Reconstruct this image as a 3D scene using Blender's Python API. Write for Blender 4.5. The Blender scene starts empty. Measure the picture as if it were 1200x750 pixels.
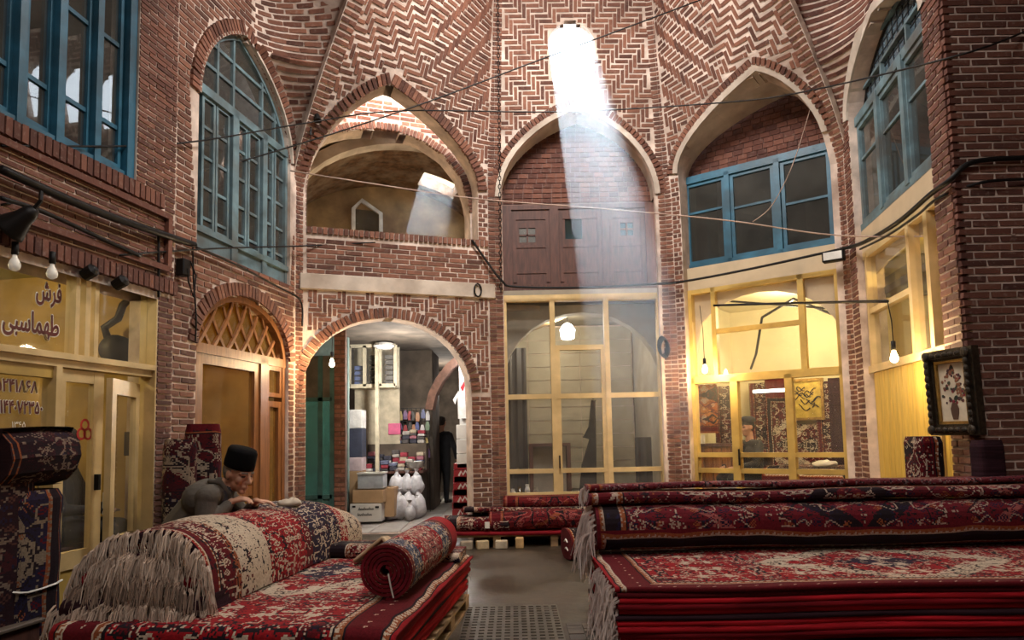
import bpy, bmesh, math, random
from mathutils import Vector, Matrix, Euler
from mathutils.geometry import tessellate_polygon
random.seed(7)
R = random.Random(11)
PI = math.pi
V = Vector
sc = bpy.context.scene
C = sc.collection

# ------------------------------------------------------------------ camera, light, exposure
CAMZ, FPX, PITCH, ROLL, SHIFT = 1.40, 800.0, math.atan(0.08), -0.020, 72 / 1200
cd = bpy.data.cameras.new('camera')
cam = bpy.data.objects.new('camera', cd)
C.objects.link(cam)
cam.matrix_world = Matrix.Translation((0, 0, CAMZ)) @ Matrix.Rotation(PI / 2 + PITCH, 4, 'X') @ Matrix.Rotation(ROLL, 4, 'Z')
cd.sensor_width = 36
cd.lens = 36 * FPX / 1200
cd.shift_y = SHIFT
cd.clip_end = 200
sc.camera = cam

w = bpy.data.worlds.new('sky')
sc.world = w
w.use_nodes = True
w.node_tree.nodes['Background'].inputs[0].default_value = (0.80, 0.90, 1.0, 1)
w.node_tree.nodes['Background'].inputs[1].default_value = 9.0

def lamp(kind, name, loc, energy, col=(1, 1, 1), size=0.1, rot=(0, 0, 0), **kw):
    l = bpy.data.lights.new(name, kind)
    l.energy = energy
    l.color = col
    if kind == 'AREA':
        l.shape = kw.get('shape', 'DISK')
        l.size = size
        if 'size_y' in kw: l.size_y = kw['size_y']
    elif kind in ('POINT', 'SPOT'):
        l.shadow_soft_size = size
        if kind == 'SPOT':
            l.spot_size = kw['cone']; l.spot_blend = 0.5
    o = bpy.data.objects.new(name, l)
    o.location = loc
    o.rotation_euler = rot
    C.objects.link(o)
    return o

SUN_TO = Vector((0.0214, 0.7213, 0.6923)).normalized()          # towards the sun, seen through the oculus
sun = lamp('SUN', 'sun', (0, 20, 20), 60.0, (0.88, 0.95, 1.0))
sun.rotation_euler = SUN_TO.to_track_quat('Z', 'Y').to_euler()
sun.data.angle = math.radians(1.0)
lamp('AREA', 'fill_dome', (0.4, 6.0, 7.3), 300, (1.0, 0.93, 0.87), 1.7, rot=(math.radians(32), 0, 0))  # added area light, tilted to brighten the vault; the ceiling above is closed
lamp('AREA', 'fill_hall', (0.2, 0.5, 7.3), 150, (1.0, 0.93, 0.87), 1.9)  # added overhead fill for the hall, no opening above it
sc.view_settings.view_transform = 'Standard'
sc.view_settings.look = 'None'
sc.view_settings.gamma = 1
sc.view_settings.exposure = 0.45
sc.cycles.use_denoising = True
sc.cycles.max_bounces = 8
sc.cycles.transparent_max_bounces = 16
sc.cycles.sample_clamp_indirect = 6
sc.cycles.volume_step_rate = 1.0

# ------------------------------------------------------------------ pixel -> place
CM = cam.matrix_world.to_3x3()
EYE = V((0, 0, CAMZ))
def ray(px, py):
    return CM @ V(((px - 600) / FPX, (375 + SHIFT * 1200 - py) / FPX, -1))
def proj(p):
    q = CM.transposed() @ (p - EYE)
    return (600 + FPX * q.x / -q.z, 375 + SHIFT * 1200 - FPX * q.y / -q.z, -q.z)
def on_z(px, py, z):
    r = ray(px, py)
    return EYE + r * ((z - CAMZ) / r.z)
def on_y(px, py, y):
    r = ray(px, py)
    return EYE + r * (y / r.y)

# ------------------------------------------------------------------ materials
class NT:
    def __init__(s, name):
        s.m = bpy.data.materials.new(name)
        s.m.use_nodes = True
        s.t = s.m.node_tree
        s.b = s.t.nodes['Principled BSDF']
    def n(s, t, ins=(), **kw):
        x = s.t.nodes.new(t)
        for k, v in kw.items(): setattr(x, k, v)
        for k, v in (ins.items() if isinstance(ins, dict) else enumerate(ins)):
            if v is None: continue
            if isinstance(v, bpy.types.NodeSocket): s.t.links.new(v, x.inputs[k])
            else: x.inputs[k].default_value = v
        return x
    def math(s, op, a, b=None, c=None):
        return s.n('ShaderNodeMath', (a, b, c), operation=op).outputs[0]
    def vmath(s, op, a, b=None, out=0):
        return s.n('ShaderNodeVectorMath', (a, b), operation=op).outputs[out]
    def noise(s, vec, scale, detail=3, out='Fac', rough=0.55):
        return s.n('ShaderNodeTexNoise', {'Vector': vec, 'Scale': scale, 'Detail': detail, 'Roughness': rough}).outputs[out]
    def ramp(s, fac, stops, const=False):
        x = s.n('ShaderNodeValToRGB', {0: fac})
        r = x.color_ramp
        if const: r.interpolation = 'CONSTANT'
        while len(r.elements) < len(stops): r.elements.new(0.5)
        for e, (p, c) in zip(r.elements, stops):
            e.position = p; e.color = (*c, 1) if len(c) == 3 else c
        return x.outputs[0]
    def mix(s, fac, a, b, mode='MIX'):
        x = s.n('ShaderNodeMix', data_type='RGBA', blend_type=mode)
        for i, v in ((0, fac), (6, a), (7, b)):
            if isinstance(v, bpy.types.NodeSocket): s.t.links.new(v, x.inputs[i])
            else: x.inputs[i].default_value = v if i == 0 else ((*v, 1) if len(v) == 3 else v)
        return x.outputs[2]
    def link(s, a, name): s.t.links.new(a, s.b.inputs[name])
    def bump(s, h, st=0.3, dist=0.01):
        x = s.n('ShaderNodeBump', {'Height': h, 'Strength': st, 'Distance': dist})
        s.t.links.new(x.outputs[0], s.b.inputs['Normal'])
    def obj(s): return s.n('ShaderNodeTexCoord').outputs['Object']
    def uv(s): return s.n('ShaderNodeTexCoord').outputs['UV']
    def pos(s): return s.n('ShaderNodeNewGeometry').outputs['Position']

MATS = {}
def M(name, col, rough=0.7, metal=0.0, var=0.25, scale=6.0, bump=0.15, stretch=None, spec=0.5, dirt=None):
    """plain painted / woven / plastered surface with noise in colour and relief"""
    if name in MATS: return MATS[name]
    t = NT(name)
    p = t.pos() if stretch is None else t.vmath('MULTIPLY', t.pos(), stretch)
    n = t.noise(p, scale, 5)
    lo = tuple(c * (1 - var) for c in col); hi = tuple(min(1, c * (1 + var)) for c in col)
    c = t.ramp(n, [(0.3, lo), (0.7, hi)])
    if dirt:
        c = t.mix(t.ramp(t.noise(p, scale * 0.35, 6), [(0.45, (0, 0, 0)), (0.7, (1, 1, 1))]), c, dirt)
    t.link(c, 'Base Color')
    t.b.inputs['Roughness'].default_value = rough
    t.b.inputs['Metallic'].default_value = metal
    t.b.inputs['Specular IOR Level'].default_value = spec
    if bump: t.bump(t.noise(p, scale * 5, 3), bump, 0.01)
    MATS[name] = t.m
    return t.m

def brick_mat(name, cols, mort=0.25):
    t = NT(name)
    r = t.math('FRACT', t.math('ADD', t.n('ShaderNodeObjectInfo').outputs['Random'], t.n('ShaderNodeNewGeometry').outputs['Random Per Island']))
    n = t.noise(t.pos(), 9, 4)
    f = t.math('ADD', t.math('MULTIPLY', r, 0.6), t.math('MULTIPLY', n, 0.4))
    k = len(cols)
    c = t.ramp(f, [(0.15 + 0.7 * i / (k - 1), q) for i, q in enumerate(cols)])
    sm = t.ramp(t.noise(t.pos(), 26, 4), [(0.56, (0, 0, 0)), (0.75, (mort, mort, mort))])
    c = t.mix(sm, c, (0.52, 0.41, 0.33))
    soot = t.ramp(t.noise(t.pos(), 1.1, 5), [(0.5, (0, 0, 0)), (0.8, (0.65, 0.65, 0.65))])
    c = t.mix(soot, c, (0.06, 0.03, 0.022))
    t.link(c, 'Base Color')
    t.b.inputs['Roughness'].default_value = 0.85
    t.bump(t.noise(t.pos(), 70, 4), 0.5, 0.006)
    return t.m
BRICK = brick_mat('brick_red', [(0.07, 0.026, 0.018), (0.15, 0.058, 0.036), (0.25, 0.105, 0.064), (0.12, 0.044, 0.029)])
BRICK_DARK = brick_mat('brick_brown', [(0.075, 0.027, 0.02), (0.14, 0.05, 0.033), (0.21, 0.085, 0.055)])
MORTAR = M('mortar', (0.66, 0.54, 0.46), 0.9, var=0.3, scale=5, dirt=(0.30, 0.21, 0.16))
PLASTER = M('plaster', (0.58, 0.50, 0.42), 0.85, var=0.2, scale=4, dirt=(0.33, 0.25, 0.19))

# ------------------------------------------------------------------ objects
def props(o, label=None, cat=None, group=None, kind=None):
    if label: o['label'] = label
    if cat: o['category'] = cat
    if group: o['group'] = group
    if kind: o['kind'] = kind
    return o
def link(name, data, parent=None, mw=None):
    o = bpy.data.objects.new(name, data)
    C.objects.link(o)
    if parent is not None:
        o.parent = parent
        if mw is not None: o.matrix_basis = mw
        elif 'base' in parent.keys(): o.matrix_basis = Matrix.Translation(-V(parent['base']))
    elif mw is not None: o.matrix_world = mw
    return o
BASES = {}
def thing(name, label, cat, base=(0, 0, 0), mw=None, group=None, kind=None):
    """an Empty at the base of a thing; its parts are modelled in the frame mw"""
    o = bpy.data.objects.new(name, None)
    C.objects.link(o)
    o.matrix_world = (mw or Matrix()) @ Matrix.Translation(base)
    o.empty_display_size = 0.1
    BASES[o.name] = Matrix.Translation(-V(base))
    return props(o, label, cat, group, kind)

class MB:
    """collects shapes of ONE mesh"""
    def __init__(s): s.v, s.f, s.u = [], [], []
    def add(s, vs, fs, uvs=None):
        k = len(s.v)
        s.v += [tuple(v) for v in vs]
        s.f += [tuple(i + k for i in f) for f in fs]
        s.u += uvs if uvs else [(0, 0)] * len(vs)
        return s
    def box(s, x0, x1, y0, y1, z0, z1):
        return s.add([(x, y, z) for x in (x0, x1) for y in (y0, y1) for z in (z0, z1)],
                     [(0, 1, 3, 2), (4, 6, 7, 5), (0, 4, 5, 1), (2, 3, 7, 6), (0, 2, 6, 4), (1, 5, 7, 3)])
    def bar(s, a, b, w, d, up=(0, 1, 0)):
        """square bar from a to b, w wide across, d deep along up"""
        a, b = V(a), V(b)
        t = (b - a).normalized(); up = V(up)
        x = t.cross(up).normalized(); y = x.cross(t).normalized()
        vs = [p + x * sx * w / 2 + y * sy * d / 2 for p in (a, b) for sx, sy in ((-1, -1), (1, -1), (1, 1), (-1, 1))]
        return s.add(vs, [(0, 1, 2, 3), (7, 6, 5, 4)] + [(i, 4 + i, 4 + (i + 1) % 4, (i + 1) % 4) for i in range(4)])
    def prism(s, poly, y0, y1):
        """(x, z) outline extruded from depth y0 to y1"""
        n = len(poly)
        tri = tessellate_polygon([[V((p[0], p[1], 0)) for p in poly]])
        s.add([(p[0], y0, p[1]) for p in poly] + [(p[0], y1, p[1]) for p in poly],
              [tuple(t) for t in tri] + [tuple(i + n for i in reversed(t)) for t in tri] + [(i, (i + 1) % n, n + (i + 1) % n, n + i) for i in range(n)])
        return s
    def plate(s, loops, y0, y1):
        """outline with holes, extruded"""
        tri = tessellate_polygon([[V((p[0], p[1], 0)) for p in l] for l in loops])
        flat = [p for l in loops for p in l]
        n = len(flat)
        fs = [tuple(t) for t in tri] + [tuple(i + n for i in reversed(t)) for t in tri]
        k = 0
        for l in loops:
            m = len(l)
            fs += [(k + i, k + (i + 1) % m, n + k + (i + 1) % m, n + k + i) for i in range(m)]
            k += m
        return s.add([(p[0], y0, p[1]) for p in flat] + [(p[0], y1, p[1]) for p in flat], fs)
    def ribbon(s, curve, wdt, y0, y1):
        """a curved flat bar following (x, z) points, wdt wide, from depth y0 to y1"""
        pts = [V((p[0], p[1])) for p in curve]
        vs = []
        for i, p in enumerate(pts):
            t = (pts[min(i + 1, len(pts) - 1)] - pts[max(i - 1, 0)]).normalized()
            nn = V((-t.y, t.x)) * wdt / 2
            for q in (p - nn, p + nn):
                vs += [(q.x, y0, q.y), (q.x, y1, q.y)]
        fs = [(0, 1, 3, 2), tuple(len(vs) - 4 + i for i in (0, 2, 3, 1))]
        for i in range(len(pts) - 1):
            k = 4 * i
            fs += [(k, k + 2, k + 6, k + 4), (k + 1, k + 5, k + 7, k + 3), (k, k + 4, k + 5, k + 1), (k + 2, k + 3, k + 7, k + 6)]
        return s.add(vs, fs)
    def tube(s, pts, r, n=6, cap=True):
        pts = [V(p) for p in pts]
        rs = r if isinstance(r, (list, tuple)) else [r] * len(pts)
        vs, fs = [], []
        ref = None
        for i, p in enumerate(pts):
            t = (pts[min(i + 1, len(pts) - 1)] - pts[max(i - 1, 0)])
            t = t.normalized() if t.length > 1e-9 else V((0, 0, 1))
            if ref is None: ref = V((0, 0, 1)) if abs(t.z) < 0.9 else V((1, 0, 0))
            x = t.cross(ref).normalized(); y = x.cross(t).normalized(); ref = y
            vs += [p + (x * math.cos(2 * PI * j / n) + y * math.sin(2 * PI * j / n)) * rs[i] for j in range(n)]
        for i in range(len(pts) - 1):
            fs += [(i * n + j, i * n + (j + 1) % n, (i + 1) * n + (j + 1) % n, (i + 1) * n + j) for j in range(n)]
        if cap:
            fs += [tuple(range(n))[::-1], tuple(range(len(vs) - n, len(vs)))]
        return s.add(vs, fs)
    def lathe(s, prof, n=16, at=(0, 0, 0)):
        """(r, z) profile turned about z"""
        a = V(at); vs, fs = [], []
        for r, z in prof: vs += [a + V((r * math.cos(2 * PI * j / n), r * math.sin(2 * PI * j / n), z)) for j in range(n)]
        for i in range(len(prof) - 1):
            fs += [(i * n + j, i * n + (j + 1) % n, (i + 1) * n + (j + 1) % n, (i + 1) * n + j) for j in range(n)]
        fs += [tuple(range(n))[::-1], tuple(range(len(vs) - n, len(vs)))]
        return s.add(vs, fs)
    def ball(s, c, r, n=10):
        c = V(c); r = V((r, r, r)) if not hasattr(r, '__len__') else V(r)
        prof = [(math.sin(PI * i / n), -math.cos(PI * i / n)) for i in range(n + 1)]
        vs, fs, m = [], [], n + 2
        for a, b in prof: vs += [c + V((r.x * max(a, 1e-3) * math.cos(2 * PI * j / m), r.y * max(a, 1e-3) * math.sin(2 * PI * j / m), r.z * b)) for j in range(m)]
        for i in range(n): fs += [(i * m + j, i * m + (j + 1) % m, (i + 1) * m + (j + 1) % m, (i + 1) * m + j) for j in range(m)]
        return s.add(vs, fs)
    def mesh(s, name, mat, smooth=False):
        me = bpy.data.meshes.new(name)
        me.from_pydata(s.v, [], s.f)
        if any(u != (0, 0) for u in s.u):
            l = me.uv_layers.new()
            for lp in me.loops: l.data[lp.index].uv = s.u[lp.vertex_index]
        if mat is not None: me.materials.append(mat)
        if smooth:
            me.polygons.foreach_set('use_smooth', [True] * len(me.polygons))
        me.update()
        return me
    def build(s, name, mat, parent=None, mw=None, smooth=False, bevel=0, **kw):
        me = s.mesh(name, mat, smooth)
        if bevel:
            bm = bmesh.new(); bm.from_mesh(me)
            bmesh.ops.bevel(bm, geom=[e for e in bm.edges if e.is_manifold and e.calc_face_angle(0) > 0.6], offset=bevel, segments=1, affect='EDGES')
            bm.to_mesh(me); bm.free()
        o = bpy.data.objects.new(name, me)
        C.objects.link(o)
        if parent is not None:
            o.parent = parent
            o.matrix_basis = mw if mw is not None else BASES.get(parent.name, Matrix())
        elif mw is not None: o.matrix_world = mw
        return props(o, **kw)

def clip(poly, conv):
    """(x, z) polygon clipped to a convex counter-clockwise polygon"""
    out = list(poly)
    for i in range(len(conv)):
        a, b = conv[i], conv[(i + 1) % len(conv)]
        inp, out = out, []
        for j in range(len(inp)):
            p, q = inp[j], inp[(j + 1) % len(inp)]
            sp = (b[0] - a[0]) * (p[1] - a[1]) - (b[1] - a[1]) * (p[0] - a[0])
            sq = (b[0] - a[0]) * (q[1] - a[1]) - (b[1] - a[1]) * (q[0] - a[0])
            if sp >= 0: out.append(p)
            if (sp >= 0) != (sq >= 0):
                k = sp / (sp - sq)
                out.append((p[0] + (q[0] - p[0]) * k, p[1] + (q[1] - p[1]) * k))
        if not out: return []
    return out
def inside(p, loops):
    c = False
    for l in loops:
        for i in range(len(l)):
            a, b = l[i], l[i - 1]
            if (a[1] > p[1]) != (b[1] > p[1]) and p[0] < (b[0] - a[0]) * (p[1] - a[1]) / (b[1] - a[1]) + a[0]: c = not c
    return c
def spans(z, loops):
    xs = []
    for l in loops:
        for i in range(len(l)):
            a, b = l[i], l[i - 1]
            if (a[1] > z) != (b[1] > z): xs.append((b[0] - a[0]) * (z - a[1]) / (b[1] - a[1]) + a[0])
    xs.sort()
    return [(xs[i], xs[i + 1]) for i in range(0, len(xs) - 1, 2)]
def minus(A, B):
    for c, d in B:
        A = [q for a, b in A for q in ((a, min(b, c)), (max(a, d), b)) if q[1] - q[0] > 1e-6]
    return A
def net(z, loops):
    A = spans(z, loops[:1])
    for l in loops[1:]: A = minus(A, spans(z, [l]))
    return A
def clear_of(p, loops):
    return inside(p, loops[:1]) and not any(inside(p, [l]) for l in loops[1:])
def both(A, B):
    return [(max(a, c), min(b, d)) for a, b in A for c, d in B if min(b, d) > max(a, c)]
def pointed(s0, s1, zf, za, sm=None, n=9, q=1.12):
    """pointed arch from left foot over the apex to right foot"""
    sm = (s0 + s1) / 2 if sm is None else sm
    L = [((1 - math.cos(q * i / n)) / (1 - math.cos(q)), math.sin(q * i / n) / math.sin(q)) for i in range(n + 1)]
    return [(s0 + (sm - s0) * x, zf + (za - zf) * z) for x, z in L] + [(s1 + (sm - s1) * x, zf + (za - zf) * z) for x, z in reversed(L[:-1])]
def rounded(s0, s1, zf, za, n=14):
    return [((s0 + s1) / 2 - (s1 - s0) / 2 * math.cos(PI * i / n), zf + (za - zf) * math.sin(PI * i / n)) for i in range(n + 1)]
def grow(curve, d):
    """open curve pushed outward (to its left when walked left foot -> right foot)"""
    pts = [V(p) for p in curve]; out = []
    for i, p in enumerate(pts):
        t = (pts[min(i + 1, len(pts) - 1)] - pts[max(i - 1, 0)]).normalized()
        out.append(p + V((-t.y, t.x)) * d)
    return [tuple(p) for p in out]

# ------------------------------------------------------------------ bricks and the facets of the court
def unit_brick(k):
    r = random.Random(k)
    vs = [(x + r.uniform(-.02, .02), y, z + r.uniform(-.05, .05)) for x in (-.5, .5) for y in (-.5, .5) for z in (-.5, .5)]
    me = bpy.data.meshes.new('brick')
    me.from_pydata(vs, [], [(0, 1, 3, 2), (4, 6, 7, 5), (0, 4, 5, 1), (2, 3, 7, 6), (0, 2, 6, 4), (1, 5, 7, 3)])
    return me
def brick_set(mat, n=4):
    out = []
    for k in range(n):
        me = unit_brick(k); me.materials.append(mat); out.append(me)
    return out
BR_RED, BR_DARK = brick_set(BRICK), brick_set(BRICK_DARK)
UB = [(0, 1, 3, 2), (4, 6, 7, 5), (0, 4, 5, 1), (2, 3, 7, 6), (0, 2, 6, 4), (1, 5, 7, 3)]

def lay(mats, parent, meshes, limit=300, piece='brick', rest='brickwork'):
    """the bricks that show largest become parts of their own, the others one part"""
    seen, hidden = [], []
    for m in mats:
        p = proj(m.translation)
        ok = p[2] > 0.3 and -20 < p[0] < 1220 and -15 < p[1] < 770
        (seen if ok else hidden).append((p[2], m))
    seen.sort(key=lambda q: q[0])
    hidden = [q for q in hidden if q[0] > -1 and abs(proj(q[1].translation)[0] - 600) < 1500] if hidden else []
    for d, m in seen[:limit]:
        o = bpy.data.objects.new(piece, R.choice(meshes))
        C.objects.link(o)
        o.parent = parent
        o.matrix_basis = m
    b = MB()
    for d, m in seen[limit:] + hidden:
        b.add([m @ V((x + R.uniform(-.02, .02), y, z + R.uniform(-.05, .05))) for x in (-.5, .5) for y in (-.5, .5) for z in (-.5, .5)], UB)
    if b.v: b.build(rest, meshes[0].materials[0], parent, kind='stuff')

JT = 0.019
class Facet:
    def __init__(s, P0, d, w, off0=None, off1=None, zs=4.4):
        s.P0, s.d, s.w = V(P0), V(d).normalized(), w
        s.out = V((-s.d.y, s.d.x))
        s.off0, s.off1 = off0, off1
        s.mw = Matrix(((s.d.x, s.out.x, 0, s.P0.x), (s.d.y, s.out.y, 0, s.P0.y), (0, 0, 1, 0), (0, 0, 0, 1)))
        s.ramp = None
        s.bricks = []
    def off(s, u, z):
        z0 = V((0, 0))
        a = s.off0(z) if s.off0 else z0
        b = s.off1(z) if s.off1 else z0
        k = u / s.w if s.ramp is None else s.ramp(u, z)
        return a + (b - a) * k
    def S(s, u, z, o=0.0):
        q = s.P0 + s.d * u + s.off(u, z) + s.out * o
        return V((q.x, q.y, z))
    def at(s, px, py, o=0.0):
        """pixel -> (along, up) on the flat plane o behind the facet"""
        r = ray(px, py)
        n = V((s.out.x, s.out.y, 0))
        P = V((s.P0.x, s.P0.y, 0)) + n * o
        q = EYE + r * ((P - EYE).dot(n) / r.dot(n))
        return ((V((q.x, q.y)) - s.P0).dot(s.d), q.z)
    def atS(s, px, py):
        o = V((0, 0)); u = z = 0
        for _ in range(25):
            u, z = s.at(px, py, o.dot(s.out)); u -= o.dot(s.d)
            o = o * 0.3 + s.off(min(max(u, 0), s.w), z) * 0.7
        return u, z
    def frame(s, u, z, ang=0.0):
        p = s.S(u, z); e = 0.02
        a = (s.S(u + e, z) - p).normalized(); b = (s.S(u, z + e) - p)
        b = (b - a * a.dot(b)).normalized()
        n = a.cross(b)           # points into the court
        x = a * math.cos(ang) + b * math.sin(ang); z_ = -a * math.sin(ang) + b * math.cos(ang)
        return p, x, -n, z_
    def brick(s, u, z, L, H, ang=0.0, proud=0.007, dep=0.06):
        p, x, y, z_ = s.frame(u, z, ang)
        c = p + y * (dep / 2 - proud - R.uniform(0, .004))
        m = Matrix((x * L, y * dep, z_ * H)).transposed().to_4x4()
        m.translation = c
        s.bricks.append(m)
    def running(s, loops, L=0.2, H=0.046, J=JT, proud=0.007, z0=None, z1=None):
        zs = [p[1] for p in loops[0]]
        a, b = (min(zs) if z0 is None else z0), (max(zs) if z1 is None else z1)
        k, z = 0, a + H / 2 + J / 2
        while z + H / 2 < b:
            iv = both(both(net(z - H * .4, loops), net(z, loops)), net(z + H * .4, loops))
            for p, q in iv:
                u = p + J * 0.4
                first = (L / 2 if k % 2 else L)
                while u < q - J:
                    l = min(first * R.uniform(.94, 1.06), q - J * 0.4 - u)
                    if l > 0.025: s.brick(u + l / 2, z, l, H, 0, proud)
                    u += l + J; first = L
            z += H + J; k += 1
    def herring(s, loops, cell=0.063, J=0.018, n=3, mirror=None, proud=0.007):
        us = [p[0] for p in loops[0]]; zs = [p[1] for p in loops[0]]
        L, W = n * cell - J, cell - J
        nz = int((max(zs) - min(zs)) / cell) + 2; nu = int((max(us) - min(us)) / cell) + 2
        mid = (min(us) + max(us)) / 2 if mirror is None else mirror
        def put(u, z, l, h):
            for f in (1.0, 0.55, 0.3):
                for sgn in ((0,) if f == 1.0 else (-1, 1)):
                    uu = u + (sgn * (1 - f) * l / 2 if l > h else 0); zz = z + (sgn * (1 - f) * h / 2 if h > l else 0)
                    ll = l * f if l > h else l; hh = h * f if h > l else h
                    if all(clear_of((uu + a * ll * .46, zz + b * hh * .46), loops) for a in (-1, 1) for b in (-1, 1)):
                        s.brick(uu, zz, ll, hh, 0, proud); return
        half = int(nu / 2) + 2
        for y in range(-4, nz + 4):
            for x in range(-2 * n, half + 2):
                d = (x - y) % (2 * n)
                if d == 0: cu, cz, l, h = (x + n / 2) * cell, (y + .5) * cell, L, W
                elif d == 2 * n - 1: cu, cz, l, h = (x + .5) * cell, (y + n / 2) * cell, W, L
                else: continue
                z = min(zs) + cz
                a0, a1 = max(cu - l / 2, J / 2), cu + l / 2
                if a1 - a0 < .018: continue
                put(mid + (a0 + a1) / 2, z, a1 - a0, h)
                put(mid - (a0 + a1) / 2, z, a1 - a0, h)
    def ring(s, curve, depth=0.16, step=0.06, proud=0.03, gap=0.014):
        pts = [V(p) for p in curve]
        T = sum((pts[i + 1] - pts[i]).length for i in range(len(pts) - 1))
        m = max(2, int(T / step)); st = T / m
        acc, i = 0.0, 0
        for k in range(m):
            want = (k + .5) * st
            while i < len(pts) - 2 and acc + (pts[i + 1] - pts[i]).length < want:
                acc += (pts[i + 1] - pts[i]).length; i += 1
            t = pts[i + 1] - pts[i]
            p = pts[i] + t * ((want - acc) / max(t.length, 1e-6))
            t.normalize(); nn = V((-t.y, t.x))
            c = p + nn * depth / 2
            s.brick(c.x, c.y, st - gap, depth, math.atan2(t.y, t.x), proud)
    def backing(s, loops, name, mat=None, dz=0.05, thick=0.28, nu=1, proudless=0.0, kind='structure', label=None):
        """the wall itself, bedding the bricks: a solid with openings that follows the curve of the facet"""
        zs = [p[1] for p in loops[0]]
        a, b = min(zs), max(zs)
        N = int((b - a) / dz) + 1; h = (b - a) / N
        m = MB()
        for i in range(N):
            z0, z1 = a + i * h, a + (i + 1) * h
            A, B, Mi = net(z0 + 1e-4, loops), net(z1 - 1e-4, loops), net((z0 + z1) / 2, loops)
            if not (len(A) == len(B) == len(Mi)): A = B = Mi
            for (p, q), (p2, q2) in zip(A, B):
                vs = []
                for o in (0, thick):
                    for z, (x, y) in ((z0, (p, q)), (z1, (p2, q2))):
                        vs += [s.S(x + (y - x) * j / nu, z, o) for j in range(nu + 1)]
                k = nu + 1
                fs = []
                for j in range(nu):
                    fs.append((j, j + 1, k + j + 1, k + j)); fs.append((2 * k + j + 1, 2 * k + j, 3 * k + j, 3 * k + j + 1))
                fs += [(0, k, 3 * k, 2 * k), (nu, 2 * k + nu, 3 * k + nu, k + nu)]
                m.add(vs, fs)
        o = m.build(name, mat or MORTAR, kind=kind)
        bm = bmesh.new(); bm.from_mesh(o.data)
        bmesh.ops.remove_doubles(bm, verts=bm.verts, dist=0.0005); bm.to_mesh(o.data); bm.free()
        if label: o['label'] = label
        return o
    def reveal(s, curve, o1, parent, name='reveal', mat=None, wdt=0.06, o0=-0.02):
        """plastered lining of an arch, from the curved face back to the plane o1"""
        m = MB(); vs = []
        c2 = grow(curve, wdt)
        for (u, z), (u2, z2) in zip(curve, c2):
            a = s.S(u, z, o0); b = V((*(s.P0 + s.d * u + s.out * o1), z))
            c = s.S(u2, z2, o0); d = V((*(s.P0 + s.d * u2 + s.out * o1), z2))
            vs += [a, b, c, d]
        fs = []
        for i in range(len(curve) - 1):
            k = 4 * i
            fs += [(k, k + 4, k + 5, k + 1), (k, k + 2, k + 6, k + 4), (k + 1, k + 5, k + 7, k + 3), (k + 2, k + 3, k + 7, k + 6)]
        m.add(vs, fs)
        return m.build(name, mat or PLASTER, parent)
# ------------------------------------------------------------------ the court: five facets under brick vaults
cAB, cBC, cCD, cDE, cEF, cFG = V((-3.13, 6.08)), V((-2.68, 8.5)), V((-0.20, 9.40)), V((2.21, 9.40)), V((4.04, 8.02)), V((3.53, 5.27))
MID = V((0.4, 5.3))
DA = V((0.184, 0.983)).normalized()
def lean(P, amt, z0, ref, p):
    d = (MID - P).normalized()
    return lambda z: d * (amt * (max(0.0, z - z0) / ref) ** p)
oBC, oEF = lean(cBC, 1.15, 4.6, 1.6, 1.35), lean(cEF, 1.10, 4.6, 1.6, 1.35)
oCD, oDE = lean(cCD, 0.42, 4.2, 2.9, 1.7), lean(cDE, 0.42, 4.2, 2.9, 1.7)
ZT = 7.5
FA = Facet(cAB + V((DA.y, -DA.x)) * 0.10 - DA * 11, DA, 11.0)
FB = Facet(cAB, cBC - cAB, (cBC - cAB).length, None, oBC)
FC = Facet(cBC, cCD - cBC, (cCD - cBC).length, oBC, oCD)
FD = Facet(cCD, cDE - cCD, (cDE - cCD).length, oCD, oDE)
FE = Facet(cDE, cEF - cDE, (cEF - cDE).length, oDE, oEF)
FF = Facet(cEF, cFG - cEF, (cFG - cEF).length, oEF, None)
FG = Facet(cFG, (1, 0), 3.2)

# floor
def floor_mat():
    t = NT('worn_floor')
    p = t.pos()
    n1, n2 = t.noise(p, 1.3, 6), t.noise(p, 14, 5)
    c = t.ramp(n1, [(0.3, (0.016, 0.011, 0.007)), (0.55, (0.042, 0.029, 0.018)), (0.75, (0.085, 0.060, 0.038))])
    c = t.mix(t.ramp(n2, [(0.45, (0, 0, 0)), (0.7, (0.4, 0.4, 0.4))]), c, (0.11, 0.078, 0.048))
    t.link(c, 'Base Color')
    t.link(t.ramp(n1, [(0.35, (0.28,) * 3), (0.65, (0.7,) * 3)]), 'Roughness')
    t.bump(t.math('ADD', n2, t.math('MULTIPLY', t.noise(p, 60, 3), 0.5)), 0.35, 0.012)
    return t.m
MB().box(-9, 8, -7, 22, -0.2, 0).build('floor', floor_mat(), kind='structure')

# --- facet C : the low passage arch, the balcony and the gallery above
wC = FC.w
uL, zA = FC.at(354, 500)
uR, _ = FC.at(553, 500)
_, zTop = FC.at(455, 374)
_, zSpr = FC.at(355, 440)
archC = rounded(uL, uR, 2.02, zTop + 0.02)
pL, pR = FC.at(351, 318), FC.at(571, 335)
zBand1 = (pL[1] + pR[1]) / 2
zBand0 = (FC.at(351, 339)[1] + FC.at(571, 350)[1]) / 2
zPar = (FC.at(352, 264)[1] + FC.at(558, 282)[1]) / 2
gL, gR = FC.at(358, 240)[0], FC.at(560, 260)[0]
gApex = FC.atS(456, 98)
gFeet = FC.at(357, 190)[1]
gallery = pointed(gL, gR, gFeet - 0.15, gApex[1], gApex[0])
print('C', wC, 'arch', uL, uR, zTop, zSpr, 'band', zBand0, zBand1, 'par', zPar, 'gal', gL, gR, gFeet, gApex)
open_low = [(uL, -0.3)] + archC + [(uR, -0.3)]
open_gal = [(gL, zPar)] + gallery + [(gR, zPar)]
full = [(0, 0), (0, ZT), (wC, ZT), (wC, 0)]
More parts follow.
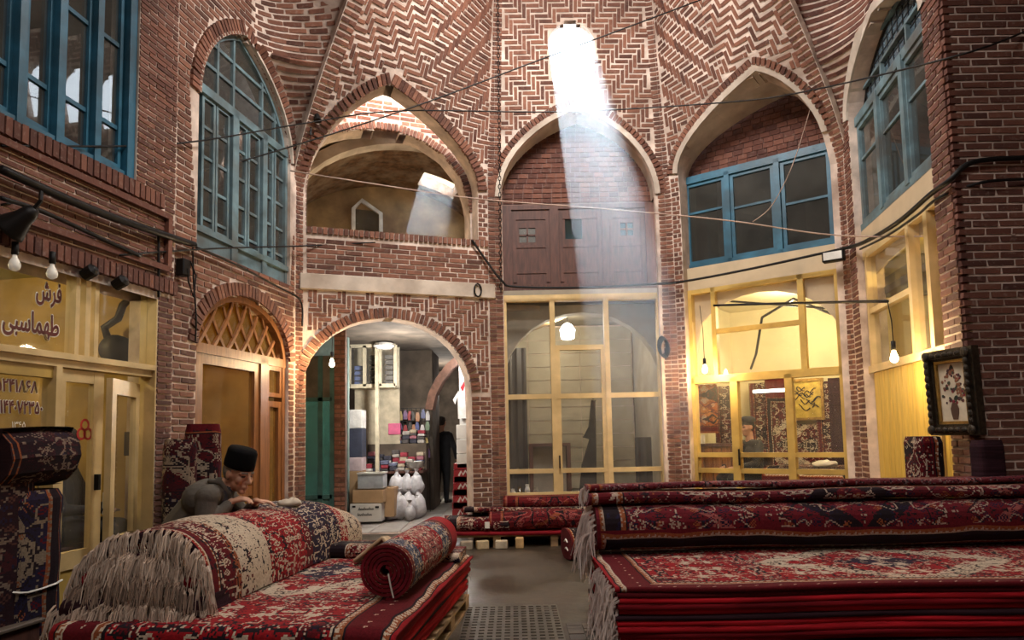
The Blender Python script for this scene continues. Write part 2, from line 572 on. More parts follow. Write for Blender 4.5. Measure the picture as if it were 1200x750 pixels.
wall_gallery = FC.backing([full, open_low, open_gal], 'wall_gallery', nu=3)
rl, rg = grow(archC, 0.13), grow(gallery, 0.13)
hole_low = [(uL - .02, -0.3), (uL - .13, 1.9)] + rl + [(uR + .13, 1.9), (uR + .02, -0.3)]
hole_low = [(uL, -0.3), (uL, 1.98)] + rl + [(uR, 1.98), (uR, -0.3)]
hole_gal = [(gL, zPar)] + rg + [(gR, zPar)]
e = 0.10
FC.running([[(e, 0), (e, 2.0), (wC - e, 2.0), (wC - e, 0)], open_low])
FC.herring([[(e, 2.0), (e, zBand0), (wC - e, zBand0), (wC - e, 2.0)], hole_low], cell=0.06, J=0.018)
FC.running([[(e, zBand1), (e, zPar - .09), (wC - e, zPar - .09), (wC - e, zBand1)]], L=0.22, H=0.05, J=0.017)
k = int((wC - 2 * e) / 0.065)
for i in range(k): FC.brick(e + (i + .5) * (wC - 2 * e) / k, zPar - .045, 0.05, 0.085, 0, 0.03)
FC.running([[(e, zPar), (e, gFeet - .15), (wC - e, gFeet - .15), (wC - e, zPar)], open_gal], L=0.1)
FC.herring([[(e, gFeet - .15), (e, ZT), (wC - e, ZT), (wC - e, gFeet - .15)], hole_gal], cell=0.064, J=0.021)
FC.ring(archC, 0.13, 0.058, 0.025)
FC.ring(gallery, 0.13, 0.06, 0.04)
lay(FC.bricks, wall_gallery, BR_RED, 300)
MB().box(0.02, wC - 0.02, -0.045, 0.05, zBand0, zBand1).build('plaster_band', PLASTER, wall_gallery, mw=FC.mw, bevel=0.01)

# --- facet D : lattice screen above, tall glazed shopfront below, oculus in the vault
wD = FD.w
dL, dR = FD.at(590, 450)[0], FD.at(776, 450)[0]
dApex = FD.atS(677, 128)
dFeet = FD.at(591, 232)[1]
archD = pointed(dL, dR, dFeet, dApex[1], dApex[0])
oc0, oc1, ocB = FD.atS(648, 95), FD.atS(695, 95), None
ocT = FD.atS(667, 24)
ocS = FD.atS(641, 52)[1]
ocul = [(oc0[0], oc0[1])] + pointed(oc0[0] - .06, oc1[0] + .05, ocS, ocT[1], (oc0[0] + oc1[0]) / 2 - .02, q=1.3) + [(oc1[0], oc1[1])]
print('D', wD, dL, dR, dFeet, dApex, 'oc', oc0, oc1, ocT, ocS)
open_D = [(dL, 0.0)] + archD + [(dR, 0.0)]
full = [(0, 0), (0, ZT), (wD, ZT), (wD, 0)]
wall_back = FD.backing([full, open_D, ocul], 'wall_back', nu=2, thick=0.09)
rd = grow(archD, 0.17)
hole_D = [(dL, 0), (dL, dFeet)] + rd + [(dR, dFeet), (dR, 0)]
FD.running([[(e, 0), (e, dFeet), (wD - e, dFeet), (wD - e, 0)], open_D], L=0.1)
FD.herring([[(e, dFeet), (e, ZT), (wD - e, ZT), (wD - e, dFeet)], hole_D, ocul], cell=0.066, J=0.022)
FD.ring(grow(archD, 0.075), 0.095, 0.06, 0.03)
lay(FD.bricks, wall_back, BR_RED, 300)
FD.reveal(archD, 0.30, wall_back, wdt=0.075, o0=-0.03)

# --- facet E
wE = FE.w
eL, eR = FE.at(806, 450)[0], FE.at(985, 400)[0]
eApex = FE.atS(886, 84)
eFeet = FE.at(797, 205)[1]
archE = pointed(eL, eR, eFeet, eApex[1], eApex[0])
print('E', wE, eL, eR, eFeet, eApex)
open_E = [(eL, 0.0)] + archE + [(eR, 0.0)]
full = [(0, 0), (0, ZT), (wE, ZT), (wE, 0)]
wall_bay = FE.backing([full, open_E], 'wall_back_right', nu=3)
re_ = grow(archE, 0.16)
hole_E = [(eL, 0), (eL, eFeet)] + re_ + [(eR, eFeet), (eR, 0)]
FE.running([[(e, 0), (e, eFeet), (wE - e, eFeet), (wE - e, 0)], open_E], L=0.1)
FE.herring([[(e, eFeet), (e, ZT), (wE - e, ZT), (wE - e, eFeet)], hole_E], cell=0.066, J=0.022)
FE.ring(grow(archE, 0.075), 0.085, 0.06, 0.03)
lay(FE.bricks, wall_bay, BR_RED, 300)
FE.reveal(archE, 0.30, wall_bay, wdt=0.075, o0=-0.03)

# --- facet B : tall arched window over the timber door, squinch at its far side
wB = FB.w
bL, bR = FB.at(231, 250)[0], FB.at(340, 280)[0]
bApex = FB.at(286, 42)
bFeet = FB.at(232, 108)[1]
bSill = FB.at(285, 312)[1]
archB = pointed(bL, bR, bFeet, bApex[1], bApex[0], q=1.15)
doL, doR = FB.at(229, 450)[0], FB.at(338, 450)[0]
doTop, doSpr = FB.at(283, 346)[1], FB.at(283, 416)[1]
archDo = rounded(doL, doR, doSpr + .02, doTop)
print('B', wB, bL, bR, bApex, bFeet, bSill, 'door', doL, doR, doTop, doSpr)
def rampB(u, z):
    xs = [p for p in archB if p[0] >= bApex[0]]
    if z <= bFeet: a = wB - .18
    else:
        a = bApex[0] + .1
        for (u0, z0), (u1, z1) in zip(xs, xs[1:]):
            if z1 <= z <= z0: a = u1 + (u0 - u1) * (z - z1) / (z0 - z1); break
        a = min(wB - .18, a + 0.08)
    return max(0.0, (u - a) / (wB - a)) ** 1.5
FB.ramp = rampB
open_win = [(bL, bSill)] + archB + [(bR, bSill)]
open_door = [(doL, -0.3)] + archDo + [(doR, -0.3)]
full = [(0, 0), (0, ZT), (wB, ZT), (wB, 0)]
wall_bayL = FB.backing([full, open_win, open_door], 'wall_left_bay', nu=30)
rb, rdo = grow(archB, 0.15), grow(archDo, 0.14)
hole_win = [(bL, bSill)] + rb + [(bR, bSill)]
hole_door = [(doL, -0.3), (doL, doSpr)] + rdo + [(doR, doSpr), (doR, -.3)]
FB.running([[(0.02, 0), (0.02, ZT), (wB - e, ZT), (wB - e, 0)], hole_win, hole_door])
FB.ring(archB, 0.15, 0.058, 0.03)
FB.ring(archDo, 0.14, 0.06, 0.025)
lay(FB.bricks, wall_bayL, BR_RED, 300)
FB.reveal(archB, 0.12, wall_bayL, wdt=0.03, o0=-0.03)

# --- facet F
wF = FF.w
fL, fR = FF.at(1004, 300)[0], FF.at(1100, 300)[0]
fApex = ((fL + fR) / 2 - 0.05, FF.at(1048, -28)[1])
fFeet = FF.at(1000, 132)[1]
archF = pointed(fL, fR, fFeet, fApex[1], fApex[0])
print('F', wF, fL, fR, fFeet, fApex)
def rampF(u, z):
    xs = [p for p in archF if p[0] <= fApex[0]]
    if z <= fFeet: a = .15
    else:
        a = fApex[0] - .1
        for (u0, z0), (u1, z1) in zip(xs, xs[1:]):
            if z0 <= z <= z1: a = u0 + (u1 - u0) * (z - z0) / (z1 - z0); break
        a = max(.15, a - 0.05)
    return 1 - max(0.0, (a - u) / a) ** 1.5
FF.ramp = rampF
open_F = [(fL, 0)] + archF + [(fR, 0)]
full = [(0, 0), (0, ZT), (wF - .065, ZT), (wF - .065, 0)]
wall_rightB = FF.backing([full, open_F], 'wall_right_bay', nu=30)
rf = grow(archF, 0.10)
hole_F = [(fL, 0), (fL, fFeet)] + rf + [(fR, fFeet), (fR, 0)]
FF.running([[(e, 0), (e, ZT), (wF - .01, ZT), (wF - .01, 0)], hole_F], L=0.2, H=0.046)
lay(FF.bricks, wall_rightB, BR_DARK, 300)
FF.reveal(archF, 0.14, wall_rightB, wdt=0.10, o0=-0.025)

# --- pier G
wall_pier = FG.backing([[(.065, 0), (.065, ZT), (3.2, ZT), (3.2, 0)]], 'wall_right_pier', dz=0.5)
FG.running([[(0.0, 0), (0.0, ZT), (1.4, ZT), (1.4, 0)]], L=0.19, H=0.044, J=0.019)
lay(FG.bricks, wall_pier, BR_DARK, 300)

# --- wall A
aW0, aW1 = FA.w - 3.2, FA.at(161, 150)[0]
aWs = FA.at(158, 212)[1]
sh1, shT = FA.at(184, 400)[0], FA.at(170, 338)[1]
print('A win', aW0, aW1, aWs, 'shop', sh1, shT, FA.at(0, 272), FA.at(0, 130), FA.at(0, 410), FA.at(172, 430), FA.at(100, 700))
sh0 = FA.w - 3.9
full = [(0, 0), (0, ZT), (FA.w, ZT), (FA.w, 0)]
openA1 = [(aW0, aWs), (aW0, 6.9), (aW1, 6.9), (aW1, aWs)]
openA2 = [(sh0, -.3), (sh0, shT), (sh1, shT), (sh1, -.3)]
wall_left = FA.backing([full, openA1, openA2], 'wall_left', dz=0.15)
vis = [(FA.w - 3.9, 0), (FA.w - 3.9, ZT), (FA.w - .01, ZT), (FA.w - .01, 0)]
bandz = FA.at(100, 300)[1]
FA.running([vis, [(sh0, -.3), (sh0, shT + .13), (FA.w - .0, shT + .13), (FA.w, shT), (sh1, shT), (sh1, -.3)], [(aW0, aWs - .15), (aW0, aWs), (aW0, 6.9), (aW1, 6.9), (aW1, aWs), (FA.w - .14, aWs), (FA.w - .14, aWs - .15)]], L=0.20, H=0.034, J=0.014)
n = int(3.9 / .062)
for i in range(n):
    u = FA.w - .03 - i * .062
    FA.brick(u, shT + .065, .048, .12, 0, .045)
    if u < FA.w - .16: FA.brick(u, aWs - .075, .048, .13, 0, .04)
lay(FA.bricks, wall_left, BR_DARK, 300)
m = MB()
zf0, zf1 = shT + .22, aWs - .19
for z in (zf0, zf1): m.bar((FA.w - 3.9, -.02, z), (FA.w - .12, -.02, z), .05, .06)
m.bar((FA.w - .12, -.02, zf0), (FA.w - .12, -.02, zf1), .05, .06)
m.build('string_course', BRICK_DARK, wall_left, mw=FA.mw)

# --- corner piers and ribs
def rib(name, P, off, d1, d2, w=0.21, z0=0.0):
    t = (d1 + d2).normalized(); nin = V((t.y, -t.x))
    f = Facet(P - t * w / 2 + nin * 0.018, t, w, off, off)
    o = f.backing([[(0, z0), (0, ZT), (w, ZT), (w, z0)]], name, thick=0.08)
    h = 0.044
    z = z0 + .03
    while z < ZT:
        for u in (w * .27, w * .73):
            f.brick(u, z, w * .44, h, 0, .010)
        z += h + .016
    lay(f.bricks, o, BR_RED, 240)
    return o
rib('trim_1', cBC, oBC, FB.d, FC.d)
rib('trim_2', cCD, oCD, FC.d, FD.d)
rib('trim_3', cDE, oDE, FD.d, FE.d)
rib('trim_4', cEF, oEF, FE.d, FF.d)

# --- the rest of the hall, behind the camera and overhead
BW = M('plain_brickwork', (0.20, 0.11, 0.075), 0.9, var=0.4, scale=9)
cir = lambda x, y, r, n=20: [(x + r * math.cos(-2 * PI * i / n), y + r * math.sin(-2 * PI * i / n)) for i in range(n)]
m = MB().plate([[(-7, -7), (7.5, -7), (7.5, 8.93), (-7, 8.93)]], 0, 0.3)
m.v = [(x, z, ZT + y) for x, y, z in m.v]
m.build('ceiling', BW, kind='structure')
MB().box(6.5, 6.8, -7, 5.4, 0, ZT).build('wall_right', BW, kind='structure')
MB().box(-7, 6.8, -7, -6.7, 0, ZT).build('wall_front', BW, kind='structure')
# ------------------------------------------------------------------ joinery: windows, shopfronts, screens and the rooms behind
def glass(name, tint=(1, 1, 1), dust=0.05, rough=0.03, dustcol=(0.5, 0.47, 0.4)):
    t = NT(name)
    t.t.nodes.remove(t.b)
    tr = t.n('ShaderNodeBsdfTransparent', {0: (*tint, 1)})
    gl = t.n('ShaderNodeBsdfGlossy', {'Roughness': rough})
    df = t.n('ShaderNodeBsdfDiffuse', {0: (*dustcol, 1)})
    fr = t.n('ShaderNodeFresnel', {0: 1.5})
    bf = t.n('ShaderNodeNewGeometry').outputs['Backfacing']
    frf = t.math('MULTIPLY', fr.outputs[0], t.math('SUBTRACT', 1.0, bf))
    d = t.math('MULTIPLY', t.noise(t.pos(), 2.5, 5), dust * 2)
    a = t.n('ShaderNodeMixShader', {0: d, 1: tr.outputs[0], 2: df.outputs[0]})
    b = t.n('ShaderNodeMixShader', {0: frf, 1: a.outputs[0], 2: gl.outputs[0]})
    t.t.links.new(b.outputs[0], t.t.nodes['Material Output'].inputs[0])
    return t.m
GLASS = glass('window_glass')
GLASS_DARK = glass('dusty_glass', (0.8, 0.84, 0.86), 0.05, 0.02)
GLASS_AMBER = glass('amber_glass', (1.0, 0.86, 0.55), 0.12, dustcol=(0.45, 0.33, 0.13))
BLUE = M('blue_paint', (0.022, 0.125, 0.205), 0.45, var=0.3, scale=5, dirt=(0.012, 0.055, 0.085))
BLUE_PALE = M('pale_blue_paint', (0.13, 0.21, 0.24), 0.6, var=0.35, scale=6, dirt=(0.09, 0.095, 0.09))
CREAM = M('cream_yellow_paint', (0.66, 0.49, 0.24), 0.5, var=0.18, scale=4, dirt=(0.44, 0.31, 0.13))
OCHRE = M('ochre_paint', (0.56, 0.38, 0.10), 0.5, var=0.18, scale=4, dirt=(0.30, 0.19, 0.05))
BEIGE = M('beige_board', (0.55, 0.44, 0.29), 0.6, var=0.12, scale=3)
WOOD = M('varnished_wood', (0.23, 0.092, 0.030), 0.4, var=0.35, scale=5, stretch=(6, 6, 0.7))
WOOD_DARK = M('old_dark_wood', (0.085, 0.032, 0.022), 0.6, var=0.4, scale=6, stretch=(5, 5, 0.8))
IRON = M('black_iron', (0.015, 0.014, 0.014), 0.5, 0.6)
WHITE = M('white_enamel', (0.7, 0.7, 0.68), 0.4)
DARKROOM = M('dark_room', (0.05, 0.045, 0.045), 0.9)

def sash(parent, mw, s0, s1, z0, z1, o, fw, d, cols, rows, mat, pane, arch=None, name='sash', bar=None, thick=0.006):
    """a glazed frame: cols and rows are where the glazing bars run; each pane is a part of its own"""
    bar = bar or fw * 0.5
    m = MB()
    if arch is None:
        for a, b, c, e_ in ((s0, s0 + fw, z0, z1), (s1 - fw, s1, z0, z1), (s0 + fw, s1 - fw, z0, z0 + fw), (s0 + fw, s1 - fw, z1 - fw, z1)):
            m.box(a, b, o, o + d, c, e_)
        conv = None
    else:
        conv = [(arch[0][0], z0)] + arch + [(arch[-1][0], z0)]
        conv = conv[::-1]
        m.ribbon([(arch[0][0] + fw / 2, z0)] + [(p[0] + (fw / 2 if p[0] < (s0 + s1) / 2 else -fw / 2), p[1] - fw * .4) for p in arch] + [(arch[-1][0] - fw / 2, z0)], fw, o, o + d)
        m.box(arch[0][0], arch[-1][0], o, o + d, z0, z0 + fw)
    xs = [s0 + (fw if arch is None else 0)] + sorted(cols) + [s1 - (fw if arch is None else 0)]
    zs = [z0 + fw] + sorted(rows) + [z1 - (fw if arch is None else 0)]
    def top(x):
        iv = [p for p in arch]
        for (a, b), (c, e_) in zip(iv, iv[1:]):
            if a <= x <= c: return b + (e_ - b) * (x - a) / max(c - a, 1e-6)
        return z0
    for x in cols: m.box(x - bar / 2, x + bar / 2, o + d * .15, o + d * .85, z0, z1 if arch is None else top(x))
    for z in rows:
        iv = [(s0, s1)] if arch is None else spans(z, [conv])
        for a, b in iv: m.box(a, b, o + d * .2, o + d * .8, z - bar / 2, z + bar / 2)
    fr = m.build(name, mat, parent)
    for i in range(len(xs) - 1):
        for j in range(len(zs) - 1):
            p = [(xs[i], zs[j]), (xs[i + 1], zs[j]), (xs[i + 1], zs[j + 1]), (xs[i], zs[j + 1])]
            if conv: p = clip(p, conv)
            if len(p) < 3 or pane is None: continue
            pm = MB().prism(p, o + d * .5, o + d * .5 + thick)
            q = pm.build('pane', pane, fr); q.matrix_basis = Matrix()
    return fr
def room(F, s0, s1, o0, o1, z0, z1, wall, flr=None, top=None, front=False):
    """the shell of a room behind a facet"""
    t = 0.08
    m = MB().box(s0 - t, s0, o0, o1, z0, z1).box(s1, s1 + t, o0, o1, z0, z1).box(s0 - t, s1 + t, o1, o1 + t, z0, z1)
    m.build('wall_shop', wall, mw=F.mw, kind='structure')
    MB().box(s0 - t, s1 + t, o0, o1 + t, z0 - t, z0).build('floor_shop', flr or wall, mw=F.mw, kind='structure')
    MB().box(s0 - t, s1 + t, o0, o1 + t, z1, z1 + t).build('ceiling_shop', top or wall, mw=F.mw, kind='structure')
def win(n, label, F, kind='structure'):
    return thing('window_%d' % n, label, 'window', (0, 0, 0), F.mw, kind=kind)

# ---- left wall: blue window of four casements
a = lambda x, y, o=0.10: FA.at(x, y, o)
W1 = win(1, 'large blue-painted window of tall casements high on the left wall', FA)
xs = [a(x, 100)[0] for x in (16, 63, 108, 149)]
xs = [xs[0] - 2 * (xs[1] - xs[0]), xs[0] - (xs[1] - xs[0])] + xs
zb, z1, z2 = aWs + .04, a(90, 124)[1], a(127, 46)[1]
m = MB()
m.box(aW0, aW1, .04, .16, aWs, aWs + .06); m.box(aW1 - .08, aW1, .02, .16, aWs, 6.9); m.box(aW0, aW1, .04, .16, 5.55, 5.65)
for x in xs[:-1]: m.box(x - .03, x + .03, .03, .16, aWs, 5.55)
m.build('frame', BLUE, W1)
edges = xs[:-1] + [aW1 - .06]
for i in range(len(edges) - 1):
    f = sash(W1, None, edges[i] + .033, edges[i + 1] - .033, zb + .03, 5.53, .07, .035, .05, [], [z1, z2], BLUE, GLASS_DARK, bar=.035)
    # casements hang off flush, each turned so its panes mirror the bright oculus
    mid = (edges[i] + edges[i + 1]) / 2; best = (9e9, 0)
    oc = sum((FD.S(u, z) for u, z in ocul), V((0, 0, 0))) / len(ocul)
    for k in range(-50, 51):
        dl = k * .002; n_ = Matrix.Rotation(dl, 3, 'Z') @ V((-FA.out.x, -FA.out.y, 0)); P_ = FA.mw @ V((mid, .1, 4.5))
        im = oc - n_ * 2 * (oc - P_).dot(n_)
        best = min(best, (abs(proj(im)[0] - proj(P_)[0]), dl))
    f.matrix_basis = Matrix.Translation((mid, .1, 0)) @ Matrix.Rotation(best[1], 4, 'Z') @ Matrix.Translation((-mid, -.1, 0))
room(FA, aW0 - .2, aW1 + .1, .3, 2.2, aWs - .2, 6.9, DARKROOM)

# ---- left shopfront
a = lambda x, y, o=0.08: FA.at(x, y, o)
W2 = win(2, 'yellow-painted timber shopfront with lettered panes, door and open leaf', FA)
zt = a(100, 318)[1]; zb1, zb0 = a(100, 421)[1], a(100, 434)[1]
S = lambda x, y=500: a(x, y)[0]
m = MB()
m.box(sh0, S(183), .02, .14, zt, zt + .10)                      # head
m.box(sh0, S(183), .03, .15, zb0, zb1)                          # transom
m.box(sh0, S(183), .0, .05, zb1 - .03, zb1 + .015)
m.box(S(171), S(184), .0, .16, 0.0, zt + .1)                    # right post
m.box(S(56), S(63), .02, .14, 0.0, zb0)
for x0, x1 in ((79, 84), (91, 97), (102, 107)): m.box(S(x0), S(x1), .04, .13, zb1, zt)
x2 = S(0) - .42
m.box(x2 - .04, x2 + .04, .02, .14, 0.0, zt)
m.build('frame', CREAM, W2)
MB().box(sh0, S(183) - .02, -.02, .05, zt + .10, shT + .02).build('header_board', BEIGE, W2)
def pane(parent, x0, x1, z0, z1, o=.09, mat=None):
    return MB().box(x0, x1, o, o + .006, z0, z1).build('pane', mat or GLASS, parent)
pane(W2, x2, S(79), zb1, zt); pane(W2, S(107), S(171), zb1, zt); pane(W2, S(84), S(91), zb1, zt); pane(W2, S(97), S(102), zb1, zt); pane(W2, sh0, x2, zb1, zt)
# fixed pane beside the door, then the door and its open leaf
zr = a(30, 432)[1]
m = MB().box(x2 + .04, S(57), .05, .11, zr - .05, zb0).box(x2 + .04, S(57), .05, .11, .62, .70).box(x2 + .04, S(57), .05, .11, .05, .62)
m.build('fixed_panel', OCHRE, W2)
pane(W2, x2 + .04, S(57), .70, zr - .05)
D1 = thing('door_1', 'yellow half-glazed shop door with a red sticker on its glass', 'door', (0, 0, 0), FA.mw, kind='structure')
dz0, dz1 = 0.06, zb0 - .01
d0, d1 = S(63), S(118)
rr = a(80, 656)[1]
m = MB()
m.box(d0, d0 + .075, .06, .11, dz0, dz1); m.box(d1 - .10, d1, .06, .11, dz0, dz1)
m.box(d0, d1, .062, .108, dz1 - .09, dz1); m.box(d0, d1, .062, .108, rr - .07, rr + .06); m.box(d0, d1, .062, .108, dz0, dz0 + .08)
m.build('frame', CREAM, D1)
MB().box(d0 + .06, d1 - .08, .075, .095, dz0 + .06, rr - .06).build('lower_panel', OCHRE, D1)
MB().box(d0 + .06, d1 - .09, .08, .086, rr + .05, dz1 - .08).build('pane', GLASS, D1)
MB().box(d1 - .075, d1 - .05, .02, .06, 1.05, 1.17).build('handle', IRON, D1)
D2 = thing('door_2', 'yellow glazed door leaf folded open inside the left shop', 'door', (0, 0, 0), FA.mw, kind='structure')
hx, hy = S(166), .16
Mo = Matrix.Translation((hx, hy, 0)) @ Matrix.Rotation(math.radians(-158), 4, 'Z')
wl = .62
m = MB()
m.box(0, .09, 0, .045, dz0, dz1 - .05); m.box(wl - .09, wl, 0, .045, dz0, dz1 - .05)
for z0, z1_ in ((dz1 - .17, dz1 - .05), (.55, .68), (dz0, dz0 + .1)): m.box(.09, wl - .09, 0, .045, z0, z1_)
m.build('frame', CREAM, D2, mw=Mo)
MB().box(.08, wl - .08, .018, .03, dz0 + .1, .56).build('lower_panel', OCHRE, D2, mw=Mo)
MB().box(.08, wl - .08, .02, .026, .67, dz1 - .16).build('pane', GLASS, D2, mw=Mo)
MB().box(.03, .06, -.05, 0, 1.3, 1.5).build('hinge', IRON, D2, mw=Mo)
YW = M('yellow_plaster', (0.40, 0.34, 0.11), 0.8, var=0.2, scale=2)
room(FA, sh0 - .1, FA.w + .10, .3, 2.7, 0, 3.0, YW, M('brown_floor', (0.12, 0.07, 0.04), 0.6))
fA = lambda x, y, z: FA.mw @ V((x, y, z))
lamp('POINT', 'lamp_left_shop', fA(S(30), 1.3, 2.75), 30, (1.0, 0.80, 0.40), 0.12)
# lettering on the panes
def text(body, mat, parent, mw, size, bold=0.0, depth=0.0006, name='lettering', width=None):
    cu = bpy.data.curves.new(name, 'FONT')
    cu.body = body; cu.size = size; cu.extrude = depth; cu.align_x = 'CENTER'; cu.align_y = 'CENTER'; cu.resolution_u = 3
    o = bpy.data.objects.new(name, cu)
    me = bpy.data.meshes.new_from_object(o)
    bpy.data.objects.remove(o)
    me.name = name
    if bold:                                       # heavier lettering: the glyphs laid down again a little to every side
        vs = [v.co.copy() for v in me.vertices]; fs = [tuple(f.vertices) for f in me.polygons]
        used = sorted({i for f in fs for i in f}); at_ = {i: k for k, i in enumerate(used)}
        m = MB()
        for k in range(9):
            d_ = V((0, 0, 0)) if k == 8 else V((math.cos(k * PI / 4), math.sin(k * PI / 4), 0)) * bold
            m.add([vs[i] + d_ + V((0, 0, k * .00004)) for i in used], [tuple(at_[i] for i in f) for f in fs])
        me = m.mesh(name, None)
    me.materials.clear(); me.materials.append(mat)
    sx = 1.0
    if width:
        xs_ = [v.co.x for v in me.vertices]
        sx = width / (max(xs_) - min(xs_))
    o = bpy.data.objects.new(name, me); C.objects.link(o)
    if parent is not None: o.parent = parent
    o.matrix_basis = mw @ Matrix.Rotation(PI / 2, 4, 'X') @ Matrix.Diagonal((sx, 1, 1, 1))
    return o
RED_LET = M('dark_red_lettering', (0.10, 0.012, 0.014), 0.5)
WHITE_LET = M('white_lettering', (0.8, 0.78, 0.7), 0.5)
ch = lambda *c: ''.join(chr(x) for x in c)
def sign(body, px, py, wpx, size, parent):
    c = a(px, py, .08)
    wd = a(px + wpx / 2, py, .08)[0] - a(px - wpx / 2, py, .08)[0]
    text(body, WHITE_LET, parent, Matrix.Translation((c[0], .077, c[1])), size, size * .06, width=wd * 1.04, name='white_outline')
    text(body, RED_LET, parent, Matrix.Translation((c[0], .0735, c[1])), size, size * .022, width=wd)
sign(ch(0xFEB5, 0xFEAE, 0xFED3), 57, 343, 30, .19, W2)
sign(ch(0xFEF0, 0xFE92, 0xFEB3, 0xFE8E, 0xFEE4, 0xFEEC, 0xFEC3), 37, 379, 66, .20, W2)
dg = lambda s: ''.join(chr(0x6F0 + int(c)) for c in s)
sign(dg('5241868'), 19, 453, 50, .12, W2)
sign(dg('09144072350'), 20, 478, 60, .12, W2)
c0 = a(22, 498)
text(dg('1365'), WHITE_LET, W2, Matrix.Translation((c0[0], .08, c0[1])), .06)
# the red sticker: a looped flower
RS = M('red_sticker', (0.45, 0.03, 0.03), 0.5)
c0 = a(98, 505, .085)
m = MB()
for k in range(3):
    t0 = PI / 2 + k * 2 * PI / 3
    m.ribbon([(c0[0] + .035 * math.cos(t0) + .036 * math.cos(q * PI / 6), c0[1] + .045 * math.sin(t0) + .04 * math.sin(q * PI / 6)) for q in range(13)], .017, .074, .077)
m.build('sticker', RS, D1)

# ---- facet B: arched window with pale blue frames
a = lambda x, y, o=0.08: FB.at(x, y, o)
W3 = win(3, 'tall pointed-arch window with pale blue frames and many small dark panes', FB)
zr = a(285, 141)[1]; zs0 = a(285, 293)[1]
arch_in = [(p[0], p[1]) for p in archB if p[1] > zr]
iv = spans(zr, [[(bL, bSill)] + archB + [(bR, bSill)]])[0]
arch_in = [(iv[0], zr)] + arch_in + [(iv[1], zr)]
X = lambda x: a(x, 200)[0]
z3 = lambda k: zr + (bApex[1] - zr) * k
sash(W3, None, iv[0], iv[1], zr, bApex[1], .06, .045, .06, [X(253), X(272), X(306), X(321)], [z3(.33), z3(.62)], BLUE_PALE, GLASS_DARK, arch=arch_in, name='arched_light', bar=.035)
m = MB()
m.box(bL, bR, .03, .13, zr - .07, zr + .02)
m.box(bL, bL + .05, .04, .13, bSill, zr); m.box(bR - .05, bR, .04, .13, bSill, zr)
for x0, x1 in ((268, 275), (304, 309)): m.box(X(x0), X(x1), .03, .13, bSill, zr)
m.build('frame', BLUE_PALE, W3)
MB().box(bL, bR, .05, .10, bSill, zs0).box(bL, bR, .02, .10, zs0 - .04, zs0 + .02).build('sill_board', BLUE_PALE, W3)
zt_ = zr - .07
rows = [zs0 + .14 + (zt_ - zs0 - .14) * k / 4 for k in range(4)]
for p, q in ((234, 250), (251, 267), (276, 288), (289, 303), (310, 319), (320, 334)):
    f = sash(W3, None, X(p), X(q), zs0 + .02, zt_, .06, .035, .045, [], rows, BLUE_PALE, GLASS_DARK, bar=.03)
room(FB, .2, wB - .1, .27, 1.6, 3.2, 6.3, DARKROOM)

# ---- facet B: timber door with a lattice fanlight
D3 = thing('door_3', 'varnished timber shopfront with round-arched lattice fanlight', 'door', (0, 0, 0), FB.mw, kind='structure')
zt = FB.at(283, 416, .1)[1]
X = lambda x: FB.at(x, 480, .1)[0]
m = MB()
inner = [(p[0], p[1]) for p in rounded(doL + .04, doR - .04, doSpr + .03, doTop - .04)]
m.ribbon(rounded(doL + .03, doR - .03, doSpr, doTop - .03), .07, .03, .15)
m.box(doL, doR, .03, .15, zt - .07, zt + .03)
m.box(doL, doL + .08, .04, .15, 0, zt); m.box(doR - .07, doR, .04, .15, 0, zt); m.box(X(299), X(308), .03, .15, 0, zt)
m.build('frame', WOOD, D3)
conv = ([(doL + .05, zt)] + inner + [(doR - .05, zt)])[::-1]
m = MB()
for k in range(-1, 8):
    for sgn in (-1, 1):
        x0 = doL + (doR - doL) * k / 7 + .12
        pts = []
        for q in range(9):
            z = zt + (doTop - zt) * q / 8
            x = x0 + sgn * .36 * math.sin(q / 8 * 1.4)
            if inside((x, z), [conv]): pts.append((x, z))
        if len(pts) > 1: m.ribbon(pts, .035, .07 if sgn > 0 else .085, .10)
m.build('lattice', WOOD, D3)
MB().prism(conv, .11, .116).build('pane', GLASS_AMBER, D3)
zq = FB.at(323, 469, .1)[1]
sash(D3, None, doL + .08, X(299), .1, zt - .07, .05, .10, .07, [], [.85], WOOD, GLASS_AMBER, name='door_leaf', bar=.1)
sash(D3, None, X(308), doR - .07, zq + .03, zt - .07, .05, .05, .07, [], [], WOOD, GLASS_AMBER, name='top_light')
sash(D3, None, X(308), doR - .07, .1, zq - .02, .05, .07, .07, [], [.55], WOOD, GLASS_AMBER, name='door_leaf', bar=.1)
AM = M('amber_plaster', (0.42, 0.27, 0.08), 0.8, var=0.3, scale=2)
room(FB, .15, wB - .1, .3, 2.2, 0, 3.1, AM, M('brown_floor', (0.12, 0.07, 0.04)))
lamp('POINT', 'lamp_timber_shop', FB.mw @ V((1.0, 1.1, 2.6)), 8, (1.0, 0.72, 0.32), 0.12)
MB().box(doL - .05, doR + .05, -.25, .25, -.02, .10).build('trim_5', M('step_stone', (0.22, 0.2, 0.18), 0.8), mw=FB.mw, kind='structure')

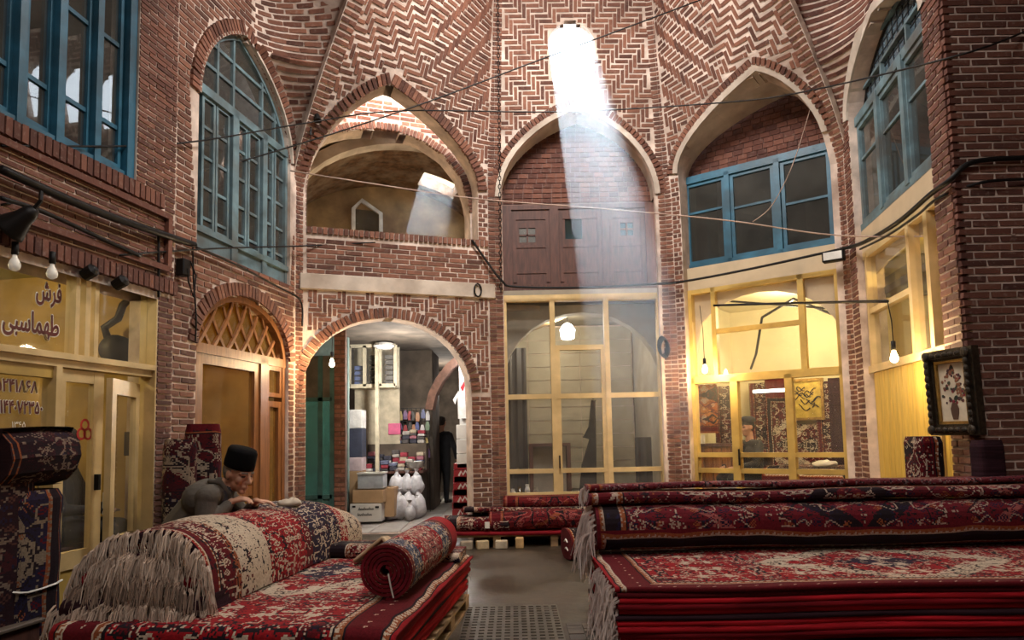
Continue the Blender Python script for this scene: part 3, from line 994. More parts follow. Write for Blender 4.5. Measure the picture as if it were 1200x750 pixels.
# ---- facet D: brick lattice and old timber screen above the shopfront
a = lambda x, y, o=0.30: FD.at(x, y, o)
z35, z24 = a(680, 347)[1], a(680, 240)[1]
conv = [(dL - .1, z24)] + [(p[0], p[1]) for p in grow(archD, .1)] + [(dR + .1, z24)]
class Panel(Facet): pass
PD = Panel(FD.P0 + FD.out * 0.30, FD.d, FD.w)
wall_tymp = PD.backing([conv], 'wall_tympanum', M('dark_mortar', (0.20, 0.12, 0.10), 0.9), thick=.15)
PD_b = PD.running
zz = z24 + .03
while zz < dApex[1] + .1:
    for (p, q) in spans(zz + .03, [conv]):
        n = int((q - p) / .135)
        for i in range(n): PD.brick(p + (i + .5) * (q - p) / n, zz + .035, (q - p) / n - .012, .062, 0, .014)
    zz += .075
lay(PD.bricks, wall_tymp, brick_set(WOOD_DARK if False else BRICK_DARK), 300)
SC = thing('window_4', 'old dark timber screen with small square lights under the lattice brickwork', 'window', (0, 0, 0), FD.mw, kind='structure')
X = lambda x: a(x, 300)[0]; Z = lambda y, x=680: a(x, y)[1]
m = MB().box(dL - .02, dR + .02, .27, .33, Z(245), z24).box(dL - .02, dR + .02, .27, .33, z35 - .02, Z(333))
for x0, x1 in ((588, 600), (645, 655), (706, 714), (757, 780)): m.box(X(x0), X(x1), .265, .33, z35, z24)
m.build('frame', WOOD_DARK, SC)
holes = [(609, 628, 266, 283), (663, 683, 256, 280), (728, 743, 262, 277)]
for k, (x0, x1) in enumerate(((600, 645), (655, 706), (714, 757))):
    h = holes[k]
    hl = [(X(h[0]), Z(h[3])), (X(h[1]), Z(h[3])), (X(h[1]), Z(h[2])), (X(h[0]), Z(h[2]))]
    m = MB().plate([[(X(x0), Z(333)), (X(x1), Z(333)), (X(x1), Z(245)), (X(x0), Z(245))], hl], .295, .325)
    lf = m.build('leaf', WOOD_DARK, SC)
    m = MB()
    for z in (Z(255), Z(288), Z(318)): m.box(X(x0) + .03, X(x1) - .03, .282, .30, z - .02, z + .02)
    for x in (X(x0) + .04, X(x1) - .04): m.box(x - .025, x + .025, .280, .30, Z(330), Z(248))
    q = m.build('batten', WOOD_DARK, lf); q.matrix_basis = Matrix()
    q = MB().box(hl[0][0], hl[1][0], .31, .315, hl[0][1], hl[2][1]).build('pane', glass('blue_glass', (.35, .75, .85), .05) if k else glass('dull_glass', (.5, .5, .5), .15, .45), lf); q.matrix_basis = Matrix()
    m = MB()
    cx, cz = (hl[0][0] + hl[1][0]) / 2, (hl[0][1] + hl[2][1]) / 2
    m.box(cx - .012, cx + .012, .295, .32, hl[0][1], hl[2][1]); m.box(hl[0][0], hl[1][0], .295, .32, cz - .012, cz + .012)
    if k != 1:
        q = m.build('grille', WOOD_DARK, lf); q.matrix_basis = Matrix()
room(FD, -.0, wD + .0, .31, .50, z35, 6.3, DARKROOM)

# shopfront D
a = lambda x, y, o=0.16: FD.at(x, y, o)
X = lambda x, y=460: a(x, y)[0]; Z = lambda y, x=680: a(x, y)[1]
W5 = win(5, 'wide cream-framed shopfront of nine panes under the timber screen', FD)
L0, R0 = dL, dR
zT0, zT1, zM, zm2, zL, zB, z00 = Z(347), Z(353), Z(464), Z(407), Z(551), Z(576), Z(590)
m = MB().box(L0, R0, .11, .20, zT1, zT0 + .02).box(L0, R0, .11, .20, zM - .035, zM + .035).box(L0, R0, .11, .20, z00 - .1, zB).box(L0, R0, .115, .19, zL - .03, zL + .03)
for x, hw in ((592.5, .035), (649, .035), (712.5, .035), (776, .05)): m.box(X(x) - hw, X(x) + hw, .10, .21, z00 - .1, zT0)
m.box(X(652), X(709), .115, .19, zm2 - .04, zm2 + .03)
for x in (654.5, 707.5): m.box(X(x) - .03, X(x) + .03, .118, .187, z00 + .01, zm2 - .005)
m.build('frame', CREAM, W5)
for x0, x1 in ((594, 647), (652, 710), (715, 774)):
    for p, q in ((z00, zL), (zL, zM), (zM, zm2 if x0 == 652 else zT1)) + (((zm2, zT1),) if x0 == 652 else ()):
        MB().box(X(x0), X(x1), .15, .156, p, q).build('pane', GLASS, W5)
m = MB().bar((X(653.5), .08, Z(548)), (X(653.5), .08, Z(533)), .02, .02); m.build('handle', IRON, W5)
MB().box(-.05, wD + .05, -.02, .26, -.05, z00 - .08).build('trim_6', M('step_stone', (0.22, 0.2, 0.18), 0.8), mw=FD.mw, kind='structure')
GP = M('grey_plaster', (0.36, 0.32, 0.25), 0.85, var=0.2, scale=3, dirt=(0.25, 0.22, 0.18))
o_ = .55
b_ = lambda x, y: FD.at(x, y, o_)
arch_i = rounded(b_(590, 440)[0], b_(776, 430)[0], b_(680, 448)[1], b_(680, 366)[1])
MB().plate([[(-.1, z00), (-.1, zT0 + .02), (wD + .1, zT0 + .02), (wD + .1, z00)], [(arch_i[0][0], z00 + .01)] + arch_i + [(arch_i[-1][0], z00 + .01)]], o_, o_ + .25).build('wall_shop_arch', GP, mw=FD.mw, kind='structure')
TILE = M('pale_stone_tile', (0.40, 0.36, 0.27), 0.6, var=0.15, scale=3)
room(FD, .0, wD, .22, 3.0, z00 - .02, zT0 + .03, GP, M('shop_floor_tile', (0.16, 0.14, 0.12), 0.4))
wl = MB().box(.02, wD - .02, 2.9, 2.96, z00, zT0 + .02).build('wall_shop_lining', MORTAR, mw=FD.mw, kind='structure')
nz = 12
for j in range(nz):
    for i in range(5):
        zz0 = z00 + j * (zT0 + .0 - z00) / nz
        q = MB().box(.03 + i * (wD - .06) / 5, .03 + (i + 1) * (wD - .06) / 5 - .012, 2.88, 2.91, zz0, zz0 + (zT0 + .0 - z00) / nz - .012).build('tile', TILE, wl)
lamp('POINT', 'lamp_back_shop', FD.mw @ V((1.0, 1.5, zT0 - .25)), 40, (1.0, 0.86, 0.62), 0.1)

# ---- facet E: lattice brickwork, blue window, glazed shopfront
a = lambda x, y, o=0.30: FE.at(x, y, o)
zw0 = (a(805, 317)[1] + a(980, 285)[1]) / 2; zw1 = (a(802, 217)[1] + a(975, 170)[1]) / 2
conv = [(eL - .15, zw1)] + grow(archE, .1) + [(eR + .1, zw1)]
PE = Panel(FE.P0 + FE.out * 0.34, FE.d, FE.w)
wall_tymp = PE.backing([conv], 'wall_tympanum', M('dark_mortar', (0.20, 0.12, 0.10), 0.9), thick=.15)
zz = zw1
while zz < eApex[1] + .1:
    for (p, q) in spans(zz + .03, [conv]):
        n = max(1, int((q - p) / .13))
        for i in range(n): PE.brick(p + (i + .5) * (q - p) / n, zz + .035, (q - p) / n - .008, .066, 0, .012)
    zz += .074
lay(PE.bricks, wall_tymp, BR_DARK, 300)
W6 = win(6, 'bright blue window of three casements under lattice brickwork', FE)
X = lambda x, y=250: a(x, y, .30)[0]
m = MB().box(eL - .12, eR + .1, .22, .34, zw1 - .05, zw1 + .05).box(eL - .12, eR + .1, .22, .34, zw0 - .03, zw0 + .04)
for x, hw in ((803, .04), (855, .035), (914, .035), (982, .05)): m.box(X(x) - hw, X(x) + hw, .22, .34, zw0, zw1)
m.build('frame', BLUE, W6)
for x0, x1, r in ((806, 852, .62), (858, 910, .58), (918, 977, .5)):
    sash(W6, None, X(x0), X(x1), zw0 + .04, zw1 - .05, .25, .045, .05, [], [zw0 + (zw1 - zw0) * r], BLUE, GLASS_DARK, bar=.03)
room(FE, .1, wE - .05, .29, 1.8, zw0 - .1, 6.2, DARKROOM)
a = lambda x, y, o=0.18: FE.at(x, y, o)
X = lambda x, y=450: a(x, y)[0]
zf = a(892, 329)[1]                                              # top of shopfront
MB().box(eL - .12, eR + .1, .14, .30, zf, zw0 - .03).build('fascia_board', BEIGE, wall_bay, mw=FE.mw)
W7 = win(7, 'ochre-framed lit shopfront with an arched upper light, beside the grooved board', FE)
zM = (a(808, 447)[1] + a(992, 433)[1]) / 2
zr1, zr2, zb = a(890, 533)[1], a(890, 552)[1], a(890, 577)[1]
zm = a(890, 383)[1]
xL, xR = X(806), X(994)
m = MB().box(eL, eR, .13, .23, zf - .06, zf).box(xL, xR, .12, .24, zM - .05, zM + .05).box(xL, xR, .13, .23, zr1 - .03, zr1 + .03).box(xL, xR, .13, .23, zr2 - .03, zr2 + .03).box(xL, xR, .13, .23, .3, zb)
m.box(eL - .02, eL + .05, .12, .24, .3, zf); m.box(eR - .06, eR + .02, .12, .24, .3, zf)
for x, hw in ((838, .03), (941, .035)): m.box(X(x, 380) - hw, X(x, 380) + hw, .13, .23, zM, zf)
m.box(X(838, 380), X(941, 380), .14, .22, zm - .03, zm + .03)
for x, hw in ((861, .05), (925, .045)): m.box(X(x) - hw, X(x) + hw, .12, .24, .3, zM)
m.build('frame', OCHRE, W7)
arch_s = rounded(a(803, 400, .2)[0], a(992, 400, .2)[0], a(890, 420, .2)[1], a(890, 341, .2)[1])
MB().plate([[(eL, zM), (eL, zf - .03), (eR, zf - .03), (eR, zM)], [(max(arch_s[0][0], eL + .01), zM + .01)] + [p for p in arch_s if eL + .01 < p[0] < eR - .01] + [(min(arch_s[-1][0], eR - .01), zM + .01)]], .235, .27).build('spandrel_board', BEIGE, W7)
for x0, x1 in ((808, 837), (839, 940), (942, 990)):
    MB().box(X(x0, 400), X(x1, 400), .17, .176, zM + .05, zf - .05).build('pane', GLASS, W7)
for x0, x1 in ((809, 857), (865, 921), (929, 991)):
    for p, q in ((zr1 + .03, zM - .05), (zr2 + .03, zr1 - .03), (zb, zr2 - .03)):
        MB().box(X(x0), X(x1), .17, .176, p, q).build('pane', GLASS, W7)
MB().bar((X(865), .09, a(865, 545)[1]), (X(865), .09, a(865, 526)[1]), .02, .02).build('handle', IRON, W7)
MB().box(-.02, wE + .02, -.01, .3, -.02, .36).build('trim_9', M('step_stone', (0.22, 0.2, 0.18), 0.8), mw=FE.mw, kind='structure')
CW = M('cream_wall', (0.62, 0.55, 0.36), 0.8, var=0.08, scale=2)
room(FE, -.05, wE + .02, .3, 2.6, .4, zf + .05, CW, M('brown_floor', (0.12, 0.07, 0.04)))
lamp('POINT', 'lamp_lit_shop', FE.mw @ V((1.35, 1.2, zf - .35)), 80, (1.0, 0.84, 0.52), 0.15)

# ---- facet F: leaded light, grey-blue windows, glazed booth
a = lambda x, y, o=0.14: FF.at(x, y, o)
X = lambda x, y=200: a(x, y)[0]
W8 = win(8, 'pale blue window with leaded pointed-arch light on the right wall', FF)
zr = (a(999, 147)[1] + a(1080, 57)[1]) / 2; zs = (a(1005, 268)[1] + a(1097, 208)[1]) / 2
iv = spans(zr, [[(fL, 0)] + archF + [(fR, 0)]])[0]
arch_in = [(iv[0], zr)] + [p for p in archF if p[1] > zr] + [(iv[1], zr)]
cs = [iv[0] + (iv[1] - iv[0]) * k / 15 for k in range(1, 15)]
sash(W8, None, iv[0], iv[1], zr, fApex[1], .16, .04, .03, cs, [zr + .09 * k for k in range(1, 14)], IRON, None, arch=arch_in, name='lead_grid', bar=.010)
conv = ([(iv[0], zr)] + arch_in[1:-1] + [(iv[1], zr)])[::-1]
MB().prism(conv, .172, .178).build('pane', glass('blue_grey_glass', (.45, .55, .62), .4, dustcol=(.20, .29, .36)), W8)
m = MB()
for k in (1, 2): 
    x = iv[0] + (iv[1] - iv[0]) * k / 3; m.box(x - .02, x + .02, .13, .19, zr, min(7.2, fApex[1] - .35))
for k in (1, 2, 3): m.box(iv[0] + .1 * k, iv[1] - .1 * k, .13, .19, zr + .33 * k - .015, zr + .33 * k + .015)
m.box(fL, fR, .06, .20, zr - .06, zr + .04); m.box(fL - .1, fR + .1, .06, .2, zs - .05, zs + .03)
m.build('frame', BLUE_PALE, W8)
for k in (.34, .67): m = MB().box(fL + (fR - fL) * k - .045, fL + (fR - fL) * k + .045, .05, .16, zs, zr); m.build('post', BLUE_PALE, W8)
ed = [fL, fL + (fR - fL) * .34, fL + (fR - fL) * .67, fR]
for i in range(3):
    sash(W8, None, ed[i] + .01, ed[i + 1] - .01, zs + .03, zr - .06, .08, .055, .06, [], [zs + (zr - zs) * .62], BLUE_PALE, GLASS_DARK, bar=.03)
room(FF, .1, wF - .5, .27, 1.6, 3.0, 7.2, DARKROOM)
a = lambda x, y, o=0.10: FF.at(x, y, o)
W9 = win(9, 'yellow glazed booth front with a grooved board below, beside the brick pier', FF)
zF1 = (a(1004, 303)[1] + a(1095, 245)[1]) / 2; zL = (a(1011, 434)[1] + a(1090, 419)[1]) / 2
zt2 = (a(1027, 361)[1] + a(1077, 339)[1]) / 2
MB().box(fL - .1, fR + .1, .06, .2, zF1 + .02, zs - .04).build('fascia_board', BEIGE, wall_rightB, mw=FF.mw)
X = lambda x, y=380: a(x, y)[0]
m = MB().box(fL, fR, .06, .14, zF1 - .05, zF1 + .03).box(fL, fR, .05, .15, zL - .04, zL + .04)
for x, hw in ((1008, .04), (1024, .03), (1076, .035), (1099, .04)): m.box(X(x) - hw, X(x) + hw, .05, .15, .3 if x in (1008, 1099) else zL, zF1)
m.box(X(1024), X(1076), .06, .14, zt2 - .03, zt2 + .03)
m.build('frame', CREAM, W9)
for p, q in ((1009, 1023), (1025, 1075), (1077, 1098)): MB().box(X(p), X(q), .10, .106, zL + .04, zF1 - .04).build('pane', GLASS, W9)
c0, c1 = a(1005, 322, .16), a(1072, 287, .16)
MB().prism([(fL, zF1 - .02), (fL, zF1 - .25), (fL + .5, zF1 - .19), (fL + 1.2, zF1 - .16), (fR, zF1 - .20), (fR, zF1 - .02)], .15, .17).build('spandrel_board', BEIGE, W9)
YB = M('yellow_board', (0.60, 0.40, 0.07), 0.45, var=0.2, scale=5, stretch=(4, 4, .6))
n = 12
for i in range(n):
    p = fL + .08 + (fR - fL - .16) * i / n; q = fL + .08 + (fR - fL - .16) * (i + 1) / n
    MB().box(p, q - .008, .08, .11, .3, zL - .03).build('board', YB, W9)
MB().box(fL, fR, .11, .13, .3, zL).build('backing_board', OCHRE, W9)
YP = M('yellow_panelling', (0.66, 0.48, 0.14), 0.6, var=0.12, scale=3)
room(FF, .1, wF - .42, .17, 1.7, .4, zF1 + .05, YP)
MB().box(fL - .05, fR + .05, -.0, .3, -.02, .31).build('trim_8', M('step_stone', (0.22, 0.2, 0.18), 0.8), mw=FF.mw, kind='structure')
lamp('POINT', 'lamp_booth', FF.mw @ V((1.5, .85, zF1 - .35)), 75, (1.0, 0.76, 0.30), 0.12)

# ---- gallery behind facet C
a = lambda x, y, o=0.30: FC.at(x, y, o)
gi = [a(352, 188), a(362, 172), a(385, 158), a(412, 152), a(440, 151), a(468, 155), a(495, 165), a(520, 182), a(538, 205), a(548, 232), a(551, 250)]
PC = Panel(FC.P0 + FC.out * 0.30, FC.d, FC.w)
gout = grow(gallery, .5)
gi2 = [(gi[0][0], zPar)] + gi + [(gi[-1][0], zPar)]
wall_ty = PC.backing([[(gL - .5, zPar)] + gout + [(gR + .5, zPar)], gi2], 'wall_gallery_inner', thick=.3)
PC.running([[(gL - .05, gFeet - .3)] + grow(gallery, .3) + [(gR + .05, gFeet - .3)], [(gi[0][0], 3)] + grow(gi, .12) + [(gi[-1][0], 3)]], L=.2, H=.046)
PC.ring(gi, .10, .05, .02)
lay(PC.bricks, wall_ty, BR_RED, 250)
MB().box(.0, wC, .30, .34, zPar - .9, zPar).build('wall_parapet_back', MORTAR, mw=FC.mw, kind='structure')
VB = M('sooty_brickwork', (0.16, 0.085, 0.04), 0.9, var=0.6, scale=9, dirt=(0.32, 0.24, 0.16))
PLO = M('ochre_plaster', (0.38, 0.26, 0.13), 0.9, var=0.4, scale=2.5, dirt=(0.14, 0.085, 0.05))
g0, g1, zfl, zsp, dep = -.25, wC + 1.2, 3.35, 4.6, 3.6
MB().box(g0 - .2, g1 + .2, .3, dep + .2, zfl - .12, zfl).build('floor_gallery', PLO, mw=FC.mw, kind='structure')
MB().box(g0 - .2, g0, .6, dep, zfl, zsp).build('wall_gallery_side', PLO, mw=FC.mw, kind='structure')
MB().box(g1, g1 + .2, .9, dep, zfl, zsp).build('wall_gallery_side', PLO, mw=FC.mw, kind='structure')
MB().box(g0 - .2, g1 + .2, dep, dep + .2, zfl, 6.6).build('wall_gallery_end', PLO, mw=FC.mw, kind='structure')
prof = rounded(g0, g1, zsp, 6.1, 44)
m = MB()
sk0, sk1 = FC.at(489, 198, 2.9)[0], FC.at(538, 198, 2.9)[0]
ys = [.6, 2.6, 3.2, dep]
for j in range(3):
    for (p, q) in zip(prof, prof[1:]):
        mid = (p[0] + q[0]) / 2
        if j == 1 and sk0 < mid < sk1: continue
        m.add([(p[0], ys[j], p[1]), (q[0], ys[j], q[1]), (q[0], ys[j + 1], q[1]), (p[0], ys[j + 1], p[1]),
               (p[0], ys[j], p[1] + .2), (q[0], ys[j], q[1] + .2), (q[0], ys[j + 1], q[1] + .2), (p[0], ys[j + 1], p[1] + .2)],
              [(0, 1, 2, 3), (7, 6, 5, 4), (0, 4, 5, 1), (2, 6, 7, 3), (0, 3, 7, 4), (1, 5, 6, 2)])
m.build('ceiling_gallery', VB, mw=FC.mw, kind='structure')
MB().ribbon(rounded(g0 + .05, g1 - .1, zsp - .1, 5.98, 20), .16, 1.15, 1.4).build('trim_7', PLASTER, mw=FC.mw, kind='structure')
m = MB().box(g0, g0 + .03, .85, 1.15, zfl, 4.95).build('door_4', WOOD_DARK, mw=FC.mw, kind='structure')
sw = FC.at(430, 256, dep)
W10 = win(10, 'small white-framed opening low in the end wall of the gallery', FC)
MB().ribbon([(sw[0] - .25, sw[1] - .5), (sw[0] - .25, sw[1] + .15), (sw[0] - .1, sw[1] + .32), (sw[0] + .25, sw[1] + .1), (sw[0] + .25, sw[1] - .5)], .07, dep - .06, dep).build('frame', WHITE, W10)
MB().box(sw[0] - .22, sw[0] + .22, dep - .02, dep - .005, sw[1] - .5, sw[1] + .15).build('pane', GLASS_DARK, W10)
lamp('POINT', 'lamp_gallery', FC.mw @ V((.6, 1.0, 4.4)), 20, (1.0, 0.78, 0.45), 0.15)
# ------------------------------------------------------------------ carpets
from mathutils import noise as mnoise
def nz1(x, y=0.0, z=0.0): return mnoise.noise(V((x, y, z)))
RED, DRED, NAVY, CRM, RUST, PINK, GREY, BLK = (0.33, 0.008, 0.014), (0.12, 0.005, 0.010), (0.013, 0.014, 0.04), (0.60, 0.49, 0.37), (0.30, 0.085, 0.03), (0.36, 0.10, 0.09), (0.10, 0.12, 0.17), (0.012, 0.01, 0.014)
def rug(name, U, Vv, field, alts, outline=BLK, border=DRED, bw=0.28, cell=12.0, med=0.55, zones=None, seed=0.0, knot=0.011, off=(0, 0)):
    """knotted carpet in metres: border bands along the edges, mirrored field with medallions, stepped outlines"""
    t = NT(name)
    uv = t.vmath('ADD', t.uv(), (off[0], off[1], 0))
    jit = t.n('ShaderNodeTexNoise', {'Vector': uv, 'Scale': 3.0, 'Detail': 1}).outputs['Color']
    uvw = t.vmath('ADD', uv, t.vmath('SCALE', t.vmath('SUBTRACT', jit, (.5, .5, .5)), None))
    uvw.node.inputs[1].links[0].from_node.inputs['Scale'].default_value = 0.05
    q = t.vmath('SNAP', uvw, (knot, knot * .8, 1))
    sp = t.n('ShaderNodeSeparateXYZ', (q,))
    u, v = sp.outputs[0], sp.outputs[1]
    fx, fy = t.math('ABSOLUTE', t.math('SUBTRACT', u, U / 2)), t.math('ABSOLUTE', t.math('SUBTRACT', v, Vv / 2))
    d = t.math('MINIMUM', t.math('SUBTRACT', U / 2, fx), t.math('SUBTRACT', Vv / 2, fy))
    pq = t.n('ShaderNodeCombineXYZ', (t.math('PINGPONG', fx, 2.9 / cell), t.math('PINGPONG', fy, 2.1 / cell), seed)).outputs[0]
    # the field
    vo = t.n('ShaderNodeTexVoronoi', {'Vector': pq, 'Scale': cell * 1.35, 'Randomness': 0.85}, distance='MANHATTAN')
    ve = t.n('ShaderNodeTexVoronoi', {'Vector': pq, 'Scale': cell * 1.35, 'Randomness': 0.85}, feature='DISTANCE_TO_EDGE')
    rnd = t.n('ShaderNodeSeparateColor', (vo.outputs['Color'],)).outputs[0]
    if zones: bg = t.ramp(t.math('DIVIDE', u, U), zones, True)
    else:
        r = t.math('ADD', t.math('MULTIPLY', fx, 1.0 / med), t.math('MULTIPLY', fy, 1.35 / med))
        r = t.math('ADD', r, t.math('MULTIPLY', t.math('PINGPONG', t.math('ADD', fx, fy), .05), 1.6))
        bg = t.ramp(t.math('MULTIPLY', r, 0.25), [(0, alts[0]), (.10, field), (.2, alts[1 % len(alts)]), (.27, field), (.62, alts[2 % len(alts)]), (.66, field)], True)
    n = len(alts)
    mot = t.ramp(rnd, [(i / n, c) for i, c in enumerate(alts)], True)
    core = t.ramp(vo.outputs['Distance'], [(0, (0, 0, 0)), (.16, (1, 1, 1)), (.30, (0, 0, 0)), (.42, (1, 1, 1)), (.52, (0, 0, 0))], True)
    c = t.mix(core, bg, mot)
    c = t.mix(t.ramp(ve.outputs['Distance'], [(0, (1, 1, 1)), (.018, (0, 0, 0))], True), c, outline)
    v2 = t.n('ShaderNodeTexVoronoi', {'Vector': t.vmath('ADD', pq, (3.3, 1.7, 0)), 'Scale': cell * 2.3, 'Randomness': 0.75}, distance='MANHATTAN')
    r2 = t.n('ShaderNodeSeparateColor', (v2.outputs['Color'],)).outputs[2]
    fl2 = t.ramp(r2, [(0, alts[-1]), (.3, outline), (.5, alts[1]), (.7, alts[2 % n]), (.85, field)], True)
    dots = t.ramp(v2.outputs['Distance'], [(0, (1, 1, 1)), (.10, (0, 0, 0)), (.24, (1, 1, 1)), (.34, (0, 0, 0))], True)
    c = t.mix(dots, c, fl2)
    vine = t.math('PINGPONG', t.math('ADD', t.math('ADD', t.math('MULTIPLY', t.noise(pq, cell * .5, 2), 3.0), fx), fy), .5)
    c = t.mix(t.ramp(vine, [(0, (0, 0, 0)), (.44, (1, 1, 1)), (.475, (0, 0, 0))], True), c, alts[-1])
    for sc_, lo_, hi_, cc in ((.42, .485, .515, outline), (.62, .488, .512, alts[-1])):
        nv = t.noise(t.vmath('ADD', pq, (sc_ * 9, 2.0, 1.0)), cell * sc_, 1)
        c = t.mix(t.ramp(nv, [(0, (0, 0, 0)), (lo_, (1, 1, 1)), (hi_, (0, 0, 0))], True), c, cc)
    # the border bands
    bq = t.n('ShaderNodeCombineXYZ', (t.math('PINGPONG', t.math('ADD', u, v), .11), t.math('MULTIPLY', d, 1.0), seed + 3)).outputs[0]
    bo = t.n('ShaderNodeTexVoronoi', {'Vector': bq, 'Scale': cell * 1.7, 'Randomness': 0.7}, distance='MANHATTAN')
    bcol = t.ramp(t.n('ShaderNodeSeparateColor', (bo.outputs['Color'],)).outputs[1], [(0, border), (.3, alts[0]), (.5, alts[-1]), (.62, border), (.8, outline)], True)
    bmid = t.mix(t.ramp(bo.outputs['Distance'], [(0, (1, 1, 1)), (.55, (0, 0, 0))], True), border, bcol)
    zig = t.ramp(t.math('SUBTRACT', t.math('PINGPONG', t.math('ADD', u, v), .02), t.math('PINGPONG', d, .02)), [(0, RUST), (.001, alts[-1])], True)
    k = d if bw <= 0 else t.math('DIVIDE', d, bw)
    bands = t.ramp(k, [(0, (0, 0, 0)), (.22, (1, 1, 1)), (.78, (0, 0, 0))], True)
    guards = t.ramp(k, [(0, field), (.06, outline), (.085, RUST), (.19, outline), (.21, alts[-1]), (.22, border), (.78, alts[-1]), (.80, outline), (.82, RUST), (.95, outline)], True)
    isz = t.ramp(k, [(0, (0, 0, 0)), (.085, (1, 1, 1)), (.19, (0, 0, 0)), (.82, (1, 1, 1)), (.95, (0, 0, 0))], True)
    bc = t.mix(bands, t.mix(isz, guards, zig), bmid)
    c = t.mix(t.ramp(k, [(0, (0, 0, 0)), (.999, (1, 1, 1))], True), bc, c)
    wn = t.n('ShaderNodeTexWhiteNoise', {0: t.vmath('SNAP', uv, (.007, .007, 1))}).outputs[0]
    c = t.mix(t.math('MULTIPLY', wn, .35), c, (0.0, 0.0, 0.0))
    c = t.mix(t.math('MULTIPLY', t.noise(uv, 2.2, 4), .35), c, (0.05, 0.02, 0.02))
    t.link(c, 'Base Color')
    t.b.inputs['Roughness'].default_value = 0.9
    t.b.inputs['Specular IOR Level'].default_value = 0.08
    t.b.inputs['Sheen Weight'].default_value = 0.02
    t.bump(t.noise(uv, 160, 2), .4, .004)
    return t.m
def wool(name, col, streak=30, var=.5):
    t = NT(name)
    p = t.vmath('MULTIPLY', t.pos(), (1.2, 1.2, streak))
    n = t.noise(p, 2.0, 4)
    c = t.ramp(n, [(.3, tuple(x * (1 - var) for x in col)), (.55, col), (.75, tuple(min(1, x * (1 + var)) for x in col))])
    c = t.mix(t.ramp(t.noise(t.pos(), 1.1, 3), [(.5, (0, 0, 0)), (.75, (.5, .5, .5))]), c, (.03, .006, .01))
    t.link(c, 'Base Color')
    t.b.inputs['Roughness'].default_value = 0.95
    t.b.inputs['Specular IOR Level'].default_value = 0.15
    t.bump(t.noise(p, 30, 3), .5, .006)
    return t.m
def cotton(name, lo, hi):
    t = NT(name)
    r = t.n('ShaderNodeNewGeometry').outputs['Random Per Island']
    c = t.ramp(t.math('ADD', t.math('MULTIPLY', r, .6), t.math('MULTIPLY', t.noise(t.pos(), 5, 3), .4)), [(.15, lo), (.8, hi)])
    t.link(c, 'Base Color'); t.b.inputs['Roughness'].default_value = .95; t.b.inputs['Specular IOR Level'].default_value = .2
    return t.m
FRINGE = cotton('cotton_fringe', (0.30, 0.215, 0.16), (0.74, 0.60, 0.49))
FRINGE_TAN = cotton('tan_cotton_fringe', (0.15, 0.10, 0.075), (0.46, 0.34, 0.26))
FRINGE_PALE = cotton('pale_cotton_fringe', (0.42, 0.33, 0.30), (0.72, 0.63, 0.58))
WOOL_RED, WOOL_DEEP, WOOL_DARK = wool('red_wool', (0.44, 0.012, 0.020)), wool('deep_red_wool', (0.22, 0.008, 0.014)), wool('dark_wool', (0.035, 0.014, 0.02))
RUG_FIELD = rug('rug_red_medallion', 3.6, 1.5, RED, [NAVY, DRED, RUST, NAVY, PINK, CRM], cell=8, bw=.30, seed=1)
RUG_CREAM = rug('rug_cream_spandrel', 3.6, 1.5, RED, [NAVY, CRM, DRED, CRM, RED, CRM], cell=10, bw=.26, seed=4, med=.8)
RUG_DARK = rug('rug_dark_floral', 2.6, 1.2, DRED, [NAVY, BLK, PINK, RUST, NAVY, CRM], cell=11, bw=.22, seed=7, border=BLK)
RUG_NAVY = rug('rug_navy_floral', 1.4, 1.0, NAVY, [DRED, CRM, NAVY, RUST, CRM, CRM], cell=9, bw=.15, seed=9, border=DRED)
RUG_NIGHT = rug('rug_night', 1.4, 1.0, (.02, .008, .012), [BLK, (.05, .01, .014), NAVY, BLK, (.10, .04, .03), (.22, .16, .12)], cell=10, bw=.06, seed=23, border=BLK)
RUG_DUSK = rug('rug_dusk', 1.6, 1.1, (.06, .008, .012), [BLK, (.34, .26, .19), DRED, NAVY, (.34, .26, .19)], cell=9, bw=.08, seed=29, border=BLK)
RUG_NAVY_DIM = rug('rug_navy_dim', 1.4, 1.0, NAVY, [DRED, (.26, .20, .14), BLK, RUST, BLK, (.26, .20, .14)], cell=8, bw=.1, seed=19, border=BLK)
RUG_BAND = rug('rug_banded', 2.6, 4.0, RED, [DRED, NAVY, CRM, GREY, DRED, CRM], cell=12, bw=.10, seed=12,
               zones=[(0, DRED), (.09, RUST), (.115, CRM), (.27, RED), (.48, DRED), (.52, NAVY), (.74, RED), (.80, CRM), (.95, DRED)])
RUG_SMALL = rug('rug_small_roll', 1.2, 6.0, RED, [PINK, GREY, NAVY, CRM, RED, CRM], cell=16, bw=.06, seed=15,
                zones=[(0, DRED), (.06, GREY), (.2, RED), (.32, PINK), (.62, RED), (.72, GREY), (.9, DRED)])
RUG_DIM = rug('rug_dim_floral', 3.0, 2.4, (0.16, 0.012, 0.016), [BLK, DRED, RUST, NAVY, PINK], cell=7, bw=.2, seed=20)

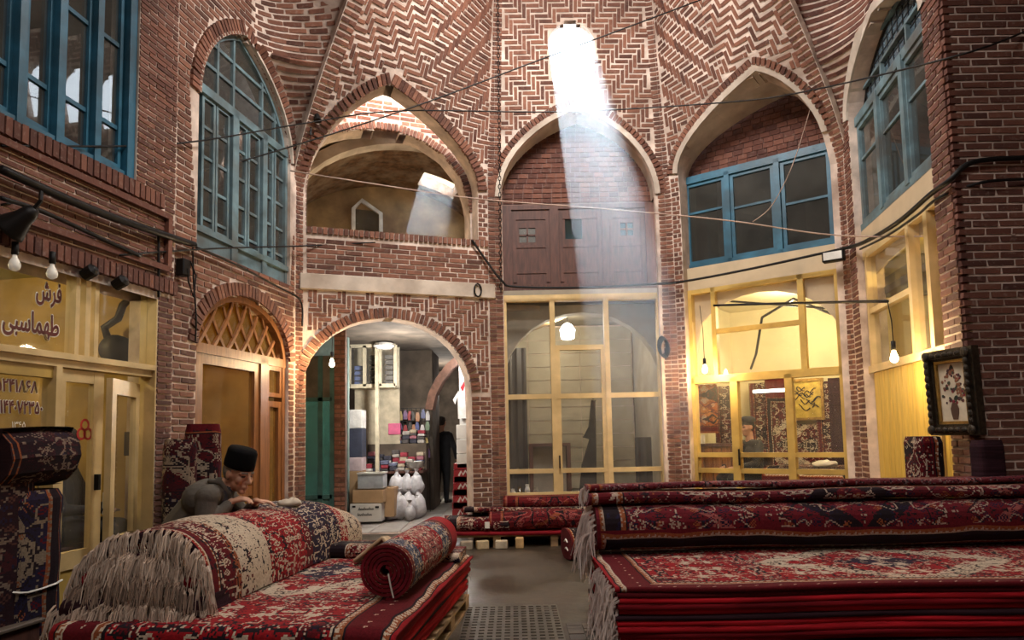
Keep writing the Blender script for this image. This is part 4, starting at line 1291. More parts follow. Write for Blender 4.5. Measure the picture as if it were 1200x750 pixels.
def sheet(fn, nu, nv, mat, name, parent=None, mw=None, uvfn=None, thick=0.0, close=False):
    """a surface fn(i/nu, j/nv) -> point, with uv in metres"""
    m = MB()
    vs, us = [], []
    for i in range(nu + 1):
        for j in range(nv + 1):
            vs.append(fn(i / nu, j / nv)); us.append(uvfn(i / nu, j / nv))
    fs = [(i * (nv + 1) + j, (i + 1) * (nv + 1) + j, (i + 1) * (nv + 1) + j + 1, i * (nv + 1) + j + 1) for i in range(nu) for j in range(nv)]
    if close:
        fs += [tuple(range(nv + 1))[::-1], tuple(nu * (nv + 1) + j for j in range(nv + 1))]
    m.add(vs, fs, us)
    return m.build(name, mat, parent, mw, smooth=not close)
def folded(name, label, mw, x0, x1, y0, y1, z0, z1, mat, group=None, cat='carpet', seed=0, wav=.012, front='round', nu=44, uo=(0, 0), sag=0.0, parent=None, pile=None):
    """a folded carpet: long, lying, its fold rounded towards -y; made in the frame mw"""
    h = z1 - z0
    prof = [(y1, z0), (y1, z1)] + [(y0 + (y1 - y0) * k / 6, z1) for k in (5, 4, 3, 2, 1)]
    prof += [(y0 + h * .5 - math.sin(t * PI / 6) * h * .5, (z0 + z1) / 2 + math.cos(t * PI / 6) * h * .5) for t in range(0, 7)]
    prof += [(y0 + (y1 - y0) * k / 3, z0) for k in (1, 2)]
    L = [0.0]
    for (a_, b_), (c_, d_) in zip(prof, prof[1:]): L.append(L[-1] + math.hypot(c_ - a_, d_ - b_))
    n = len(prof)
    m = MB(); vs, us = [], []
    for i in range(nu + 1):
        x = x0 + (x1 - x0) * i / nu
        for j, (y, z) in enumerate(prof):
            k = 1.0 if 5 <= j <= n - 2 else .3
            dy = nz1(x * 1.3, seed * 3.1, 1) * wav * 2.2 * k
            dz = nz1(x * 1.1 + 9, y * .8, pile if pile is not None else seed * 1.7) * wav * (1 if pile is not None else k)
            dx = nz1(y * 2.2, seed * 2.3, z * 4) * wav * 1.5 if i in (0, nu) else 0
            vs.append((x + dx, y + dy, z + dz - sag * (2 * i / nu - 1) ** 2 * 0))
            us.append((x - x0 + uo[0], L[j] - L[1] + uo[1]))
    fs = [(i * n + j, (i + 1) * n + j, (i + 1) * n + (j + 1) % n, i * n + (j + 1) % n) for i in range(nu) for j in range(n)]
    fs += [tuple(range(n))[::-1], tuple(nu * n + j for j in range(n))]
    m.add(vs, fs, us)
    if parent is not None: return m.build(name, mat, parent, None)
    o = m.build(name, mat, None, mw, label=label, cat=cat, group=group)
    return o
def fringe(parent, anchors, outs, length, per, mat=None, mw=None, rad=.004, name='fringe', droop=1.0, seed=0):
    """knotted fringe: tassels of strands that leave the edge along outs and hang down"""
    r = random.Random(seed)
    m = MB()
    for (p, o) in zip(anchors, outs):
        p, o = V(p), V(o)
        lt = length * r.uniform(.6, 1.12)
        spread = V((r.uniform(-.28, .28), r.uniform(-.28, .28), 0)); push = r.uniform(.2, .75)
        s0 = V((r.uniform(-.012, .012), r.uniform(-.012, .012), r.uniform(-.012, .012)))
        for _ in range(per):
            l = lt * r.uniform(.8, 1.08)
            a_ = p + s0 + V((r.uniform(-.006, .006), r.uniform(-.006, .006), r.uniform(-.004, .004)))
            dvec = o * push * r.uniform(.8, 1.2) + spread + V((r.uniform(-.07, .07), r.uniform(-.07, .07), 0))
            p1 = a_ + dvec * l * .30 + V((0, 0, -.10 * l * droop))
            p2 = p1 + dvec * l * .16 + V((r.uniform(-.05, .05) * l, r.uniform(-.05, .05) * l, -.38 * l * droop))
            p3 = p2 + V((r.uniform(-.14, .14) * l, r.uniform(-.14, .14) * l, -.45 * l * droop))
            m.tube([a_, p1, p2, p3], [rad * .8, rad, rad * .9, rad * .6], 3, cap=False)
    return m.build(name, mat or FRINGE, parent, mw if mw is not None else None, kind='stuff')

# ---- the great pile in the right half: folded carpets, laid flat
zR = 0.56
pf, pb = on_z(724, 690, zR), on_z(733, 651, zR)
RX0, RY0, RY1 = pf.x, pf.y, pf.y + 1.40
print('right pile', pf, pb)
nl = 18
tones = ['bright red', 'deep red', 'dark wine red', 'crimson']
mats_ = [WOOL_DEEP, WOOL_RED, WOOL_DARK, WOOL_RED, WOOL_RED, WOOL_DEEP, WOOL_RED, WOOL_DARK, WOOL_RED, WOOL_DEEP, WOOL_RED, WOOL_RED, WOOL_DARK, WOOL_RED, WOOL_DEEP, WOOL_RED, RUG_DARK, RUG_CREAM]
ord_ = ['first', 'second', 'third', 'fourth', 'fifth', 'sixth', 'seventh', 'eighth', 'ninth', 'tenth', 'eleventh', 'twelfth', 'thirteenth', 'fourteenth', 'fifteenth', 'sixteenth', 'seventeenth', 'eighteenth']
h = (zR - .02) / nl
for k in range(nl):
    top = nl - 1 - k
    jit = R.uniform(-.02, .03)
    nm = {0: 'red carpet with white spandrels and guard stripes, topmost flat layer of the right pile', 1: 'dark carpet with a patterned border, second layer from the top of the right pile'}
    lab = nm.get(top, 'folded plain-edged carpet, %s layer down in the large right pile' % ord_[top])
    c_ = folded('folded_carpet', lab, None, RX0 + jit, RX0 + 3.6 + jit, RY0 - .004 * k * 0 + R.uniform(-.015, .02), RY1, .02 + k * h, .02 + (k + 1) * h - .0015, mats_[k], 'carpets folded flat in the large right pile', seed=k, wav=.010, uo=(0, .0), pile=2.5)
    if k > 8:
        n = 26
        an = [(RX0 + jit, RY0 + .02 + (RY1 - RY0) * i / n * .5, .02 + (k + .6) * h) for i in range(n)]
        fringe(c_, an, [(-1, 0, 0)] * n, .16 if k % 3 else .24, 2, FRINGE_PALE, Matrix(), seed=k, rad=.0045)
ry = pb.y
# thick loosely rolled carpet along the back of the pile
def oval(name, label, x0, x1, yc, z0, wy, hz, mat, group=None, nu=48, nv=28, seed=0, uo=(0, 0), sq=.8, cat='carpet', wav=.02, rise=0.0):
    def fn(a_, b_):
        t = 2 * PI * b_ + PI
        x = x0 + (x1 - x0) * a_
        c_, s_ = math.cos(t), math.sin(t)
        y = yc + wy / 2 * math.copysign(abs(c_) ** sq, c_)
        z = z0 + hz / 2 + hz / 2 * math.copysign(abs(s_) ** sq, s_)
        return (x, y + nz1(x * 1.4, z * 3, seed) * wav, max(z + nz1(x * 1.2 + 4, y * 2, seed) * wav * (1 if z > z0 + .02 else 0), z0 - .004) + rise * a_)
    per = PI * (wy + hz) / 2
    o = sheet(fn, nu, nv, mat, name, None, None, lambda a_, b_: ((x1 - x0) * a_ + uo[0], per * b_ + uo[1]), close=True)
    return props(o, label, cat, group)
r1 = oval('rolled_carpet', 'long loosely rolled wine-red floral carpet lying along the back of the right pile', RX0 + .02, RX0 + 3.7, ry + .205, zR + .012, .40, .32, rug('rug_wine_roll', 3.7, 1.62, (0.15, 0.010, 0.018), [NAVY, BLK, PINK, RUST, NAVY, (0.45, .33, .25)], cell=9, bw=.2, seed=31, border=BLK), seed=3)
n = 22
an = [(RX0 + .0, ry + .205 - .19 * math.cos(PI * i / n), zR + .16 + .15 * math.sin(PI * i / n)) for i in range(n + 1)] + [(RX0, ry + .05 + .03 * i, zR + .08) for i in range(12)]
fringe(r1, an, [(-1, 0, 0)] * len(an), .30, 5, FRINGE_PALE, Matrix(), seed=77, rad=.005)
r2 = folded('folded_carpet', 'flattened dark red carpet with paisley border on top of the back roll', None, RX0 - .02, RX0 + 3.7, ry + .10, 5.215, zR + .335, zR + .415, rug('rug_paisley', 3.7, 1.1, (0.13, 0.012, 0.02), [NAVY, BLK, PINK, RUST, (0.5, .38, .3)], cell=8, bw=.25, seed=35, border=DRED), seed=21, wav=.022)
r3 = folded('folded_carpet', 'dull mauve folded carpet, uppermost at the back of the right pile', None, RX0 - .03, RX0 + 3.7, ry + .20, 5.22, zR + .425, zR + .468, rug('rug_mauve', 3.7, 1.1, (0.17, 0.03, 0.04), [BLK, DRED, PINK, (.3, .2, .2)], cell=12, bw=.12, seed=37), seed=25, wav=.02)
an = [(RX0 - .02, ry + .20 + .022 * i, zR + .445) for i in range(10)]
fringe(r3, an, [(-1, 0, 0)] * 10, .16, 3, FRINGE_PALE, Matrix(), seed=79, rad=.005)
# low pallet that carries the far half of the pile: stands on the floor behind
PALE_WOOD = M('pale_pallet_wood', (0.36, 0.23, 0.11), 0.7, var=.3, scale=6, stretch=(1, 1, 6), dirt=(.18, .11, .06))

# ---- the left pile: its frame runs along the right-hand edge
zL_ = 0.42
pA, pB = on_z(458, 742, zL_), on_z(550, 651, zL_)
ty = (pB - pA).normalized(); tx = V((ty.y, -ty.x, 0))
LP = Matrix(((tx.x, ty.x, 0, pA.x), (tx.y, ty.y, 0, pA.y), (0, 0, 1, 0), (0, 0, 0, 1)))
LPi = LP.inverted()
LL = (pB - pA).length
loc = lambda px, py, z: LPi @ on_z(px, py, z)
print('left pile', pA, pB, LL, loc(262, 716, zL_), loc(425, 640, zL_), loc(450, 704, zL_), loc(300, 732, zL_))
XW = -1.85
pal = thing('pallet', 'pale wooden pallet carrying the left carpet pile', 'pallet', (0, 0, 0), LP)
for i in range(9):
    y = .06 + i * (LL - .1) / 9
    MB().box(XW, .0, y, y + .11, .115, .135).build('top_board', PALE_WOOD, pal, bevel=.004)
for x in (-.10, -.95, XW):
    MB().box(x, x + .10, .05, LL - .03, .0, .018).build('bottom_board', PALE_WOOD, pal)
    MB().box(x, x + .10, .05, LL - .03, .095, .115).build('stringer', PALE_WOOD, pal)
    for y in (.06, LL * .33, LL * .66, LL - .18):
        MB().box(x, x + .10, y, y + .14, .018, .095).build('block', PALE_WOOD, pal, bevel=.004)
lay_m = [WOOL_RED, WOOL_RED, WOOL_DARK, WOOL_RED, WOOL_DEEP]
lay_l = ['bright red', 'vivid red', 'near-black edged', 'scarlet', 'wine-red']
hh = (zL_ - .135 - .05) / 5
MX = Matrix.Rotation(-PI / 2, 4, 'Z')       # turns the fold so that it faces +x of the pile
for k in range(5):
    # fold along the right side: local x' runs along y, y' runs towards -x
    F_ = LP @ Matrix(((0, -1, 0, 0), (1, 0, 0, 0), (0, 0, 1, 0), (0, 0, 0, 1)))
    jit = R.uniform(-.02, .02)
    c_ = folded('folded_carpet', '%s carpet folded flat, %s from the bottom of the left pile on the pallet' % (lay_l[k], ord_[k]), F_, .04 + jit, LL + .02 + jit, .0 + R.uniform(-.015, .015) - .02 + .02 * (4 - k) * .6, 1.85, .137 + k * hh, .137 + (k + 1) * hh - .0015, lay_m[k], 'carpets folded flat in the left pile', seed=40 + k, wav=.008, pile=4.5)
    an = [(LL + .02 + jit, .02 + .05 * i, .137 + (k + .5) * hh) for i in range(8)]
    fringe(c_, an, [(1, 0, 0)] * 8, .08, 2, FRINGE_PALE, Matrix(), seed=50 + k, rad=.004)
# its top carpet: drapes over the near end
def topfn(a_, b_):
    x = XW + (0.03 - XW) * b_
    s_ = a_ * (LL + .36)
    if s_ < .30: y, z = -.03, zL_ - .32 + s_
    elif s_ < .36: t = (s_ - .30) / .06 * PI / 2; y, z = -.03 + .04 * (1 - math.cos(t)), zL_ - .02 + .03 * math.sin(t)
    else: y, z = .01 + s_ - .36, zL_ + .01
    z += nz1(x * 2, s_ * 2, 5) * .012
    if b_ > .97: z -= .03
    return (x, y, z)
tp = sheet(topfn, 60, 44, RUG_CREAM, 'spread_carpet', None, LP, lambda a_, b_: (a_ * (LL + .36), (1 - b_) * (0.03 - XW) * .8))
props(tp, 'red carpet with white floral corners spread over the top of the left pile', 'carpet')
sol = tp.modifiers.new('thickness', 'SOLIDIFY'); sol.thickness = .016; sol.offset = -1

# the big folded roll with fringes on the left pile
q0, q1 = loc(262, 716, zL_), loc(425, 640, zL_)
RW, RH = .80, .445
def hump(a_, b_, k=1.0, y0=None):
    y = q0.y - .12 + a_ * (q1.y - q0.y + .12)
    xr = q0.x + (q1.x - q0.x) * a_
    t = PI * b_
    taper = 1 - .30 * max(0, (a_ - .72) / .28) ** 2
    lean_ = .07 * math.sin(a_ * 5)
    x = xr - RW / 2 + RW / 2 * k * math.copysign(abs(math.cos(t)) ** .75, math.cos(t))
    z = zL_ + .035 + RH * k * taper * (math.sin(t) ** .72 if math.sin(t) > 0 else 0) + nz1(x * 2.4, y * 1.8, 3) * .03 * math.sin(t)
    return V((x + nz1(y * 2, z * 2, 8) * .02, y, z))
big = thing('rolled_carpet', 'big red and cream folded carpet roll with a long fringe on the left pile', 'carpet', (q0.x, q0.y, zL_), LP)
LB = q1.y - q0.y + .12
sheet(lambda a_, b_: hump(a_, b_), 56, 40, RUG_BAND, 'body', big, None, lambda a_, b_: (a_ * LB, b_ * 1.5 + .4))
# near end: nested folds, then the far end
def endface(ys, k0, k1, mat, nm):
    m = MB(); n = 20
    a0 = [hump(0, j / n, k0) for j in range(n + 1)]; a1 = [hump(0, j / n, k1) for j in range(n + 1)]
    vs = [(p.x, ys, p.z) for p in a0] + [(p.x, ys - .03, p.z) for p in a1] + [(p.x, ys + .25, p.z) for p in a1]
    k = n + 1
    m.add(vs, [(j, j + 1, k + j + 1, k + j) for j in range(n)] + [(k + j, k + j + 1, 2 * k + j + 1, 2 * k + j) for j in range(n)])
    return m.build(nm, mat, big, smooth=True)
ye = hump(0, .5).y
endface(ye, 1.0, .86, WOOL_DARK, 'fold'); endface(ye + .05, .84, .66, WOOL_DEEP, 'fold'); endface(ye + .06, .64, .45, WOOL_DARK, 'fold')
m = MB(); n = 20
vs = [hump(1, j / n) for j in range(n + 1)] + [hump(0, j / n, .45) + V((0, .1, 0)) for j in range(n + 1)]
for nm_, q_ in (('far_fold', vs[:n + 1][::-1]), ('near_fold', vs[n + 1:])):
    MB().add(q_, [tuple(range(n + 1))]).build(nm_, WOOL_DEEP, big)
an = [hump(0, j / 90) + V((0, -.02, 0)) for j in range(91)]
fringe(big, an, [V((.6 * math.cos(PI * j / 90), -1, 0)) for j in range(91)], .22, 9, FRINGE, None, seed=1, rad=.0034)
for rowk, (zz, yy, ln) in enumerate(((.79, .05, .22), (.67, .10, .22), (.54, .15, .20))):
    hw = RW / 2 * (1 - ((zz - zL_) / (RH + .04)) ** 2) ** .5
    F_ = folded('fold', '', None, q0.x - RW / 2 - hw, q0.x - RW / 2 + hw, ye - yy, ye + .25, zz - .11, zz, (WOOL_DARK, WOOL_DEEP, WOOL_DARK)[rowk], seed=300 + rowk, nu=16, wav=.025, parent=big)
    F_.matrix_basis = BASES[big.name]
    n = 74
    an = [(q0.x - RW / 2 + hw * (2 * j / n - 1), ye - yy - .01, zz - .025 - .06 * (2 * j / n - 1) ** 4 + .012 * math.sin(j * .5 + rowk)) for j in range(n + 1)]
    fringe(big, an, [((2 * j / n - 1) * .3, -1, 0) for j in range(n + 1)], ln, 11, (FRINGE, FRINGE_TAN, FRINGE)[rowk], None, seed=5 + rowk, rad=.0032)
an = [hump(1, j / 24) + V((0, .0, 0)) for j in range(2, 25)]
fringe(big, an, [(.3, 1, 0)] * len(an), .07, 4, FRINGE_PALE, None, seed=9)
for rowk, (zz, yy, ln) in enumerate(((zL_ + .06, -.13, .22), (zL_ - .06, -.16, .20), (.26, -.18, .2), (.16, -.20, .15))):
    n = 62
    an = [(q0.x - RW - .10 + (RW + .12) * j / n, q0.y - .12 + yy + .05, zz) for j in range(n + 1)]
    fringe(big, an, [(0, -1, 0)] * (n + 1), ln, 6, FRINGE_TAN if rowk % 2 else FRINGE, None, seed=20 + rowk)
# folded carpets under that fringe, standing out beyond the pile
u_ = folded('folded_carpet', 'dark fringed carpet folded under the near end of the big roll', LP, q0.x - RW - .15, q0.x + .02, q0.y - .20, q0.y + .5, .02, zL_ - .01, WOOL_DARK, seed=61, nu=16, wav=.02)

# the small tight roll
s0_ = loc(452, 705, zL_ + .02)
s1_ = loc(512, 655, zL_ + .02)
ax = (V((s1_.x, s1_.y, 0)) - V((s0_.x, s0_.y, 0))); SL = ax.length; ax.normalize()
r0_ = .172
sm = thing('rolled_carpet', 'small tight carpet roll, its spiral end showing, on top of the left pile', 'carpet', (0, 0, 0), LP @ Matrix.Translation((s0_.x, s0_.y, zL_ + .022 + r0_)) @ Matrix.Rotation(math.atan2(-ax.x, ax.y), 4, 'Z'))
turns, th = 5.5, .019
def spir(t): return r0_ - (r0_ - .035) * t, -PI / 2 + 2 * PI * turns * t
N = 150
m = MB(); vs, us = [], []
arc = 0
for i in range(N + 1):
    r_, an_ = spir(i / N)
    arc += r_ * 2 * PI * turns / N
    for rr in (r_, r_ - th):
        for y in (0, SL): vs.append((rr * math.cos(an_), y + .004 * math.sin(an_ * 3.3), rr * math.sin(an_))); us.append((y + .01, arc))
fs = []
for i in range(N):
    k = 4 * i
    fs += [(k, k + 4, k + 5, k + 1), (k + 2, k + 3, k + 7, k + 6)]
m.add(vs, fs, us); m.build('body', RUG_SMALL, sm, smooth=True)
EDGE = wool('deep_red_edge', (0.13, .008, .014), 3)
for q in (0, 1):
    MB().add([v for i in range(N + 1) for v in (vs[4 * i + q], vs[4 * i + 2 + q])], [(2 * i, 2 * i + 1, 2 * i + 3, 2 * i + 2) for i in range(N)]).build('cut_edge', EDGE, sm)
MB().tube([(.02, -.012, -.01), (.035, -.016, -.08), (.05, -.010, -.15)], .005, 5).build('white_string', WHITE_LET, sm)
# what lies behind it at the far end of the pile
c0 = loc(486, 640, zL_ + .02)
def tent(a_, b_):
    x = (a_ - .5) * .46; y = (b_ - .5) * .5
    z = .21 * max(0, 1 - abs(x) * 4.0) * (1 - .5 * b_) + .04 + nz1(x * 6, y * 5, 2) * .025
    return (x, y, z)
o = sheet(tent, 18, 14, M('cream_carpet_back', (0.45, 0.33, 0.20), .95, var=.3, scale=12), 'folded_carpet', None, LP @ Matrix.Translation((c0.x, LL - .35, zL_ + .0)), lambda a_, b_: (a_, b_))
props(o, 'carpet peaked up with its cream back showing, behind the small roll', 'carpet'); sol = o.modifiers.new('thickness', 'SOLIDIFY'); sol.thickness = .02
folded('folded_carpet', 'small dark red folded carpet at the far end of the left pile', LP, loc(425, 640, zL_).x - .05, loc(425, 640, zL_).x + .42, LL - .32, LL - .02, zL_ + .015, zL_ + .13, RUG_DARK, seed=71, nu=14, wav=.03)
folded('folded_carpet', 'narrow patterned carpet with a cream edge at the far right corner of the left pile', LP, c0.x + .12, -.02, LL - .42, LL - .02, zL_ + .015, zL_ + .08, RUG_NAVY, seed=72, nu=12, wav=.02)
# crumpled cloth on the ridge of the big roll
hp = hump(.62, .42)
m = MB().ball((0, 0, .02), (.10, .07, .035), 12)
m.v = [(x + nz1(x * 30, y * 30, 1) * .02, y, z + nz1(x * 26, y * 26, 4) * .025) for x, y, z in m.v]
m.build('cloth', M('beige_cloth', (.52, .44, .34), .95), None, LP @ Matrix.Translation(hp), smooth=True, label='crumpled beige cloth on the ridge of the big carpet roll', cat='cloth')

# ---- carpets before the middle shopfront
pm = on_z(560, 640, .0)
YM = pm.y - .15
MX0 = on_y(522, 610, YM + .2).x; MX1 = on_y(716, 610, YM + .2).x + .3
pl2 = thing('pallet', 'low old pallet under the carpets before the middle shopfront', 'pallet', (MX0, YM, 0))
for i in range(4): MB().box(MX0, MX1, YM + .02 + .16 * i, YM + .13 + .16 * i, .13, .155).build('top_board', PALE_WOOD, pl2)
for x in (MX0 + .62, MX0 + 1.35, MX1 - .1): MB().box(x, x + .09, YM + .02, YM + .6, .0, .13).build('bearer', PALE_WOOD, pl2)
for k, (px, c_, lab) in enumerate(((548, (.36, .30, .22), 'pale grey stone block leaning under the pallet edge'), (566, (.42, .33, .2), 'flat sandy stone block under the middle pallet'), (588, (.5, .42, .3), 'broken cream brick under the middle pallet'), (609, (.55, .36, .16), 'upright orange-tan brick at the right of the stone blocks'))):
    x = on_z(px, 641, 0).x
    w_ = .10 if k == 3 else .15
    m = MB().box(-w_ / 2, w_ / 2, -.05, .05, 0, .13 if k == 3 else .10)
    m.build('block', M('block_%d' % k, c_, .9, var=.3, scale=12), None, Matrix.Translation((x, YM - .06, 0)) @ Matrix.Rotation(R.uniform(-.3, .3), 4, 'Z'), bevel=.008, label=lab, cat='block')
gm = 'carpets lying before the middle shopfront'
folded('folded_carpet', 'flat dark carpet lowest on the pallet before the middle shopfront', None, MX0, MX1, YM - .03, YM + .60, .156, .20, WOOL_DEEP, gm, seed=81, wav=.015)
folded('folded_carpet', 'long dull red carpet with a zigzag border, bulging in the middle, before the shopfront', None, MX0 + .55, MX1, YM + .0, YM + .60, .20, .45, RUG_DIM, gm, seed=82, wav=.05)
b2 = folded('folded_carpet', 'black-brown folded carpet end with a white tag, beside the passage', None, MX0 - .02, MX0 + .80, YM - .02, YM + .55, .20, .36, RUG_DARK, gm, seed=83, wav=.05, nu=20)
MB().box(MX0 + .52, MX0 + .58, YM - .06, YM - .05, .25, .33).build('white_tag', WHITE_LET, b2, Matrix())
folded('folded_carpet', 'thin patterned carpet laid along the sill of the middle shopfront', None, MX0 + .75, MX1 - .2, YM + .30, YM + .60, .46, .60, RUG_DIM, gm, seed=84, wav=.015)
folded('folded_carpet', 'thin brown carpet draped on the pallet carpets beside the passage', None, MX0 + .2, MX1 - .3, YM + .2, YM + .60, .40, .46, RUG_DARK, gm, seed=85, wav=.03)
# dark roll end on the floor beside the right pile
pr = on_z(684, 660, 0)
o = oval('rolled_carpet', 'dark carpet roll on the floor just behind the left end of the right pile', 0, 1.3, 0, 0, .40, .34, RUG_DARK, seed=91, nu=16, wav=.03)
o.matrix_world = Matrix.Translation((pr.x - .17, pr.y + .25, .002)) @ Matrix.Rotation(.25, 4, 'Z')
MB().tube([(-.012, .02, .2), (-.016, -.04, .23), (-.012, -.09, .2)], .008, 5).tube([(-.012, .0, .12), (-.016, -.05, .14), (-.012, -.10, .11)], .008, 5).build('white_tie', WHITE_LET, o, Matrix())
# grey heap beyond the right pile
g_ = on_y(806, 578, 6.6)
o = oval('rolled_carpet', 'dull grey-brown carpet heap behind the right pile, before the lit shopfront', 0, .9, 0, 0, .5, .34, M('grey_wool', (.10, .08, .075), .95, scale=10), seed=95, nu=14, wav=.06)
o.matrix_world = Matrix.Translation((g_.x - .42, 6.75, .52))
MB().box(g_.x - .5, g_.x + 1.9, 6.4, 7.1, 0, .52).build('bench', WOOD_DARK, None, bevel=.01, label='low dark bench behind the right pile, under the grey carpet heap', cat='bench')

# ---- standing rolls and folded stacks against the left wall
def stand(label, p, z0, z1, wx, wy, rot, mat, group, string=None, seed=0, tilt=0):
    """a carpet folded thick and stood on end"""
    prof = [(math.copysign(abs(math.cos(t)) ** .55, math.cos(t)) * wx / 2, math.copysign(abs(math.sin(t)) ** .55, math.sin(t)) * wy / 2) for t in [2 * PI * k / 24 for k in range(24)]]
    t_ = thing('standing_carpet', label, 'carpet', (0, 0, 0), Matrix.Translation((p[0], p[1], z0)) @ Matrix.Rotation(rot, 4, 'Z') @ Matrix.Rotation(tilt, 4, 'X'), group)
    H = z1 - z0
    n = 24
    def fn(a_, b_):
        k = int(round(b_ * n)) % n
        w_ = 1 + .05 * nz1(a_ * 6, k * .4, seed) - (.12 if a_ > .97 else 0)
        return (prof[k][0] * w_, prof[k][1] * w_, a_ * H)
    sheet(fn, 20, n, mat, 'body', t_, None, lambda a_, b_: (a_ * H + .02, b_ * (wx + wy) * 1.7), close=True)
    for z in string or ():
        MB().tube([(x * 1.05, y * 1.07, z + .01 * math.sin(i)) for i, (x, y) in enumerate(prof + prof[:1])], .007, 5).build('string', WHITE_LET, t_)
    return t_
fl = lambda px, Y: ((px - 600) / 800 * Y, Y)
def nearA(px, py, o):
    q = FA.at(px, py, o); w_ = FA.mw @ V((q[0], o, 0)); return w_
rotA = math.atan2(DA.y, DA.x)
w_ = nearA(24, 700, -.24)
st1 = stand('tall dark navy and cream carpet stood on end, tied with white string, left shopfront', (w_.x, w_.y), 0.02, 1.12, .40, .30, rotA, RUG_NAVY_DIM, 'carpets stood on end against the left wall', (.50,), 1)
w_ = nearA(22, 600, -.24)
folded('folded_carpet', 'dark carpet bundle folded on top of the tall string-tied one, left shopfront', Matrix.Translation((w_.x, w_.y, 0)) @ Matrix.Rotation(rotA, 4, 'Z'), -.26, .26, -.20, .17, 1.13, 1.50, RUG_NIGHT, seed=5, nu=12, wav=.03)
w_ = nearA(-14, 700, -.22)
stand('second dark carpet stood on end, half out of view before the lettered pane', (w_.x, w_.y), 0.02, 1.25, .40, .3, rotA, RUG_NIGHT, 'carpets stood on end against the left wall', (), 2)
stand('dark red carpet stood on end beside the brick corner, behind the leaning man', (*fl(211, 5.75),), 0, 1.43, .26, .24, .5, RUG_DUSK, 'carpets stood on end behind the leaning man', (), 3)
stand('taller wine-red carpet with cream scrolls stood on end, before the timber door', (*fl(238, 6.05),), 0, 1.56, .30, .24, .4, rug('rug_scroll', 1.6, 1.2, (.09, .008, .012), [NAVY, (.38, .30, .22), DRED, BLK, (.38, .30, .22)], cell=9, bw=.12, seed=44), 'carpets stood on end behind the leaning man', (), 4)
w_ = FF.mw @ V((wF - .35, -.16, 0))
stand('dark red folded carpet stood below the framed flower picture', (w_.x - .06, w_.y + .02), .3, 1.33, .36, .22, math.atan2(FF.d.y, FF.d.x), RUG_DARK, 'folded carpets under the framed picture', (), 5)
stand('narrow blackish folded carpet stood right against the brick pier corner', (cFG.x + .02, cFG.y - .12), .3, 1.30, .2, .16, 0, WOOL_DARK, 'folded carpets under the framed picture', (), 6)
# dark chest at the lower left corner
q_ = on_z(48, 724, .34)
bx = thing('step_box', 'dark wooden box step before the left shopfront, under the standing carpets', 'box', (0, 0, 0), Matrix.Translation((q_.x, q_.y, 0)) @ Matrix.Rotation(rotA - PI / 2, 4, 'Z'))
MB().box(-.9, 0, -1.1, .0, .0, .315).build('body', WOOD_DARK, bx, bevel=.008)
MB().box(-.92, .02, -1.12, .02, .315, .34).build('lid', M('greasy_board', (.10, .075, .055), .5), bx, bevel=.006)
# ------------------------------------------------------------------ people
def pcap(p0, r0, p1, r1, n=14):
    p0, p1 = V(p0), V(p1)
    ax = (p1 - p0); L = max(ax.length, 1e-5); ax.normalize()
    ref = V((0, 0, 1)) if abs(ax.z) < .9 else V((1, 0, 0))
    x = ax.cross(ref).normalized(); y = ax.cross(x)
    prof = [(r0 * math.cos(a_), r0 * math.sin(a_)) for a_ in [-PI / 2 + PI / 2 * k / 4 for k in range(5)]] + [(r1 * math.cos(a_), L + r1 * math.sin(a_)) for a_ in [PI / 2 * k / 4 for k in range(5)]]
    m = MB(); vs = []
    for r_, z in prof: vs += [p0 + ax * z + (x * math.cos(2 * PI * j / n) + y * math.sin(2 * PI * j / n)) * max(r_, 1e-4) for j in range(n)]
    fs = [(i * n + j, i * n + (j + 1) % n, (i + 1) * n + (j + 1) % n, (i + 1) * n + j) for i in range(len(prof) - 1) for j in range(n)]
    fs += [tuple(range(n))[::-1], tuple(range(len(vs) - n, len(vs)))]
    return m.add(vs, fs)
def figure(name, label, prims, mats, voxel, mw, group=None):
    """one continuous body grown from tapered limbs; cloth and skin follow the limb each face lies on"""
    m = MB()
    for tag, kind, *a_ in prims:
        if kind == 'cap': q = pcap(*a_)
        else:
            c_, r_, rot = a_
            q = MB().ball((0, 0, 0), r_, 12)
            q.v = [tuple(V(c_) + rot @ V(v)) for v in q.v]
        m.add(q.v, q.f)
    o = m.build('tmp_body', None)
    md = o.modifiers.new('r', 'REMESH'); md.mode = 'VOXEL'; md.voxel_size = voxel
    ms = o.modifiers.new('s', 'SMOOTH'); ms.factor = .5; ms.iterations = 3
    dg = bpy.context.evaluated_depsgraph_get()
    me = bpy.data.meshes.new_from_object(o.evaluated_get(dg))
    bpy.data.objects.remove(o)
    me.name = name
    tags = list(mats)
    for t_ in tags: me.materials.append(mats[t_])
    P = []
    for tag, kind, *a_ in prims:
        if kind == 'cap': P.append((tags.index(tag), 0, V(a_[0]), a_[1], V(a_[2]), a_[3]))
        else: P.append((tags.index(tag), 1, V(a_[0]), V(a_[1]), a_[2].inverted(), 0))
    idx = []
    for f in me.polygons:
        c_ = f.center; best, bi = 1e9, 0
        for ti, k, A, r0, B, r1 in P:
            if k == 0:
                ab = B - A; t_ = max(0, min(1, (c_ - A).dot(ab) / max(ab.length_squared, 1e-9)))
                d = (c_ - A - ab * t_).length - (r0 + (r1 - r0) * t_)
            else:
                q = B @ (c_ - A); s_ = V((q.x / r0.x, q.y / r0.y, q.z / r0.z)).length
                d = (s_ - 1) * min(r0)
            if d < best: best, bi = d, ti
        idx.append(bi)
    me.polygons.foreach_set('material_index', idx)
    me.polygons.foreach_set('use_smooth', [True] * len(idx))
    o = bpy.data.objects.new(name, me); C.objects.link(o)
    o.matrix_world = mw
    return props(o, label, 'person', group)
SKIN = M('skin', (0.42, 0.22, 0.14), .55, var=.12, scale=20, bump=.05)
